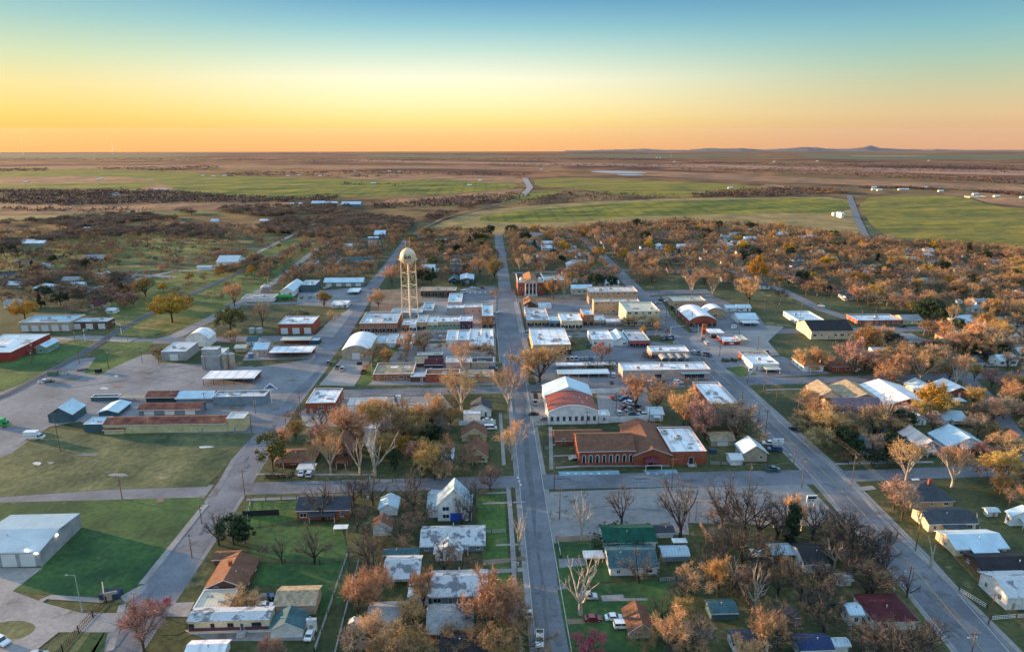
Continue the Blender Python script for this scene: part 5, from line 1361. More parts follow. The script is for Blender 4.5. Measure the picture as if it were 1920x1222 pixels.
# small field barns etc. are in the table; dumpster enclosure, gate and fences
def wall_box(name, pts, h, m_, label, cat, th=.2, posts=0, group=None, rail=False):
    P = [g(*p) for p in pts]
    o = root(name, P[0], label, cat, group)
    for a,b in zip(P,P[1:]):
        d = (b-a); L_ = d.length; d.normalize(); ang = atan2(d.y,d.x)
        mb = MB()
        if rail:
            for z in (.15, h*.5, h-.1): mb.box((0,-.04,z),(L_,.04,z+.08))
            k = int(L_/.6)
            for i in range(k): mb.box((L_*i/k-.03,-.03,.1),(L_*i/k+.03,.03,h))
        else: mb.box((0,-th/2,0),(L_,th/2,h))
        q = mb.build('panel', m_, o, a-P[0]); q.rotation_euler = (0,0,ang)
        if posts:
            n_ = max(1,int(L_/posts))
            for i in range(n_+1):
                mb = MB(); mb.box((-.09,-.12,0),(.09,.12,h+.12)); q2 = mb.build('fence_post', m_ if not rail else BLACK, o, (a-P[0])+d*(L_*i/n_)); q2.rotation_euler = (0,0,ang)
    return o
o = wall_box('trash_enclosure', [(194,1104),(197,1126),(222,1121)], 2.4, W('tn'), 'tan block trash enclosure with dark bins beside the gate', 'enclosure', .3)
mb = MB(); P0 = g(209,1118); mb.box((-2.5,-1.3,0),(2.5,1.3,1.6)); mb.build('bin', mat('bin_blue',(.03,.06,.12)), o, P0-o.location)
wall_box('sliding_gate', [(200,1131),(148,1187)], 2.2, BLACK, 'black iron sliding gate across the concrete drive', 'gate', rail=True, posts=5)
wall_box('iron_fence', [(148,1187),(118,1222),(95,1250)], 2.0, BLACK, 'black iron fence running down from the sliding gate', 'fence', rail=True, posts=5)
wall_box('board_fence', [(456,968),(499,966),(523,965)], 2.0, mat('black_board',(.03,.03,.035)), 'black board fence on the lawn left of the dark-roofed brick house', 'fence', posts=6)
wall_box('white_fence', [(861,797),(929,795)], 2.0, W('wh'), 'pale blue-white board fence in front of the white cottage', 'fence', posts=5)
wall_box('white_fence', [(1143,792),(1213,789)], 2.6, W('wh'), 'long white board fence in front of the salvage yard', 'fence', posts=6)
wall_box('white_fence', [(1106,738),(1213,735)], 2.4, W('wh'), 'white panel fence at the back of the salvage yard', 'fence', posts=5)
wall_box('wire_fence', [(470,1052),(600,1058),(652,1050)], 1.3, POLEW, 'thin dark wire fence across the green back lawn', 'fence', rail=True, posts=8)
wall_box('wire_fence', [(652,1040),(625,1120),(590,1222)], 1.3, METAL, 'long pale wire fence along the left side of the alley', 'fence', rail=True, posts=6)
wall_box('wire_fence', [(674,1050),(645,1160),(625,1240)], 1.3, METAL, 'pale wire fence along the right side of the alley', 'fence', rail=True, posts=6)
wall_box('wood_fence', [(1312,985),(1360,1060),(1420,1160)], 1.6, POLEW, 'dark wood fence along the back alley of the wooded block', 'fence', posts=5)
wall_box('white_post_fence', [(1857,1162),(1905,1158),(1960,1155)], 1.2, TRIM, 'white rail fence by the drive below the patched roof house', 'fence', rail=True, posts=6)
wall_box('white_post_fence', [(1798,1108),(1850,1140)], 1.2, TRIM, 'row of white posts along the lawn beside the highway', 'fence', rail=True, posts=5)
wall_box('privacy_fence', [(815,900),(820,852),(830,838)], 1.8, mat('black_board',(.03,.03,.035)), 'dark fence left of the small blue-roofed garage', 'fence', posts=5)

for k_, (pts_, lb_) in enumerate([([(462,985),(470,940),(556,936)],'around the corner lawn of the west street'),([(893,1000),(950,998)],'across the long lawn beside the main street sidewalk'),([(1045,1012),(1052,1046)],'at the kerb in front of the green-roofed house'),([(1235,1090),(1300,1084)],'behind the teal-roofed house'),([(1590,870),(1700,868)],'in front of the white teal-roofed house'),([(1830,965),(1838,1000)],'right of the cream porch house'),([(1020,842),(1038,842)],'at the church side path'),([(640,905),(760,903)],'along the cross street verge'),([(1560,745),(1530,790)],'along the church lawn'),([(1330,870),(1395,872)],'between the church annex and the tan highway house')]):
    wall_box('yard_fence', pts_, 1.2, METAL, 'thin wire yard fence '+lb_, 'fence', rail=True, posts=4, group='wire yard fences')
# ---------------------------------------------------------------- trees
BARK = mat('bark', (.11,.08,.06), (.06,.045,.04), sc=2, obj=True)
DBARK = mat('dark_bark', (.055,.045,.042), (.03,.026,.025), sc=2, obj=True)
PBARK = mat('pale_bark', (.52,.46,.38), (.3,.25,.2), sc=1.2, obj=True)
TWIG = mat('twig', (.47,.295,.16), (.27,.16,.095), sc=.5, rvar=1.0, obj=True, rough=.9)
TWIGD = mat('dark_twig', (.15,.12,.105), (.08,.068,.063), sc=.5, rvar=.8, obj=True, rough=.9)
TWIGP = mat('pale_twig', (.58,.34,.18), (.4,.22,.12), sc=.5, rvar=.6, obj=True, rough=.9)
TWIGG = mat('grey_twig', (.34,.26,.2), (.19,.145,.115), sc=.5, rvar=.7, obj=True, rough=.9)
TWIGK = mat('pinkish_twig', (.44,.26,.21), (.26,.15,.125), sc=.5, rvar=.6, obj=True, rough=.9)
TWIGT = mat('golden_twig', (.5,.31,.12), (.3,.18,.07), sc=.5, rvar=.6, obj=True, rough=.9)
PINK = mat('redbud_twig', (.42,.08,.14), (.25,.07,.1), sc=.6, rvar=.4, obj=True)
EVER = mat('evergreen_leaf', (.03,.055,.022), (.012,.028,.014), sc=.7, rvar=.8, obj=True)
OLIVE = mat('yellow_leaf', (.5,.27,.03), (.28,.16,.025), sc=.5, rvar=.5, obj=True)
OLIV2 = mat('olive_leaf', (.16,.15,.035), (.08,.08,.025), sc=.5, rvar=.6, obj=True)
def tubes_np(segs, n=4):
    V = []; F = []
    for p0,p1,r0,r1 in segs:
        d = (p1-p0); 
        if d.length < 1e-6: continue
        d.normalize(); a = d.orthogonal().normalized(); b = d.cross(a); o = len(V)
        for p, r in ((p0,r0),(p1,r1)):
            for i in range(n):
                t = 2*pi*i/n; q = p+a*(r*cos(t))+b*(r*sin(t)); V.append((q.x,q.y,q.z))
        for i in range(n): F.append((o+i,o+(i+1)%n,o+n+(i+1)%n,o+n+i))
    return V, F
def ribbons(rng, P, D_, L_, wd):
    """thin twigs: one triangle each"""
    n = len(P); r = rng.normal(size=(n,3)); s = np.cross(D_, r); s /= np.linalg.norm(s,axis=1)[:,None]+1e-9
    V = np.empty((n*3,3)); V[0::3] = P-s*wd[:,None]; V[1::3] = P+s*wd[:,None]; V[2::3] = P+D_*L_[:,None]
    return V, np.arange(n*3).reshape(-1,3)
def gen_tree(seed, H=10, trunk=.16, limbs=5, ang=.75, up=.25, k=14, ln=1.1, wd=.035, r0=.26, levels=3, kids=3, shrink=.72, squash=1.0, multi=False):
    rnd = random.Random(seed); rng = np.random.default_rng(seed)
    segs = []; src = []
    def grow(p, d, l, r, lev):
        bend = Vector((rnd.gauss(0,.1),rnd.gauss(0,.1),rnd.gauss(.04,.06)))
        pm = p+d*l*.5; d2 = (d+bend).normalized(); p1 = pm+d2*l*.5
        segs.append((p,pm,r,r*.8)); segs.append((pm,p1,r*.8,r*.58))
        if lev >= 1: src.append((pm,p1,d2,lev))
        if lev >= levels: return
        n = kids+(rnd.random() < .5)
        for i in range(n):
            u = 1.0 if i == 0 else rnd.uniform(.45,1.0)
            st = pm+(p1-pm)*max(0,(u-.5)*2)
            ax = Vector((rnd.gauss(0,1),rnd.gauss(0,1),rnd.gauss(0,.6)))
            a_ = rnd.uniform(.25,.5) if i == 0 else rnd.uniform(.5,1.0)
            nd = (d2+ax.normalized()*a_*ang+Vector((0,0,up*.5))).normalized()
            grow(st, nd, l*shrink*rnd.uniform(.8,1.1), r*.58*rnd.uniform(.75,1), lev+1)
    th = H*trunk
    if not multi:
        lean = Vector((rnd.gauss(0,.05),rnd.gauss(0,.05),1)).normalized()
        segs.append((Vector((0,0,-.3)), lean*th, r0, r0*.85)); top = lean*th
    else: top = Vector((0,0,0))
    az = rnd.uniform(0,6)
    for i in range(limbs):
        a = az+2*pi*i/limbs+rnd.uniform(-.3,.3); t = rnd.uniform(.3,1.0)*ang
        if i == 0: t *= .25
        d = Vector((cos(a)*sin(t),sin(a)*sin(t),cos(t)))
        grow(top+(Vector((0,0,0)) if not multi else Vector((cos(a)*.4,sin(a)*.4,0))), d, H*.33*rnd.uniform(.8,1.1), r0*.55, 1 if levels > 2 else 1)
    P = []; D_ = []
    for pm,p1,d,lev in src:
        kk = k if lev == levels else max(1,int(k*.35)*(lev-1))
        for _ in range(kk):
            u = rnd.uniform(.1,1.0) if lev == levels else rnd.random()
            q = pm.lerp(p1,u); v = (d*.6+Vector((rnd.gauss(0,.6),rnd.gauss(0,.6),rnd.gauss(.12,.5)))).normalized()
            P.append((q.x,q.y,q.z)); D_.append((v.x,v.y,v.z))
    P = np.array(P); D_ = np.array(D_)
    L1 = ln*rng.uniform(.5,1.3,len(P))
    V1, F1 = ribbons(rng, P, D_, L1, np.full(len(P),wd))
    # second order twigs
    idx = rng.integers(0,len(P),int(len(P)*1.3)); u = rng.uniform(.3,.95,len(idx))
    P2 = P[idx]+D_[idx]*(L1[idx]*u)[:,None]; d2 = D_[idx]*.6+rng.normal(size=(len(idx),3))*.6; d2 /= np.linalg.norm(d2,axis=1)[:,None]
    V2, F2 = ribbons(rng, P2, d2, L1[idx]*rng.uniform(.35,.8,len(idx)), np.full(len(idx),wd*.8))
    CV = np.vstack([V1,V2]); CF = np.vstack([F1,F2+len(V1)])
    # normalise to height H
    zmax = np.percentile(CV[:,2], 99.7); s = H/zmax
    CV *= s; 
    TV, TF = tubes_np([(a*s,b*s,c*s,d*s) for a,b,c,d in segs], 5 if H > 9 else 4)
    return (np.array(TV),np.array(TF)), (CV,CF)
def gen_leafy(seed, H=10, shape='round', n=3200, size=.28, twig=True):
    rng = np.random.default_rng(seed); rnd = random.Random(seed)
    cl = []
    for i in range(46):
        u = rng.uniform(.12,1)
        if shape == 'col': R_ = 1.1*(1-abs(u-.45)**1.6)*1.0; z = u*H*.95
        elif shape == 'cone': R_ = 3.0*(1.05-u); z = .8+u*(H-1)
        else: 
            z = H*(.28+.64*u); R_ = 4.3*math.sqrt(max(.05,1-((u-.42)/.62)**2))
        a = rng.uniform(0,2*pi); q = R_*math.sqrt(rng.uniform(.15,1))
        cl.append((q*cos(a), q*sin(a), z, rng.uniform(.7,1.5)*(1 if shape == 'round' else .55)))
    cl = np.array(cl); idx = rng.integers(0,len(cl),n)
    d = rng.normal(size=(n,3)); d /= np.linalg.norm(d,axis=1)[:,None]
    P = cl[idx,:3]+d*(cl[idx,3]*rng.uniform(.5,1.1,n))[:,None]; P[:,2] = np.maximum(P[:,2],.3)
    a = rng.normal(size=(n,3)); a /= np.linalg.norm(a,axis=1)[:,None]; b = np.cross(a,d); b /= np.linalg.norm(b,axis=1)[:,None]+1e-9
    s = size*rng.uniform(.5,1.3,n)[:,None]
    V = np.empty((n*3,3)); V[0::3] = P-a*s; V[1::3] = P+a*s*.6+b*s*.8; V[2::3] = P+a*s*.5-b*s*.9
    segs = [(Vector((0,0,-.3)),Vector((0,0,H*.45)),.28,.2)]
    for i in range(12):
        c = cl[i]; segs.append((Vector((0,0,H*rnd.uniform(.18,.42))),Vector(c[:3]),.14,.04))
    TV, TF = tubes_np(segs,5)
    return (np.array(TV),np.array(TF)), (V,np.arange(n*3).reshape(-1,3))
KIND = {}
def reg(kind, name, desc, gens, tm, cm, stem='trunk'):
    KIND[kind] = dict(name=name, desc=desc, stem=stem, v=[])
    for i,(T_,C_) in enumerate(gens):
        cmi = cm[i % len(cm)] if isinstance(cm, list) else cm
        KIND[kind]['v'].append((npmesh(stem, T_[0], T_[1], [tm]), npmesh('crown', C_[0], C_[1], [cmi]), float(np.percentile(C_[0][:,2],99.5))))
reg('bare','bare_tree','bare russet-brown tree', [gen_tree(10+i, k=[19,13,17,10,21,15,12][i], trunk=[.12,.16,.1,.2,.12,.15,.1][i], limbs=[7,5,8,5,6,6,8][i], ang=[1.0,.8,1.1,.7,.95,.85,1.15][i], ln=1.15, wd=.044) for i in range(7)], BARK, [TWIG,TWIGG,TWIG,TWIGK,TWIGT,TWIG,TWIGG])
reg('oran','bare_tree','bare orange-brown tree', [gen_tree(30+i, k=19, trunk=.12, limbs=7, ang=.85, ln=1.25, wd=.05) for i in range(4)], BARK, [TWIGP,TWIGP,TWIGT,TWIGK])
reg('dark','dark_bare_tree','bare dark grey tree', [gen_tree(50+i, k=6, limbs=5, ang=.9, ln=1.0, wd=.03, r0=.3, kids=3) for i in range(4)], DBARK, TWIGD)
reg('syc','pale_bare_tree','bare tree with pale limbs', [gen_tree(70+i, k=11, limbs=6, ang=.6, up=.5, ln=1.0, wd=.034, r0=.24, shrink=.76) for i in range(4)], PBARK, TWIGP)
reg('skel','white_limbed_tree','bare tree with long white limbs', [gen_tree(90+i, k=2, limbs=5, ang=.75, up=.4, ln=.9, wd=.02, r0=.3, shrink=.72, kids=2) for i in range(2)], PBARK, TWIGD)
reg('bush','bare_shrub','bare brown thicket bush', [gen_tree(110+i, H=5, k=12, limbs=8, ang=1.0, ln=.8, wd=.035, r0=.1, multi=True, kids=2) for i in range(3)], DBARK, TWIG, 'stems')
reg('ever','evergreen_tree','dark evergreen tree', [gen_leafy(130+i, shape=['round','cone'][i%2]) for i in range(3)], DBARK, EVER)
reg('col','ivy_covered_tree','tall narrow ivy-dark tree', [gen_leafy(140, shape='col', n=2600)], DBARK, EVER)
reg('yell','yellow_tree','round yellow-leaved tree', [gen_leafy(150+i, n=4200, size=.22) for i in range(2)], BARK, OLIVE)
reg('oliv','olive_tree','olive-green leafy tree', [gen_leafy(160+i, n=3600, size=.24) for i in range(2)], BARK, OLIV2)
reg('pink','redbud_tree','pink blossoming redbud', [gen_tree(170, H=6, k=12, limbs=6, ang=1.0, ln=.7, wd=.05, r0=.13)], DBARK, PINK)
reg('shr','evergreen_shrub','small dark evergreen shrub', [gen_leafy(180, H=3.2, n=900, size=.2)], DBARK, EVER)
SPEC = []   # (x,y,h,wx,kind,label or None)
def TP(px, yb, yt, kind, wx=1.0, label=None):
    P = g(px,yb); SPEC.append((P.x, P.y, max(2,solveZ(yt,P.x,P.y)), wx, kind, label, P.z))
for a in [
 (953,772,678,'syc',1.0,'tall sunlit pale-limbed tree at the left kerb of the main street above the cottage'),
 (959,862,790,'syc',1.15,'white-trunked bare tree on the lawn strip opposite the brick church steps'),
 (866,772,693,'syc',1.2,'broad sunlit bare tree left of the white cottage'),
 (811,802,742,'oran',1.1),(703,892,800,'skel',1.1,'tall bare tree with white limbs left of the yellow-green trees'),
 (675,889,815,'skel',.8),(620,887,808,'syc',.8),(591,891,822,'syc',.6),(606,974,900,'dark',1.1,'big black bare tree in front of the dark-roofed brick house'),
 (663,950,893,'dark',.9),(776,962,882,'dark',1.1,'tall dark bare tree at the left of the steep white house'),(512,882,812,'oliv',.9,'ivy-covered tree at the corner of the brown ranch house'),
 (555,825,788,'oran',1.1),(535,838,802,'oran',1.0),(650,832,762,'oran',1.2),(690,812,755,'oran',1.2),(735,805,752,'bare',1.2),(600,835,790,'oran',1),(630,860,800,'bare',1),(720,835,780,'bare',1.2),(760,820,770,'bare',1.2),(790,835,785,'bare',1),(845,800,760,'bare',.9),
 (881,976,905,'dark',.9),(890,950,895,'dark',1.0),(919,918,873,'oran',1),(830,898,866,'bush',1.3),(807,843,793,'ever',.9,'dark green evergreen left of the small blue-roofed garage'),
 (788,868,820,'oliv',1.0,'olive evergreen just below the dark evergreen'),(757,856,815,'yell',.8,'yellow-green tree left of the olive evergreen'),(740,880,840,'ever',.8),
 (1165,987,912,'dark',.9,'black bare tree on the gravel lot, left of two'),(1275,1012,902,'dark',.85,'black bare tree on the gravel lot edge, right of two'),(1352,992,888,'dark',.8),(1395,1000,905,'dark',1.0),(1420,1010,930,'dark',.9),
 (1489,985,932,'oran',.9),(1482,1022,948,'col',1.2,'narrow ivy-dark tree between the gravel lot and the slate blue shed'),(1090,1010,925,'skel',.8,'thin white-limbed tree at the lower edge of the gravel lot'),
 (1192,766,706,'oran',1.1,'sunlit orange tree behind the salvage yard, left of two'),(1232,768,712,'oran',1.2,'sunlit orange tree behind the salvage yard, right of two'),(1281,799,732,'oran',.9),(1303,812,740,'oran',.9),(1322,828,762,'oran',.8),(1378,822,755,'bare',1.3,'wide pinkish brown bare tree behind the tan highway house'),(1350,795,750,'bare',1.2),(1400,800,762,'bare',1),
 (1698,905,825,'syc',1.2,'broad sunlit pale-limbed tree at the upper corner of the highway, front of the blue house'),(1784,914,833,'syc',1.2,'broad sunlit tree directly right of the pale-limbed one behind the hipped tan house'),(1877,908,843,'oran',1.2),(1920,905,870,'oran',1.1),
 (1675,955,895,'oran',1.2),(1690,975,920,'bare',1),(1558,818,765,'bare',1.2),(1545,800,755,'oran',1.1),(1585,815,770,'bare',1.1),(1622,808,758,'syc',.8),(1658,806,728,'skel',.8),(1640,812,765,'bare',1.1),(1694,797,752,'bare',1.4),(1720,790,750,'oran',1.1),(1745,780,716,'yell',.9,'bright yellow-green tree between the white church roofs'),(1765,785,735,'bare',1),
 (1880,784,738,'bare',1.2),(1862,792,750,'oran',1.2),(1905,770,735,'bare',1.1),(1580,850,800,'ever',1.0,'dark evergreen left of the white teal-roofed house'),(1600,856,820,'ever',1.0),(1655,862,838,'shr',1.6),(1820,850,830,'shr',1.6),(1690,880,835,'dark',.8),
 (1722,720,650,'syc',1.2,'tall pale-limbed tree in front of the dark evergreen at the right'),(1671,716,658,'oran',1.1),(1790,728,662,'syc',.9),(1805,722,666,'syc',.9),(1826,715,680,'oran',.8),(1600,702,632,'oran',1.0),(1620,660,608,'oran',1.1),(1640,650,615,'bare',1.1),(1530,692,650,'oran',1.1),(1500,690,655,'oran',1),
 (1687,672,630,'dark',1.0),(1717,676,642,'ever',1.0,'dark evergreen left of the low white house'),(1806,624,606,'oliv',1.4),(1782,614,570,'syc',.8),(1811,602,556,'syc',.6),(1840,655,600,'oran',1.2),(1862,665,612,'bare',1.2),(1880,645,605,'oran',1.2),(1770,640,600,'oran',1),(1740,600,560,'ever',1.6),(1762,606,570,'ever',1.4),
 (440,575,530,'oran',.9,'sunlit golden tree beside the long white shed'),(433,622,578,'oliv',1.3,'olive-brown bushy tree below the golden tree'),(492,612,563,'bare',1.0),(437,640,617,'bush',1.2),(478,600,580,'bare',.9),(710,576,543,'oran',1,'golden leaning tree left of the water tower legs'),(735,535,498,'oran',1.1),(608,577,546,'oran',1.2),(560,600,583,'shr',1.3),(625,600,582,'bush',1),
 (928,566,540,'oran',1.0),(927,524,484,'oran',1.2,'bright orange tree at the kerb of the upper main street'),(900,516,482,'oran',1.1),(866,694,642,'syc',1.3,'broad sunlit pale tree behind the pink flat store'),(908,614,593,'oran',1.3),(1011,716,648,'oran',1.6,'dense round orange-brown tree at the right kerb of the main street'),
 (1037,562,520,'oran',.9),(1058,560,511,'syc',.8),(1027,555,528,'yell',.9),(795,662,618,'bare',1.2),(765,662,622,'oran',1),(865,745,700,'bare',1.3,'dark brown spreading tree by the cross street corner'),(840,735,700,'bare',1),(900,720,695,'oran',1.1),(1128,678,637,'oran',.9,'orange tree in front of the white gabled shop'),
 (48,602,562,'yell',1.3,'round bright yellow tree above the tan garage building'),(323,604,552,'yell',1.5,'large golden-brown tree beside the railway'),(250,575,544,'oran',1),(273,556,518,'oran',1.3),(335,580,545,'dark',1),(205,568,530,'dark',1),(300,672,650,'bush',1),
 (1297,555,508,'syc',1.2,'fan-shaped sunlit pale tree behind the two-storey tan block'),(1335,557,515,'syc',.8),(1418,530,478,'yell',.8,'glowing orange tree in the upper right houses'),(1405,569,520,'oran',1.3),(1462,570,540,'dark',1),(1184,612,590,'bush',1.6),(1222,612,589,'bush',1.6),(1230,630,603,'oran',1),(1249,634,614,'oran',.9),(1206,630,611,'yell',.8,'small yellow tree right of the awning shop'),(1150,470,440,'oran',1.2),
 (1088,1152,1030,'skel',1.1,'tall white-limbed tree on the right lawn near the bottom of the main street'),(1105,1235,1188,'pink',1.3,'pink blossoming tree at the bottom edge right of the main street'),(1197,1092,1033,'dark',1.3,'spreading dark tree in front of the teal-roofed house'),(1262,1222,1150,'oran',.9),(1345,1118,1045,'oran',.7),(1432,1222,1143,'oran',.8,'orange-brown tree at the bottom edge in front of a white house'),(1470,1182,1130,'dark',1),(1212,1228,1180,'bare',1),(1300,1215,1160,'bare',1),
 (1389,1068,975,'dark',1.0),(1622,1122,1040,'dark',1.2,'big grey-brown tree at the upper left of the maroon-roofed house'),(1655,1062,985,'dark',1.0),(1600,1055,965,'dark',1.0),(1560,1050,985,'dark',1),(1700,1120,1075,'dark',.9),(1415,1120,1055,'skel',.8),
 (270,1220,1122,'oran',.9,'bare pinkish tree beside the west street at the bottom'),(306,1158,1122,'pink',1.1,'pink redbud behind the bare pinkish tree'),(438,1020,968,'ever',1.2,'dark evergreen clump left of the green back lawn'),(460,1018,985,'ever',1.1),(411,1022,955,'dark',.8),(590,1057,985,'dark',1.1),(529,1057,1010,'dark',.8),(494,1052,1018,'dark',.8),
 (454,1142,1108,'bush',1.2,'spiky golden bush behind the cream flat garage'),(470,1142,1112,'bush',1.0),(672,1158,1080,'oran',.8,'orange tree left of the cream outbuilding, nearer the alley'),(702,1142,1060,'oran',.8),(775,1172,1118,'oran',.9),(795,1138,1072,'oran',.8),(797,1082,1060,'oran',1),(923,1188,1078,'oran',.8,'large orange tree between the streaked shingle house and the main street'),(945,1175,1095,'oran',.8),(955,1200,1150,'oran',1),(880,1172,1108,'dark',1.1),(833,1080,1005,'dark',.9),(864,1080,1032,'dark',.9),(890,1080,1038,'dark',1),(700,1082,1010,'dark',.8),(690,1058,1005,'dark',.8),(708,1102,1035,'dark',.8),(752,1022,968,'dark',1),(974,1032,955,'skel',.7),(770,1000,960,'dark',1),(865,990,940,'dark',.8),
 (760,1236,1180,'oran',1.1),(790,1240,1190,'oran',1.1),(730,1240,1195,'oran',1.1),(700,1240,1205,'oran',1.1),(850,1225,1170,'bare',1.1),(905,1236,1175,'oran',1.1),(940,1245,1190,'oran',1),(505,1245,1190,'oran',.8),(520,1240,1200,'bare',.8),
 (1140,690,676,'shr',1),(1110,690,678,'shr',1),(1216,671,660,'shr',1.2),(868,535,522,'shr',1.6),(1172,1022,998,'shr',2,'dark rounded evergreen at the front of the green-roofed house'),(1750,665,640,'ever',1.0)]:
    TP(*a)
def region(poly, n, kinds, hr, pad=2.5, far=False, mind=3.0):
    W_ = [(g(*p).x, g(*p).y) for p in poly]
    x0 = min(p[0] for p in W_); x1 = max(p[0] for p in W_); y0 = min(p[1] for p in W_); y1 = max(p[1] for p in W_)
    k = 0; tries = 0; loc = []
    names = [a for a,b in kinds for _ in range(b)]
    while k < n and tries < n*14:
        tries += 1
        x = RND.uniform(x0,x1); y = RND.uniform(y0,y1)
        if not inpoly(x,y,W_) or blocked(x,y,pad): continue
        if any(inpoly(x,y,L) for L in LOTS if True): continue
        if any((x-a)**2+(y-b)**2 < mind*mind for a,b in loc): continue
        loc.append((x,y)); k += 1
        kd = RND.choice(names); h = RND.uniform(*hr)*(.55 if kd in ('bush','shr','pink') else 1)
        SPEC.append((x,y,h,RND.uniform(1.0,1.45),kd,None,terr(y)))
# -- houses of the far streets first
PROTO = house_copy_prototypes()
def houses(poly, n, group, rowx=True, mind=15):
    W_ = [(g(*p).x, g(*p).y) for p in poly]
    x0 = min(p[0] for p in W_); x1 = max(p[0] for p in W_); y0 = min(p[1] for p in W_); y1 = max(p[1] for p in W_)
    k = tries = 0
    while k < n and tries < n*40:
        tries += 1
        x = RND.uniform(x0,x1); y = RND.uniform(y0,y1)
        if not inpoly(x,y,W_) or blocked(x,y,8): continue
        if any(inpoly(x,y,L) for L in LOTS if True): continue
        pr = RND.choice(PROTO)
        k += 1
        if pr[0].name not in USED: o = pr[0]; USED.add(pr[0].name)
        else: o = copy_tree(pr[0])
        o.location = (x,y,0); s = RND.uniform(.85,1.15); o.scale = (s,s,1)
        o['category'] = 'house'; o['group'] = group
        AUTO.append((o, pr[3]))
        RECTS.append((x-pr[1]/2-3, x+pr[1]/2+3, y-2, y+pr[2]+3))
houses([(985,442),(1130,432),(1300,428),(1470,440),(1500,470),(1900,478),(1950,600),(1740,590),(1560,560),(1480,545),(1350,540),(1250,520),(1130,545),(990,505)], 118, 'houses of the far streets')
houses([(800,440),(925,442),(925,520),(850,520),(800,528),(770,500)], 16, 'houses of the far streets')
houses([(600,470),(720,440),(740,470),(700,520),(600,520),(560,500)], 12, 'houses of the far streets')
houses([(0,490),(150,500),(260,520),(220,560),(120,560),(0,560)], 9, 'houses of the left edge')
houses([(1620,680),(1760,640),(1920,625),(1940,720),(1800,750),(1700,700)], 12, 'houses right of the highway')
houses([(1640,760),(1880,755),(1940,800),(1860,860),(1700,860)], 6, 'houses right of the highway')
houses([(1040,1180),(1180,1180),(1180,1230),(1060,1240)], 0, 'x')
for o,_,_,_ in PROTO:
    if o.name not in USED:
        for c in list(o.children_recursive): bpy.data.objects.remove(c)
        bpy.data.objects.remove(o)
HOUSES_XY = [(o.location.x, o.location.y) for o, d in AUTO if o.get('category') == 'house']
def shed_proto():
    r = link('garden_shed', None); gable_body(r, 3.6, 3.0, 2.2, .8, 'Y', W('wh'), R('gry',1), ov=.2); place_part(door_mesh(1.1,1.8), 'door', r, 0, 0, .05); return r
SHP = shed_proto(); first = True
for k, (hx, hy) in enumerate(HOUSES_XY):
    if k % 2: continue
    x = hx+RND.choice((-1,1))*RND.uniform(10,13); y = hy+RND.uniform(3,12)
    if blocked(x, y, 1.5): continue
    o = SHP if first else copy_tree(SHP); first = False
    o.location = (x,y,0); o['category'] = 'shed'; o['group'] = 'small sheds behind the houses'; AUTO.append((o, 'small white garden shed')); RECTS.append((x-2,x+2,y,y+3))
# -- scattered trees
region([(950,440),(1130,430),(1280,422),(1480,436),(1620,455),(1920,478),(1960,610),(1740,600),(1560,560),(1480,550),(1350,542),(1250,528),(1130,545),(960,508)], 1080, [('bare',9),('oran',9),('dark',5),('ever',1),('yell',1),('syc',2)], (6.5,13), mind=6)
region([(790,440),(928,438),(928,522),(850,525),(800,535),(740,520),(760,470)], 210, [('bare',8),('oran',8),('dark',1),('ever',1),('oliv',1)], (7,12))
region([(480,520),(600,440),(760,430),(760,460),(700,530),(600,525),(520,545)], 260, [('bare',5),('oran',4),('dark',2)], (6,11))
region([(-40,560),(-40,470),(120,485),(280,520),(240,590),(90,590)], 150, [('bare',5),('dark',5),('bush',2),('oran',1),('ever',1)], (6,11))
region([(-40,470),(-40,440),(330,420),(480,430),(560,440),(480,480),(300,510),(150,510)], 400, [('bare',5),('dark',3),('oran',3),('bush',2)], (5,10))
region([(1620,655),(1700,628),(1940,610),(1960,740),(1800,760),(1640,720),(1620,715)], 70, [('bare',5),('oran',5),('dark',2),('ever',1)], (8,13))
region([(1520,745),(1900,730),(1960,860),(1560,868),(1480,800)], 46, [('bare',5),('oran',3),('dark',4),('bush',2),('ever',1)], (5,11))
region([(1340,985),(1600,985),(1690,1060),(1790,1180),(1800,1260),(1400,1260),(1330,1100)], 72, [('dark',14),('bare',1),('skel',1),('bush',1)], (6,11))
region([(480,790),(860,775),(850,890),(470,895)], 24, [('bare',5),('oran',5),('dark',2),('syc',1)], (6,12))
region([(660,930),(800,930),(800,1060),(650,1060)], 12, [('dark',6),('bush',2)], (6,10))
region([(670,1090),(960,1080),(970,1250),(640,1250)], 11, [('oran',6),('bare',4),('dark',1)], (6,11))
region([(1230,1130),(1340,1100),(1420,1260),(1230,1260)], 10, [('bare',2),('oran',1),('dark',6)], (5,9))
region([(640,640),(930,640),(930,715),(690,715)], 16, [('oran',4),('bare',4)], (5,9))
region([(1830,880),(1960,900),(1960,1060),(1880,1000)], 7, [('dark',4),('oran',2)], (6,9))
region([(240,560),(330,510),(600,440),(640,440),(480,545),(330,600)], 60, [('oran',4),('bare',4),('yell',1)], (4,8))
region([(1290,690),(1400,800),(1400,850),(1290,830)], 6, [('oran',1)], (6,9))
region([(985,572),(1260,556),(1345,700),(1000,720)], 14, [('oran',2),('bare',3),('bush',1)], (3,6))
region([(640,640),(930,580),(930,720),(690,720)], 12, [('oran',2),('bare',3)], (3.5,7))
def put_tree(s, i):
    x,y,h,wx,kd,label,z = s; K = KIND[kd]; tm, cm, H = K['v'][i % len(K['v'])]
    r = link(K['name'], None, None, (x,y,z), RND.uniform(0,6.28)); r.empty_display_size = .5
    k = h/H; r.scale = (k*wx,k*wx,k)
    r['category'] = 'shrub' if kd in ('bush','shr') else 'tree'; r['group'] = 'trees of the town'
    link(K['stem'], tm, r); link('crown', cm, r)
    if label: r['label'] = label
    else: AUTO.append((r, K['desc']))
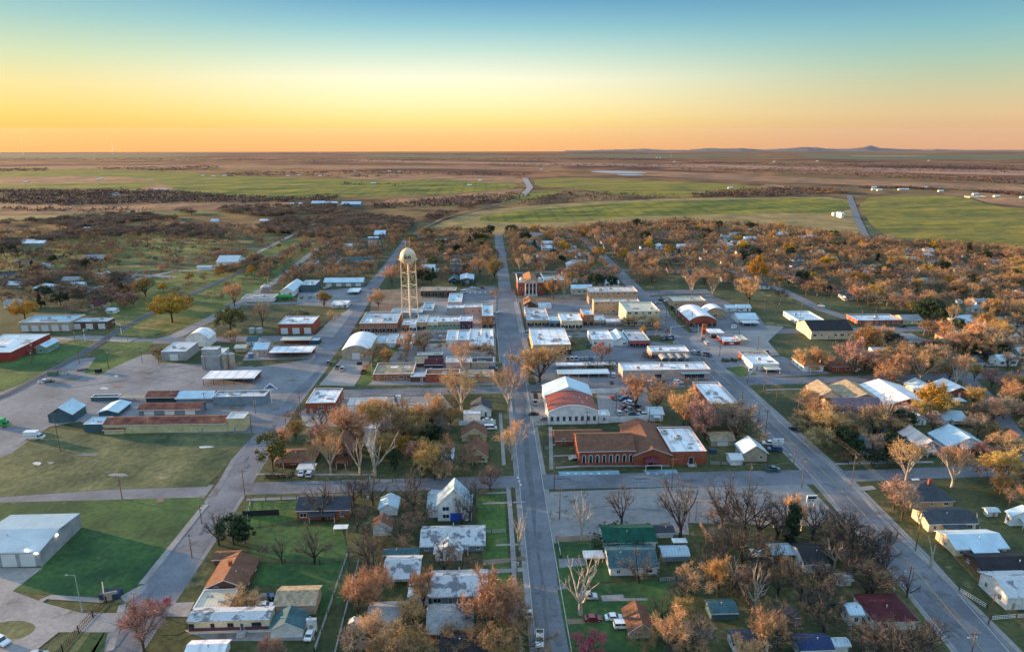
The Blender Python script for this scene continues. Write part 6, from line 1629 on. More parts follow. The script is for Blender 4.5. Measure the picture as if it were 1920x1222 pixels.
def dist(s): return proj((s[0],s[1],s[6]))[2]
def inview(s):
    a = proj((s[0],s[1],s[6])); b = proj((s[0],s[1],s[6]+s[2]))
    return -25 < a[0] < 1945 and b[1] < 1235 and a[2] > 0
vis_ = [s for s in SPEC if inview(s)]
vis_.sort(key=lambda s: (0 if s[5] else 1, -s[2]/dist(s)))
bare_n = 0; rest = []
CAP = {'bare':118,'oran':120,'dark':95,'syc':60,'bush':40}
cnt = {}
for i, s in enumerate(vis_):
    c = cnt.get(s[4],0)
    if s[4] in CAP and c >= CAP[s[4]] and not s[5]: rest.append(s); continue
    cnt[s[4]] = c+1
    put_tree(s, i)
print('trees', len(vis_), cnt, 'rest', len(rest))
# -- the remaining far trees as one mass, by kind of colour
def light_tree(seed, H=10):
    (tv,tf),(cv,cf) = gen_tree(seed, H, k=7, limbs=6, ang=.95, ln=1.5, wd=.1, kids=2)
    rng = np.random.default_rng(seed)
    return cv, cf, tv, tf
LT = [light_tree(200+i) for i in range(4)]
def mass(name, specs, m_, label, cat):
    VV = []; FF = []; o = 0
    for i, (x,y,h,wx,z) in enumerate(specs):
        cv,cf,tv,tf = LT[i%4]; a = RND.uniform(0,6.28); k = h/10.0
        Rm = np.array([[cos(a),-sin(a),0],[sin(a),cos(a),0],[0,0,1]])
        v = (cv @ Rm.T)*np.array([k*wx,k*wx,k])+np.array([x,y,z]); VV.append(v); FF.append(cf+o); o += len(v)
        t = tf[:60]; tri = np.vstack([t[:,[0,1,2]], t[:,[0,2,3]]]); v = (tv @ Rm.T)*np.array([k*wx,k*wx,k])+np.array([x,y,z]); VV.append(v); FF.append(tri+o); o += len(v)
    me = npmesh(name, np.vstack(VV), np.vstack(FF), [m_]); ob = struct(link(name, me), 'stuff'); tag(ob, label, cat); return ob
FTWIG = mat('far_twig', (.42,.255,.13), (.17,.11,.075), (.52,.35,.14), sc=.06, fine=.3, fsc=.3)
FTWIGD = mat('far_dark_twig', (.24,.165,.12), (.1,.072,.062), sc=.04, fine=.3, fsc=.3)
if rest:
    mass('far_trees', [(s[0],s[1],s[2],s[3],s[6]) for s in rest if s[4] in ('bare','oran','syc')], FTWIG, 'mass of russet bare trees between the far houses', 'woodland')
    rd = [(s[0],s[1],s[2],s[3],s[6]) for s in rest if s[4] in ('dark','bush')]
    if rd: mass('far_dark_trees', rd, FTWIGD, 'mass of grey-brown bare trees between the far houses', 'woodland')
def band(polys, n, hr, m_, name, label, wx=(1.4,2.6)):
    out = []
    for poly, k in polys:
        xs = [p[0] for p in poly]; ys = [p[1] for p in poly]; c = t = 0
        while c < k and t < k*30:
            t += 1
            px_ = RND.uniform(min(xs),max(xs)); py_ = RND.uniform(min(ys),max(ys))
            if not inpoly(px_,py_,poly): continue
            P = g(px_,py_)
            nx_ = math.sin(P.x*.021+P.y*.013)+math.sin(P.x*.011-P.y*.024)+.6*math.sin(P.x*.05+P.y*.03)
            if nx_ < -.15 or blocked(P.x,P.y,2): continue
            c += 1; out.append((P.x,P.y,RND.uniform(*hr),RND.uniform(*wx),terr(P.y)))
    return mass(name, out, m_, label, 'woodland')
band([([(0,420),(250,402),(480,425),(640,432),(620,448),(480,452),(300,442),(0,446)],900),([(330,398),(480,388),(640,385),(700,398),(660,430),(420,418)],600),
      ([(620,432),(640,392),(800,393),(900,384),(860,402),(780,418),(760,436)],520),([(0,446),(60,440),(150,446),(60,460),(0,470)],90),([(0,500),(120,490),(260,530),(230,590),(90,590),(60,560),(0,560)],90)], 0, (3.5,8), FTWIGD, 'far_brush', 'grey-brown brush beyond the left side of the town')
band([([(400,478),(560,438),(640,434),(500,500),(430,520)],170),([(60,425),(300,408),(560,425),(600,440),(300,436)],240),([(330,400),(640,392),(640,425),(420,415)],160),([(0,470),(200,455),(240,475),(100,490),(0,495)],60),([(960,436),(1280,420),(1420,436),(1500,446),(1300,440),(1000,446)],150),([(1560,448),(1920,470),(1920,490),(1600,470)],110),([(1430,352),(1560,356),(1600,363),(1480,366),(1300,366)],70)], 0, (3,7), FTWIG, 'russet_brush', 'russet brush along the far edge of the town')
# -- distant woods: jagged low masses
def tufts(polys, name, label, m_):
    rng = np.random.default_rng(5); VV = []; n_ = 0
    for poly, k in polys:
        xs = [p[0] for p in poly]; ys = [p[1] for p in poly]; c = t = 0
        while c < k and t < k*40:
            t += 1
            px_ = RND.uniform(min(xs),max(xs)); py_ = RND.uniform(min(ys),max(ys))
            if not inpoly(px_,py_,poly): continue
            c += 1; P = g(px_,py_); d = P.y; wv = max(7, d*.003)*RND.uniform(.5,1.6); hv = RND.uniform(2.5,5.5)+d*.0001
            m = 14
            q = rng.normal(size=(m,3))*np.array([wv*.5,wv*.35,hv*.22])+np.array([P.x,P.y,terr(P.y)+hv*.4])
            a = rng.normal(size=(m,3))*np.array([wv*.22,wv*.2,hv*.28]); b = rng.normal(size=(m,3))*np.array([wv*.22,wv*.2,hv*.28])
            v = np.empty((m*3,3)); v[0::3] = q; v[1::3] = q+a; v[2::3] = q+b; VV.append(v)
    V = np.vstack(VV); me = npmesh(name, V, np.arange(len(V)).reshape(-1,3), [m_]); tag(struct(link(name, me),'stuff'), label, 'woodland')
WOODF = mat('distant_wood', (.14,.085,.07), (.065,.045,.045), sc=.01, fine=.3, fsc=.1)
tufts([([(0,357),(300,357),(420,366),(560,372),(640,368),(620,379),(330,380),(120,386),(0,382)],1500),([(150,316),(400,311),(430,317),(300,321)],300),([(0,316),(90,315),(90,321),(0,322)],120),([(640,319),(1000,325),(980,331),(640,325)],260),
       ([(1280,319),(1560,329),(1920,346),(1920,336),(1600,319),(1280,312)],900),([(1280,304),(1900,310),(1920,326),(1500,315)],800),([(1430,352),(1560,355),(1600,362),(1480,367),(1300,370),(1300,364)],450),([(1600,352),(1800,357),(1920,368),(1900,362),(1700,352)],260),
       ([(420,324),(640,321),(640,326),(430,332)],200),([(820,374),(960,362),(990,368),(930,384),(700,392),(700,382)],320),([(1060,360),(1280,366),(1430,366),(1280,371),(1100,378),(1000,386),(960,384)],110),([(0,300),(640,303),(1280,300),(1280,296),(640,298),(0,296)],700),([(1000,312),(1280,315),(1280,309),(900,306)],250),
       ([(640,342),(760,346),(740,350),(640,346)],20),([(560,330),(640,326),(760,331),(640,333)],60),([(0,390),(300,392),(280,398),(0,396)],60)], 'distant_woods', 'purple-brown woods in bands across the far prairie', WOODF)
# ---------------------------------------------------------------- vehicles
CARM = {}
CCOL = dict(white=(.75,.76,.77), silver=(.45,.47,.5), black=(.02,.02,.025), blue=(.03,.08,.2), red=(.22,.015,.02), teal=(.03,.12,.13), green=(.03,.35,.09), tan=(.4,.32,.22), grey=(.2,.21,.22), rust=(.2,.08,.04))
def car_parts(kind, col):
    k = (kind,col)
    if k in CARM: return CARM[k]
    paint = mat('paint_'+col, CCOL[col], tuple(x*.95 for x in CCOL[col]), rough=.3, spec=.6, coat=.5)
    def side(prof, w, y0=None):
        mb = MB(); n = len(prof); mb.prism(prof, -w/2, w/2); return mb
    parts = []
    if kind == 'sedan': body = [(-2.3,.35),(-2.35,.7),(-2.2,.92),(-1.5,.98),(1.0,.95),(2.0,.82),(2.3,.65),(2.3,.35)]; cab = [(-1.65,.97),(-1.1,1.42),(.35,1.45),(1.15,.96)]; L_ = 4.6; w = 1.8; wb = 1.4
    elif kind == 'suv': body = [(-2.4,.4),(-2.45,.9),(-2.3,1.1),(1.1,1.12),(2.2,1.02),(2.45,.8),(2.45,.4)]; cab = [(-2.3,1.11),(-2.1,1.75),(.45,1.78),(1.15,1.12)]; L_ = 4.9; w = 1.95; wb = 1.5
    elif kind == 'pickup': body = [(-2.8,.5),(-2.8,1.05),(-.6,1.05),(1.3,1.12),(2.5,1.05),(2.75,.85),(2.75,.45)]; cab = [(-.75,1.08),(-.65,1.8),(.75,1.82),(1.45,1.12)]; L_ = 5.6; w = 2.0; wb = 1.75
    elif kind == 'van': body = [(-2.6,.4),(-2.6,1.2),(1.8,1.2),(2.45,1.0),(2.6,.8),(2.6,.4)]; cab = [(-2.6,1.2),(-2.5,2.05),(1.2,2.05),(1.9,1.2)]; L_ = 5.2; w = 2.0; wb = 1.6
    else: body = [(-3.6,.6),(-3.6,.95),(1.6,.95),(1.6,1.1),(3.4,1.3),(3.6,1.1),(3.6,.5),(-3.6,.5)]; cab = [(1.65,1.12),(1.65,2.2),(2.5,2.2),(3.1,1.25)]; L_ = 7.2; w = 2.2; wb = 2.3
    b = side(body, w); parts.append(('body', b.mesh('body',[paint]), None))
    # cabin: glass prism with a painted roof
    g_ = side(cab, w*.86); parts.append(('window_glass', g_.mesh('window_glass',[GLASS]), 0))
    xs = [p[0] for p in cab[1:3]]; zt = max(p[1] for p in cab)
    r_ = MB(); r_.box((min(xs)-.05,-w*.44,zt-.02),(max(xs)+.05,w*.44,zt+.06))
    for x, zz in ((cab[0][0],cab[1][0]),(cab[3][0],cab[2][0]),((cab[0][0]+cab[3][0])/2,)*2):
        for s in (-1,1): r_.tube((x,s*w*.44,cab[0][1]-.02),(zz,s*w*.44,zt),.05,.05,4)
    parts.append(('roof', r_.mesh('roof',[paint]), 0))
    if kind == 'pickup':
        q = MB(); q.box((-2.65,-.85,1.052),(-.85,.85,1.06)); parts.append(('bed_liner', q.mesh('bed_liner',[BLACK]), 0))
        q = MB()
        for a,b2 in (((-2.8,-1,1.06),(-.7,-.87,1.3)),((-2.8,.87,1.06),(-.7,1,1.3)),((-2.8,-.86,1.06),(-2.68,.86,1.3))): q.box(a,b2)
        parts.append(('bed_side', q.mesh('bed_side',[paint]), 0))
    if kind == 'truck':
        q = MB(); q.box((-3.6,-1.2,.98),(1.5,1.2,3.5)); parts.append(('cargo_box', q.mesh('cargo_box',[paint]), None))
        q = MB(); q.box((-3.4,-1.215,1.7),(1.2,-1.201,1.85)); parts.append(('side_stripe', q.mesh('side_stripe',[mat('stripe_paint',(.25,.3,.4))]), None))
    wm = MB(); wm.tube((0,-.11,0),(0,.11,0),.36,.36,12,0); wm.tube((0,-.13,0),(0,-.111,0),.2,.2,8,1); wm.tube((0,.111,0),(0,.13,0),.2,.2,8,1)
    wme = wm.mesh('wheel',[BLACK,METAL])
    hl = MB(); hl.box((0,-.16,-.07),(.05,.16,.07)); hle = hl.mesh('headlight',[mat('lamp_glass',(.7,.7,.72),rough=.2)])
    CARM[k] = (parts, wme, hle, wb, w, max(p[0] for p in body)); return CARM[k]
def car(px, py, kind, col, head, label, name=None, z=0):
    P = g(px,py); parts, wme, hle, wb, w, fx = car_parts(kind,col)
    nm = {'sedan':'car','suv':'suv','pickup':'pickup_truck','van':'van','truck':'box_truck'}[kind]
    r = root(name or nm, (P.x,P.y,.11), label, {'truck':'truck','pickup':'pickup truck','suv':'suv'}.get(kind,'car' if kind != 'van' else 'van'), None, radians(head))
    for n_, me, _ in parts: link(n_, me, r)
    for sx in (-1,1):
        for sy in (-1,1): link('wheel', wme, r, (sx*wb, sy*(w/2-.1), .36))
    for sy in (-1,1): link('headlight', hle, r, (fx-.12, sy*(w/2-.3), .72))
    return r
for a in [
 (66,823,'truck','white',0,'white box truck parked on the scrub lot at the left'),
 (3,799,'truck','green',0,'green box truck cut by the left edge'),
 (84,718,'pickup','white',20,'white pickup at the left of the pair on the gravel yard'),
 (94,717,'sedan','black',20,'dark car right beside the white pickup on the gravel yard'),
 (592,556,'suv','white',80,'white suv in the lot below the long blue-grey workshop'),
 (629,536,'pickup','red',0,'dark red pickup in front of the long blue-grey workshop'),
 (612,541,'pickup','white',70,'white pickup between the dark block and the long workshop'),
 (937,587,'sedan','white',25,'white car driving on the upper main street'),
 (886,541,'sedan','white',0,'leftmost white car in the car lot by the pale blue metal building'),
 (896,543,'sedan','silver',0,'silver car in the middle of the car lot'),
 (904,541,'sedan','red',0,'dark red car at the right end of the car lot'),
 (870,549,'van','white',0,'long white van in front of the pale blue metal building'),
 (1234,569,'sedan','silver',10,'silver car parked beside the two-storey tan block, nearest of three'),
 (1238,564,'sedan','black',10,'black car parked beside the two-storey tan block, leftmost of three'),
 (1251,566,'sedan','white',10,'white car parked beside the two-storey tan block, rightmost of three'),
 (1339,634,'pickup','black',20,'dark pickup under the fuel station canopy'),
 (1003,757,'pickup','silver',92,'silver pickup parked left of the arched hall, nearer one'),
 (1004,745,'suv','black',92,'black suv parked just behind the silver pickup'),
 (1001,778,'sedan','black',0,'small black car on the concrete left of the arched hall'),
 (1023,787,'sedan','grey',0,'small dark car against the wall of the arched hall'),
 (920,805,'van','white',0,'white van behind the farther cream bungalow'),
 (915,790,'sedan','white',0,'white car behind the fence of the white cottage'),
 (1442,834,'pickup','white',170,'white pickup parked behind the tan highway house'),
 (1452,845,'pickup','blue',170,'dark blue pickup parked just below the white one at the tan highway house'),
 (1449,883,'pickup','teal',0,'dark teal pickup parked at the cross street near the highway'),
 (1490,807,'sedan','black',-50,'black car driving on the highway'),
 (981,1157,'suv','white',180,'white suv in the driveway at the left kerb of the main street'),
 (1012,1202,'pickup','white',-95,'white pickup on the main street near the bottom'),
 (1103,1122,'suv','silver',0,'silver suv on the grass behind the white-limbed tree'),
 (1112,1163,'sedan','red',0,'dark red car on the dirt drive left of the reddish brown gable house'),
 (1151,1161,'sedan','white',0,'white car on the dirt drive left of the reddish brown gable house'),
 (1168,1176,'suv','white',0,'white suv close against the reddish brown gable house'),
 (498,1124,'sedan','blue',25,'dark blue car behind the tan metal garage'),
 (497,1141,'suv','white',5,'white suv behind the mobile home'),
 (582,1192,'sedan','white',85,'white car right of the white gable garage'),
 (2,1206,'suv','white',-25,'white car cut by the left edge on the concrete drive'),
 (70,1232,'sedan','silver',10,'dark-windowed car cut by the bottom edge on the concrete drive'),
 (566,889,'sedan','white',90,'white car under the carport of the ranch house, left one'),
 (581,891,'suv','silver',90,'silver suv under the carport of the ranch house, right one'),
 (1720,908,'suv','white',0,'white suv at the cross street above the hipped tan house'),
 (1606,696,'sedan','white',40,'white car beside the brick hipped house'),
 (1693,613,'sedan','black',0,'black car in front of the pale yellow house'),
 (1688,788,'suv','teal',60,'teal suv parked in shade among the houses'),
 (1885,620,'sedan','blue',0,'blue car at the kerb below the far right house'),
 (729,1180,'pickup','white',0,'white pickup in front of the cream outbuilding'),
 (818,1145,'sedan','white',0,'white car left below the streaked shingle house'),
 (682,699,'pickup','rust',85,'old rusty truck beside the tan vaulted hall drive'),
 (808,697,'pickup','grey',90,'grey pickup under the maroon roofed shed edge'),
 (925,693,'suv','blue',0,'dark blue suv at the main street corner building'),
 (1150,705,'suv','silver',80,'silver suv in the lot left of the wide pink store'),
 (1147,718,'sedan','black',80,'black car in the lot left of the wide pink store'),
 (1540,575,'sedan','white',-40,'white car parked along the east street'),
 (1290,560,'sedan','grey',0,'grey car on the upper cross street'),
]: car(*a)
rng_ = random.Random(12)
for k, (hx, hy) in enumerate(HOUSES_XY):
    if k % 3 == 2: continue
    x = hx+rng_.choice((-1,1))*rng_.uniform(8,10); y = hy-rng_.uniform(0,5)
    if blocked(x, y, -1): continue
    px_, py_, _ = proj((x,y,0)); c = rng_.choice(['white','silver','black','blue','red','grey','tan'])
    kd = rng_.choice(['sedan','suv','pickup'])
    r = car(px_, py_, kd, c, rng_.choice((90,85,-90,0)), ''); r['group'] = 'cars parked by the houses'; AUTO.append((r, 'parked %s %s' % (dict(black='black',blue='dark blue',red='dark red').get(c,c), dict(sedan='car',suv='suv',pickup='pickup')[kd])))
for n_, (a,b,c_,d) in enumerate([(1060,676,1115,673),(1240,636,1262,634),(1300,662,1335,668),(1175,722,1300,718),(985,600,985,575),(926,612,924,580),(560,560,600,558),(1060,636,1190,633),(700,636,860,634),(1352,676,1380,676),(1400,664,1450,662),(610,680,655,700),(1315,636,1330,650)]):
    for q in range(3 if n_ > 3 else 6):
        t = (q+rng_.uniform(.1,.7))/(3 if n_ > 3 else 6); k = rng_.choice(['white','silver','black','grey','blue']); kd = rng_.choice(['sedan','suv','pickup'])
        r = car(a+(c_-a)*t, b+(d-b)*t, kd, k, 90 if n_ not in (3,) else 0, ''); r['group'] = 'cars parked downtown'; AUTO.append((r, 'parked %s %s' % (k, dict(sedan='car',suv='suv',pickup='pickup')[kd])))
i = 0
rng_ = random.Random(3)
for (x,y) in [(1160,744),(1170,750),(1178,757),(1168,766),(1180,770),(1192,764),(1185,778),(1198,776),(1160,776),(1174,783),(1195,785),(1205,780),(1150,748)]:
    c = ['rust','blue','white','red','grey','black','teal','tan','silver'][i%9]
    r = car(x, y, ['sedan','pickup','suv'][i%3], c, rng_.uniform(0,360), '', 'junk_car'); i += 1
    r['group'] = 'junked vehicles in the salvage yard'; r['category'] = 'car'
    P = r.location
    r['label'] = ['rust brown','dark blue','white','dark red','grey','black','teal','tan','silver'][(i-1)%9]+' junked %s in the salvage yard, %s' % (['car','pickup','suv'][(i-1)%3], ['at the upper left','at the top','upper middle','in the middle left','in the centre','right of the centre','lower middle','at the right','at the far left','at the bottom','bottom right','at the right corner','topmost left'][i-1])
# ---------------------------------------------------------------- poles, wires, lamps, signs
def pole(px, yb, yt, label=None, arm=True, lamp=False, m_=None, dx=0):
    P = g(px,yb); h = min(16, max(6, solveZ(yt,P.x,P.y)))
    r = link('utility_pole', None, None, P); r['category'] = 'utility pole'; r['group'] = 'utility poles'
    mb = MB(); mb.tube((0,0,-.3),(0,0,h),.17,.11,7); mb.build('post', m_ or POLEW, r)
    if arm:
        mb = MB(); mb.box((-1.2,-.07,h-.75),(1.2,.07,h-.6)); mb.build('crossarm', m_ or POLEW, r)
        for s in (-1.05,-.4,.4,1.05):
            mb = MB(); mb.tube((s,0,h-.6),(s,0,h-.38),.05,.04,5); mb.build('insulator', METAL, r)
    if px % 3 == 0:
        mb = MB(); mb.tube((.32,0,h-2.4),(.32,0,h-1.5),.25,.25,8); mb.build('transformer', METAL, r)
    if lamp:
        mb = MB(); mb.tube((0,0,h-2),(-1.4,-.2,h-1.5),.05,.05,5); mb.box((-1.9,-.35,h-1.6),(-1.3,-.05,h-1.45)); mb.build('lamp_arm', METAL, r)
    if label: r['label'] = label
    else: AUTO.append((r, 'dark wooden utility pole'))
    return P+Vector((0,0,h-.38))
LINES = [
 [(1431,737,705),(1454,761,720),(1492,799,750),(1596,910,848),(1716,1033,955),(1853,1170,1110),(2010,1330,1250)],
 [(1391,758,732),(1435,813,767),(1487,878,844),(1580,985,950),(1700,1110,1060),(1818,1240,1183)],
 [(1049,974,914),(1269,938,886),(1404,919,867),(1503,913,857)],
 [(628,1140,1100),(656,1065,1030),(690,965,922),(693,925,886)],
]
for k, ln in enumerate(LINES):
    tops = [pole(a,b,c, lamp=(k==1)) for a,b,c in ln]
    o = link('power_line', None, None, tops[0]); tag(o, ['overhead power wires running along the right side of the highway','overhead power wires running along the left side of the highway','overhead power wires above the lower edge of the church cross street','overhead power wires above the back alley at the bottom'][k], 'power line')
    for s in (-1.05,-.4,.4,1.05):
        mb = MB()
        for a,b in zip(tops,tops[1:]):
            n = 8; pr = None
            for i in range(n+1):
                t = i/n; q = a.lerp(b,t)+Vector((s,0,-4*1.3*t*(1-t)))-tops[0]
                if pr is not None: mb.tube(pr,q,.014,.014,3,cap=False)
                pr = q
        mb.build('wire', mat('aluminium_wire',(.2,.18,.16),rough=.5), o)
for a in [(229,935,893),(564,777,735),(537,812,776),(460,937,880),(479,776,742),(472,812,775),(1039,920,867),(1259,917,858),(1291,977,917),(1421,797,760),(1304,975,938),(113,845,773),(60,682,655),(63,676,640),(141,643,618),(149,682,650),(204,690,655),(267,680,650),(298,683,645),(386,770,735),(386,694,664),(958,688,640),(727,680,650),(631,681,655),(1296,612,583),(1349,570,550),(1350,650,628),(1349,668,648),(1401,720,695),(1282,680,660),(1321,690,662),(1097,700,680),(1248,608,580),(1219,550,530),(1235,553,535),(1420,660,630),(1386,628,610),(1592,580,555),(1614,602,580),(895,655,632),(838,560,530),(1066,562,530),(1170,560,535),(1500,600,565),(1432,590,560),(973,560,530),(1545,850,815),(1544,840,810),(360,1045,1000),(411,1010,965),(973,1210,1145),(969,1090,1045),(961,950,912),(1322,1035,968),(378,980,945),(1155,770,735),(1087,793,760),(1100,800,770),(1217,790,755),(1165,540,515),(600,560,540),(166,578,480),(240,640,600),(205,640,610),(1120,690,662),(1479,700,670),(1640,600,575)]:
    pole(*a)
def lamp(px, yb, yt, label, out=-1.8):
    P = g(px,yb); h = min(12,solveZ(yt,P.x,P.y)); r = root('street_lamp', P, label, 'street lamp')
    mb = MB(); mb.tube((0,0,-.2),(0,0,.6),.25,.22,8); mb.build('base', CONC, r)
    mb = MB(); mb.tube((0,0,.6),(0,0,h),.11,.08,8); mb.build('post', mat('pale_green_metal',(.4,.5,.47)), r)
    mb = MB(); mb.tube((0,0,h),(out,0,h+.15),.06,.05,6); mb.box((out-.5 if out<0 else out,-.18,h+.05),(out if out<0 else out+.5,.18,h+.2)); mb.build('lamp_head', METAL, r)
lamp(154,1146,1078,'tall pale street lamp beside the concrete drive at the bottom left')
lamp(240,632,593,'tall thin lamp beside the railway crossing',1.5)
lamp(1308,640,610,'curved white street lamp at the fuel station corner')
lamp(1266,612,582,'white street lamp beside the two-storey cream store')
lamp(698,706,668,'orange-lit lamp post beside the tan vaulted hall')
# railway crossing gantries
for (px_,yb,yt,s,lb) in ((160,641,617,1,'left railway crossing signal with an arm over the road'),(228,627,606,-1,'right railway crossing signal beside the track')):
    P = g(px_,yb); h = solveZ(yt,P.x,P.y); r = root('crossing_signal', P, lb, 'signal')
    mb = MB(); mb.tube((0,0,0),(0,0,h),.3,.25,8); mb.build('post', TRIM, r)
    mb = MB(); mb.tube((0,0,h),(s*4.5,0,h+1),.12,.1,6); mb.tube((0,0,h-1),(s*4.5,0,h),.12,.1,6); mb.build('arm', TRIM, r)
    mb = MB(); mb.box((s*3.2-.6,-.2,h-.6),(s*3.2+.6,-.05,h+.2)); mb.box((-.5,-.5,h-2.5),(.5,-.32,h-1.8)); mb.build('signal_head', BLACK, r)
# traffic signal arm
P = g(1257,630); h = solveZ(612,P.x,P.y); r = root('traffic_signal', P, 'white mast arm traffic signal over the highway crossing', 'traffic signal')
mb = MB(); mb.tube((0,0,0),(0,0,h),.16,.12,8); mb.build('post', TRIM, r); mb = MB(); mb.tube((0,0,h-.4),(9,0,h+.5),.1,.07,6); mb.build('arm', TRIM, r)
mb = MB(); mb.box((8,-.2,h-.7),(8.4,.2,h+.3)); mb.build('signal_head', BLACK, r)
# signs
def sign(px, yb, yt, w, h, faces, label, legs=1, name='roadside_sign', postm=TRIM):
    P = g(px,yb); z = solveZ(yt,P.x,P.y); r = root(name, P, label, 'sign')
    for s in ([0] if legs == 1 else [-w*.3,w*.3]):
        mb = MB(); mb.tube((s,0,0),(s,0,z-h+.01),.15,.15,8); mb.build('post', postm, r)
    mb = MB(); mb.box((-w/2,-.2,z-h),(w/2,.2,z)); b = mb.build('sign_board', faces[0], r)
    for (x0,x1,z0,z1,m_) in faces[1]:
        mb = MB(); mb.box((x0*w,-.24,z-h+z0*h),(x1*w,-.203,z-h+z1*h)); mb.build('sign_panel', m_, b)
    return r, z
DK = mat('sign_dark', (.05,.07,.09)); GRN_ = mat('sign_teal', (.15,.28,.3)); SW = mat('sign_white', (.75,.78,.8)); SO = mat('sign_orange', (.75,.25,.04)); SR = mat('sign_red', (.5,.03,.04)); SPK = mat('sign_pink', (.7,.4,.42))
sign(1457,843,822,4.4,2.3,(SW,[(-.06,.06,.55,.85,GRN_),(-.3,-.05,.22,.3,DK),(.05,.33,.22,.3,DK)]),'white roadside sign on a single post above the two pickups')
sign(1520,951,928,3.4,2.7,(SW,[(-.42,.42,.55,.85,DK),(-.3,.2,.62,.78,GRN_),(-.3,-.14,.25,.4,DK),(.0,.2,.25,.4,DK)]),'white and dark marquee sign on two posts at the gravel lot corner',2)
sign(1319,632,608,2.4,8.5,(SO,[(-.32,.32,.8,.93,SR),(-.32,.32,.3,.6,SR),(-.4,.4,.05,.25,SW)]),'tall orange-lit fuel price sign at the highway crossing',2,'fuel_sign',TRIM)
sign(1376,616,609,3.4,2.2,(SW,[(-.35,.35,.55,.75,GRN_)]),'small white yard sign between the fuel station and the blue-roofed shop')
sign(1406,706,690,2.0,2.6,(SW,[(-.4,.4,.6,.9,GRN_)]),'white sign on a post in front of the highway clinic')
r, z = sign(510,757,729,3.2,.4,(SW,[]),'white pointed arrow-shaped sign with blue panels beside the light blue shop')
mb = MB(); mb.prism([(-3.2,z),(3.2,z),(0,z+2.9)], -.2, .2); mb.build('sign_gable', SW, r); mb = MB(); mb.prism([(-2.3,z+.3),(2.3,z+.3),(0,z+2.3)], -.24, -.203); mb.build('sign_panel', mat('sign_blue',(.1,.2,.4)), r)
P = g(1370,646); 
o = root('sign_letters', (P.x, P.y-1, 0), 'small pale letter panel on the red band of the fuel station', 'sign')
mb = MB(); mb.box((-1.2,-.1,.6),(1.2,0,1.8)); mb.build('sign_panel', mat('letter_panel',(.8,.6,.5)), o)
# stump beside the highway
P = g(1745,1065); r = root('broken_tree_trunk', P, 'broken grey tree trunk beside the highway near the bright blue-roofed house', 'tree')
(T_,C_) = gen_tree(401, H=9, k=1, limbs=2, kids=1, r0=.55, trunk=.6, wd=.01); r['group'] = 'trees of the town'
link('trunk', npmesh('trunk', T_[0], T_[1], [PBARK]), r); link('crown', npmesh('crown', C_[0], C_[1], [TWIGD]), r)
# hedges and small yard objects
def hedge(pts, h, label, w=1.2):
    P = [g(*p) for p in pts]; rng = np.random.default_rng(9); VV = []
    for a,b in zip(P,P[1:]):
        n = int((b-a).length*160); t = rng.uniform(0,1,n)[:,None]
        q = np.array(a)*(1-t)+np.array(b)*t+rng.normal(size=(n,3))*np.array([w*.3,w*.3,0]); q[:,2] = rng.uniform(.05,h,n)
        u = rng.normal(size=(n,3))*.16; v = rng.normal(size=(n,3))*.16
        V = np.empty((n*3,3)); V[0::3] = q; V[1::3] = q+u; V[2::3] = q+v; VV.append(V)
    V = np.vstack(VV)-np.array(P[0]); o = link('hedge', npmesh('hedge', V, np.arange(len(V)).reshape(-1,3), [EVER]), None, P[0]); tag(o, label, 'hedge')
hedge([(497,897),(545,896),(552,890)], 1.8, 'dark clipped hedge in front of the brown ranch house')
hedge([(1258,577),(1268,590)], 2.0, 'dark hedge beside the two-storey tan block')
def block_thing(name, px, py, size, m_, label, cat, rz=0):
    P = g(px,py); o = root(name, P, label, cat, None, rz); a,b,c = size
    mb = MB(); mb.box((-a/2,-b/2,.12),(a/2,b/2,c)); mb.box((-a/2-.06,-b/2-.06,c),(a/2+.06,b/2+.06,c+.08),1); mb.build('body', [m_, DTRIM], o)
    for sx in (-1,1):
        mb = MB(); mb.box((sx*(a/2-.25)-.1,-b/2+.05,0),(sx*(a/2-.25)+.1,b/2-.05,.12)); mb.build('runner', BLACK, o)
block_thing('dumpster',599,774,(1.9,1.6,1.4),mat('dumpster_white',(.6,.62,.62)),'pale dumpster in front of the red brick corner shop','dumpster')
block_thing('dumpster',1105,651,(2.6,2,1.8),mat('dumpster_teal',(.02,.14,.13)),'dark teal dumpster left of the white flat shop','dumpster')
block_thing('dumpster',1336,848,(2.4,1.8,1.5),mat('dumpster_blue',(.03,.08,.25)),'dark blue dumpster right of the flat church annex','dumpster')
block_thing('dumpster',674,683,(2.4,1.8,1.4),mat('dumpster_black',(.02,.03,.05)),'black dumpster on the concrete beside the tan vaulted hall','dumpster')
block_thing('crate',101,704,(4.5,2.6,2.4),mat('crate_green',(.1,.2,.15)),'green utility shed box beside the two vehicles on the gravel yard','shed box')
block_thing('crate',118,702,(4.0,2.4,2.2),mat('crate_white',(.45,.5,.5)),'pale utility shed box beside the green one on the gravel yard','shed box')
block_thing('loading_ramp',155,694,(5,1.4,.7),POLEW,'low dark loading ramp on the gravel yard by the grass median','ramp',.5)
block_thing('small_bin',185,698,(2.6,2,2),mat('bin_dark',(.02,.03,.04)),'black box bin at the edge of the gravel yard','bin')
def canopy_swing(px, py, label):
    P = g(px,py); o = root('swing_canopy', P, label, 'canopy')
    mb = MB(); mb.box((-2.2,-1.2,2.0),(2.2,1.2,2.12)); mb.build('cover', SW, o)
    for sx in (-2,2):
        mb = MB(); mb.tube((sx,-1,0),(sx,-1,2),.06,.06,5); mb.tube((sx,1,0),(sx,1,2),.06,.06,5); mb.build('frame', METAL, o)
canopy_swing(640,998,'small white canopy standing on the lawn below the dark-roofed brick house')
canopy_swing(1273,1024,'small white canopy on the grass right of the green-roofed house')
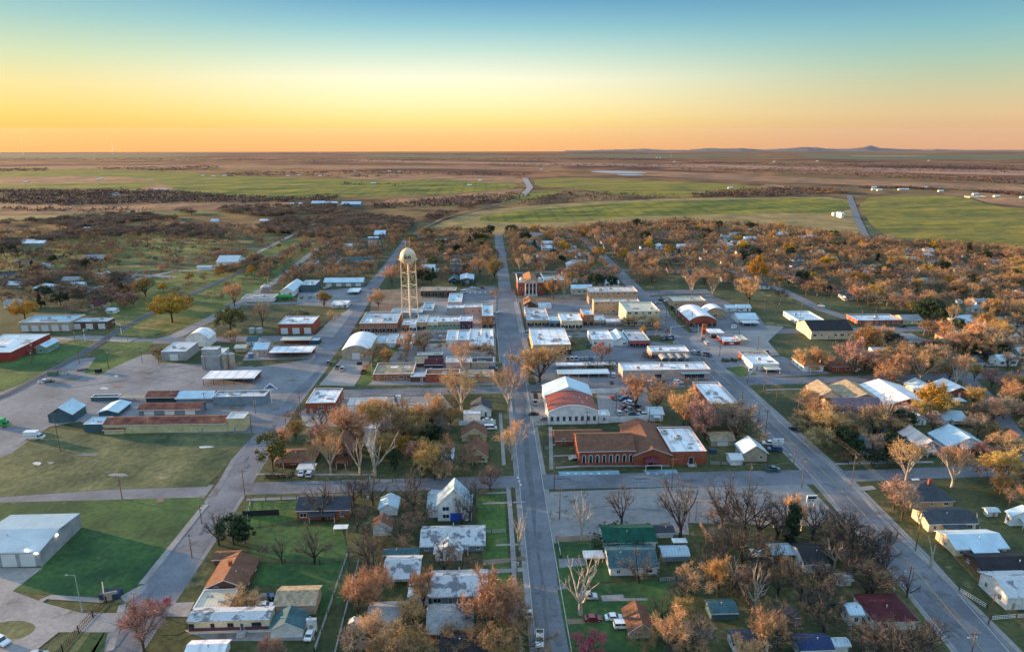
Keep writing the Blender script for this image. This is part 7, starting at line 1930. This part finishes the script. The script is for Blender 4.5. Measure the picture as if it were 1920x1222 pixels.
# distant structures: wind masts, silos
for (px_,yb,yt,lb) in ((44,283,255,'thin mast on the horizon at the far left'),(213,283,262,'thin mast on the horizon, second from the left'),(600,283,279,'short tower on the horizon left of the centre'),(1258,296,287,'pale distant tower right of the centre')):
    P = g(px_,max(yb,289)); h = solveZ(yt,P.x,P.y)-P.z; r = root('mast', P, lb, 'mast')
    wd = P.y*.00022; mb = MB(); mb.tube((0,0,0),(0,0,h),wd,wd*.6,5); mb.build('pole', METAL, r)
# far farm houses across the prairie
fh = [(1238,296),(1232,296),(1015,319),(700,345),(880,349),(748,323),(730,322),(600,331),(420,331),(400,332),(380,331),(48,343),(184,338),(190,336),(1265,304),(1533,303),(1742,302),(1452,304),(1640,357),(1650,358),(1370,354),(1830,366),(1870,370),(1735,353),(1765,360),(1920,372),(1690,357),(665,323),(900,340),(560,330),(540,331),(1640,353),(1700,357)]
pr_fh = None
for i,(a,b) in enumerate(fh):
    P = g(a,b); s = .62 if P.y < 3000 else .6+P.y/16000
    r = link('farmhouse', None, None, P); r['category'] = 'farmhouse'; r['group'] = 'farmhouses on the prairie'
    r.scale = (s,s,s)
    if pr_fh is None:
        mb = MB(); w,D,h = 16,9,3.6
        gable_body(r, w, D, h, 2.4, 'X', W('cr'), R('wht'))
        for k in range(3): place_part(win_mesh(1.6,1.4), 'window', r, -5+5*k, 0, 1)
        pr_fh = r
    else:
        for c in pr_fh.children: c2 = c.copy(); COL.objects.link(c2); c2.parent = r
    AUTO.append((r, 'tiny pale farmhouse on the prairie'))
# distant mountains
def mountains():
    prof = [(1060,284.5),(1100,282.5),(1130,281),(1190,280),(1210,279),(1240,281),(1290,281.5),(1330,277.5),(1350,279),(1390,278),(1430,281),(1480,278),(1505,276),(1530,276.5),(1545,279),(1590,279.5),(1612,277),(1632,273),(1650,277.5),(1680,279.5),(1740,281),(1755,279.5),(1790,281),(1860,282.5),(1990,283.5)]
    Y_ = 56000; rnd = random.Random(4); V = []; F = []
    pts = []
    for (x0,y0),(x1,y1) in zip(prof,prof[1:]):
        n = max(2,int((x1-x0)/5))
        for i in range(n): t = i/n; pts.append((x0+(x1-x0)*t, y0+(y1-y0)*t+rnd.uniform(-.35,.35)))
    for px_,py_ in pts:
        X = solveX(px_,Y_,terr(Y_)); z = solveZ(py_,X,Y_); zb = terr(Y_)-60
        for k,(dy,f) in enumerate(((-5200,0),(-2600,.42),(-1200,.75),(0,1),(2600,.5),(5200,0))): V.append((X*(1+dy/Y_), Y_+dy+rnd.uniform(-300,300), zb+(z-zb)*f*rnd.uniform(.93,1.0) if f not in (0,1) else (zb if f == 0 else z)))
    n = 6
    for i in range(len(pts)-1):
        for k in range(n-1): a = i*n+k; F.append((a,a+n,a+n+1,a+1))
    me = bpy.data.meshes.new('distant_hills'); me.from_pydata(V,[],F); me.materials.append(mat('hill_rock',(.12,.1,.1),(.07,.07,.08),sc=.001)); me.update()
    for p in me.polygons: p.use_smooth = True
    struct(link('distant_hills', me))
mountains()
# ---------------------------------------------------------------- haze
def haze():
    mb = MB(); mb.box((-76000,-2000,terr(62000)-70),(76000,63500,185)); o = mb.build('haze', [])
    m = bpy.data.materials.new('haze'); m.use_nodes = True; nt = m.node_tree
    for n in list(nt.nodes): nt.nodes.remove(n)
    out = nn(nt,'ShaderNodeOutputMaterial'); v = nn(nt,'ShaderNodeVolumePrincipled'); v.inputs['Density'].default_value = HAZE; v.inputs['Color'].default_value = (.75,.8,.9,1); v.inputs['Anisotropy'].default_value = .2
    nt.links.new(v.outputs[0], out.inputs['Volume']); o.data.materials.append(m); struct(o,'stuff'); tag(o,'thin pale haze over the far prairie','haze')
HAZE = 1.8e-6
if HAZE: haze()
finish_labels()
print('objects', len(COL.objects))
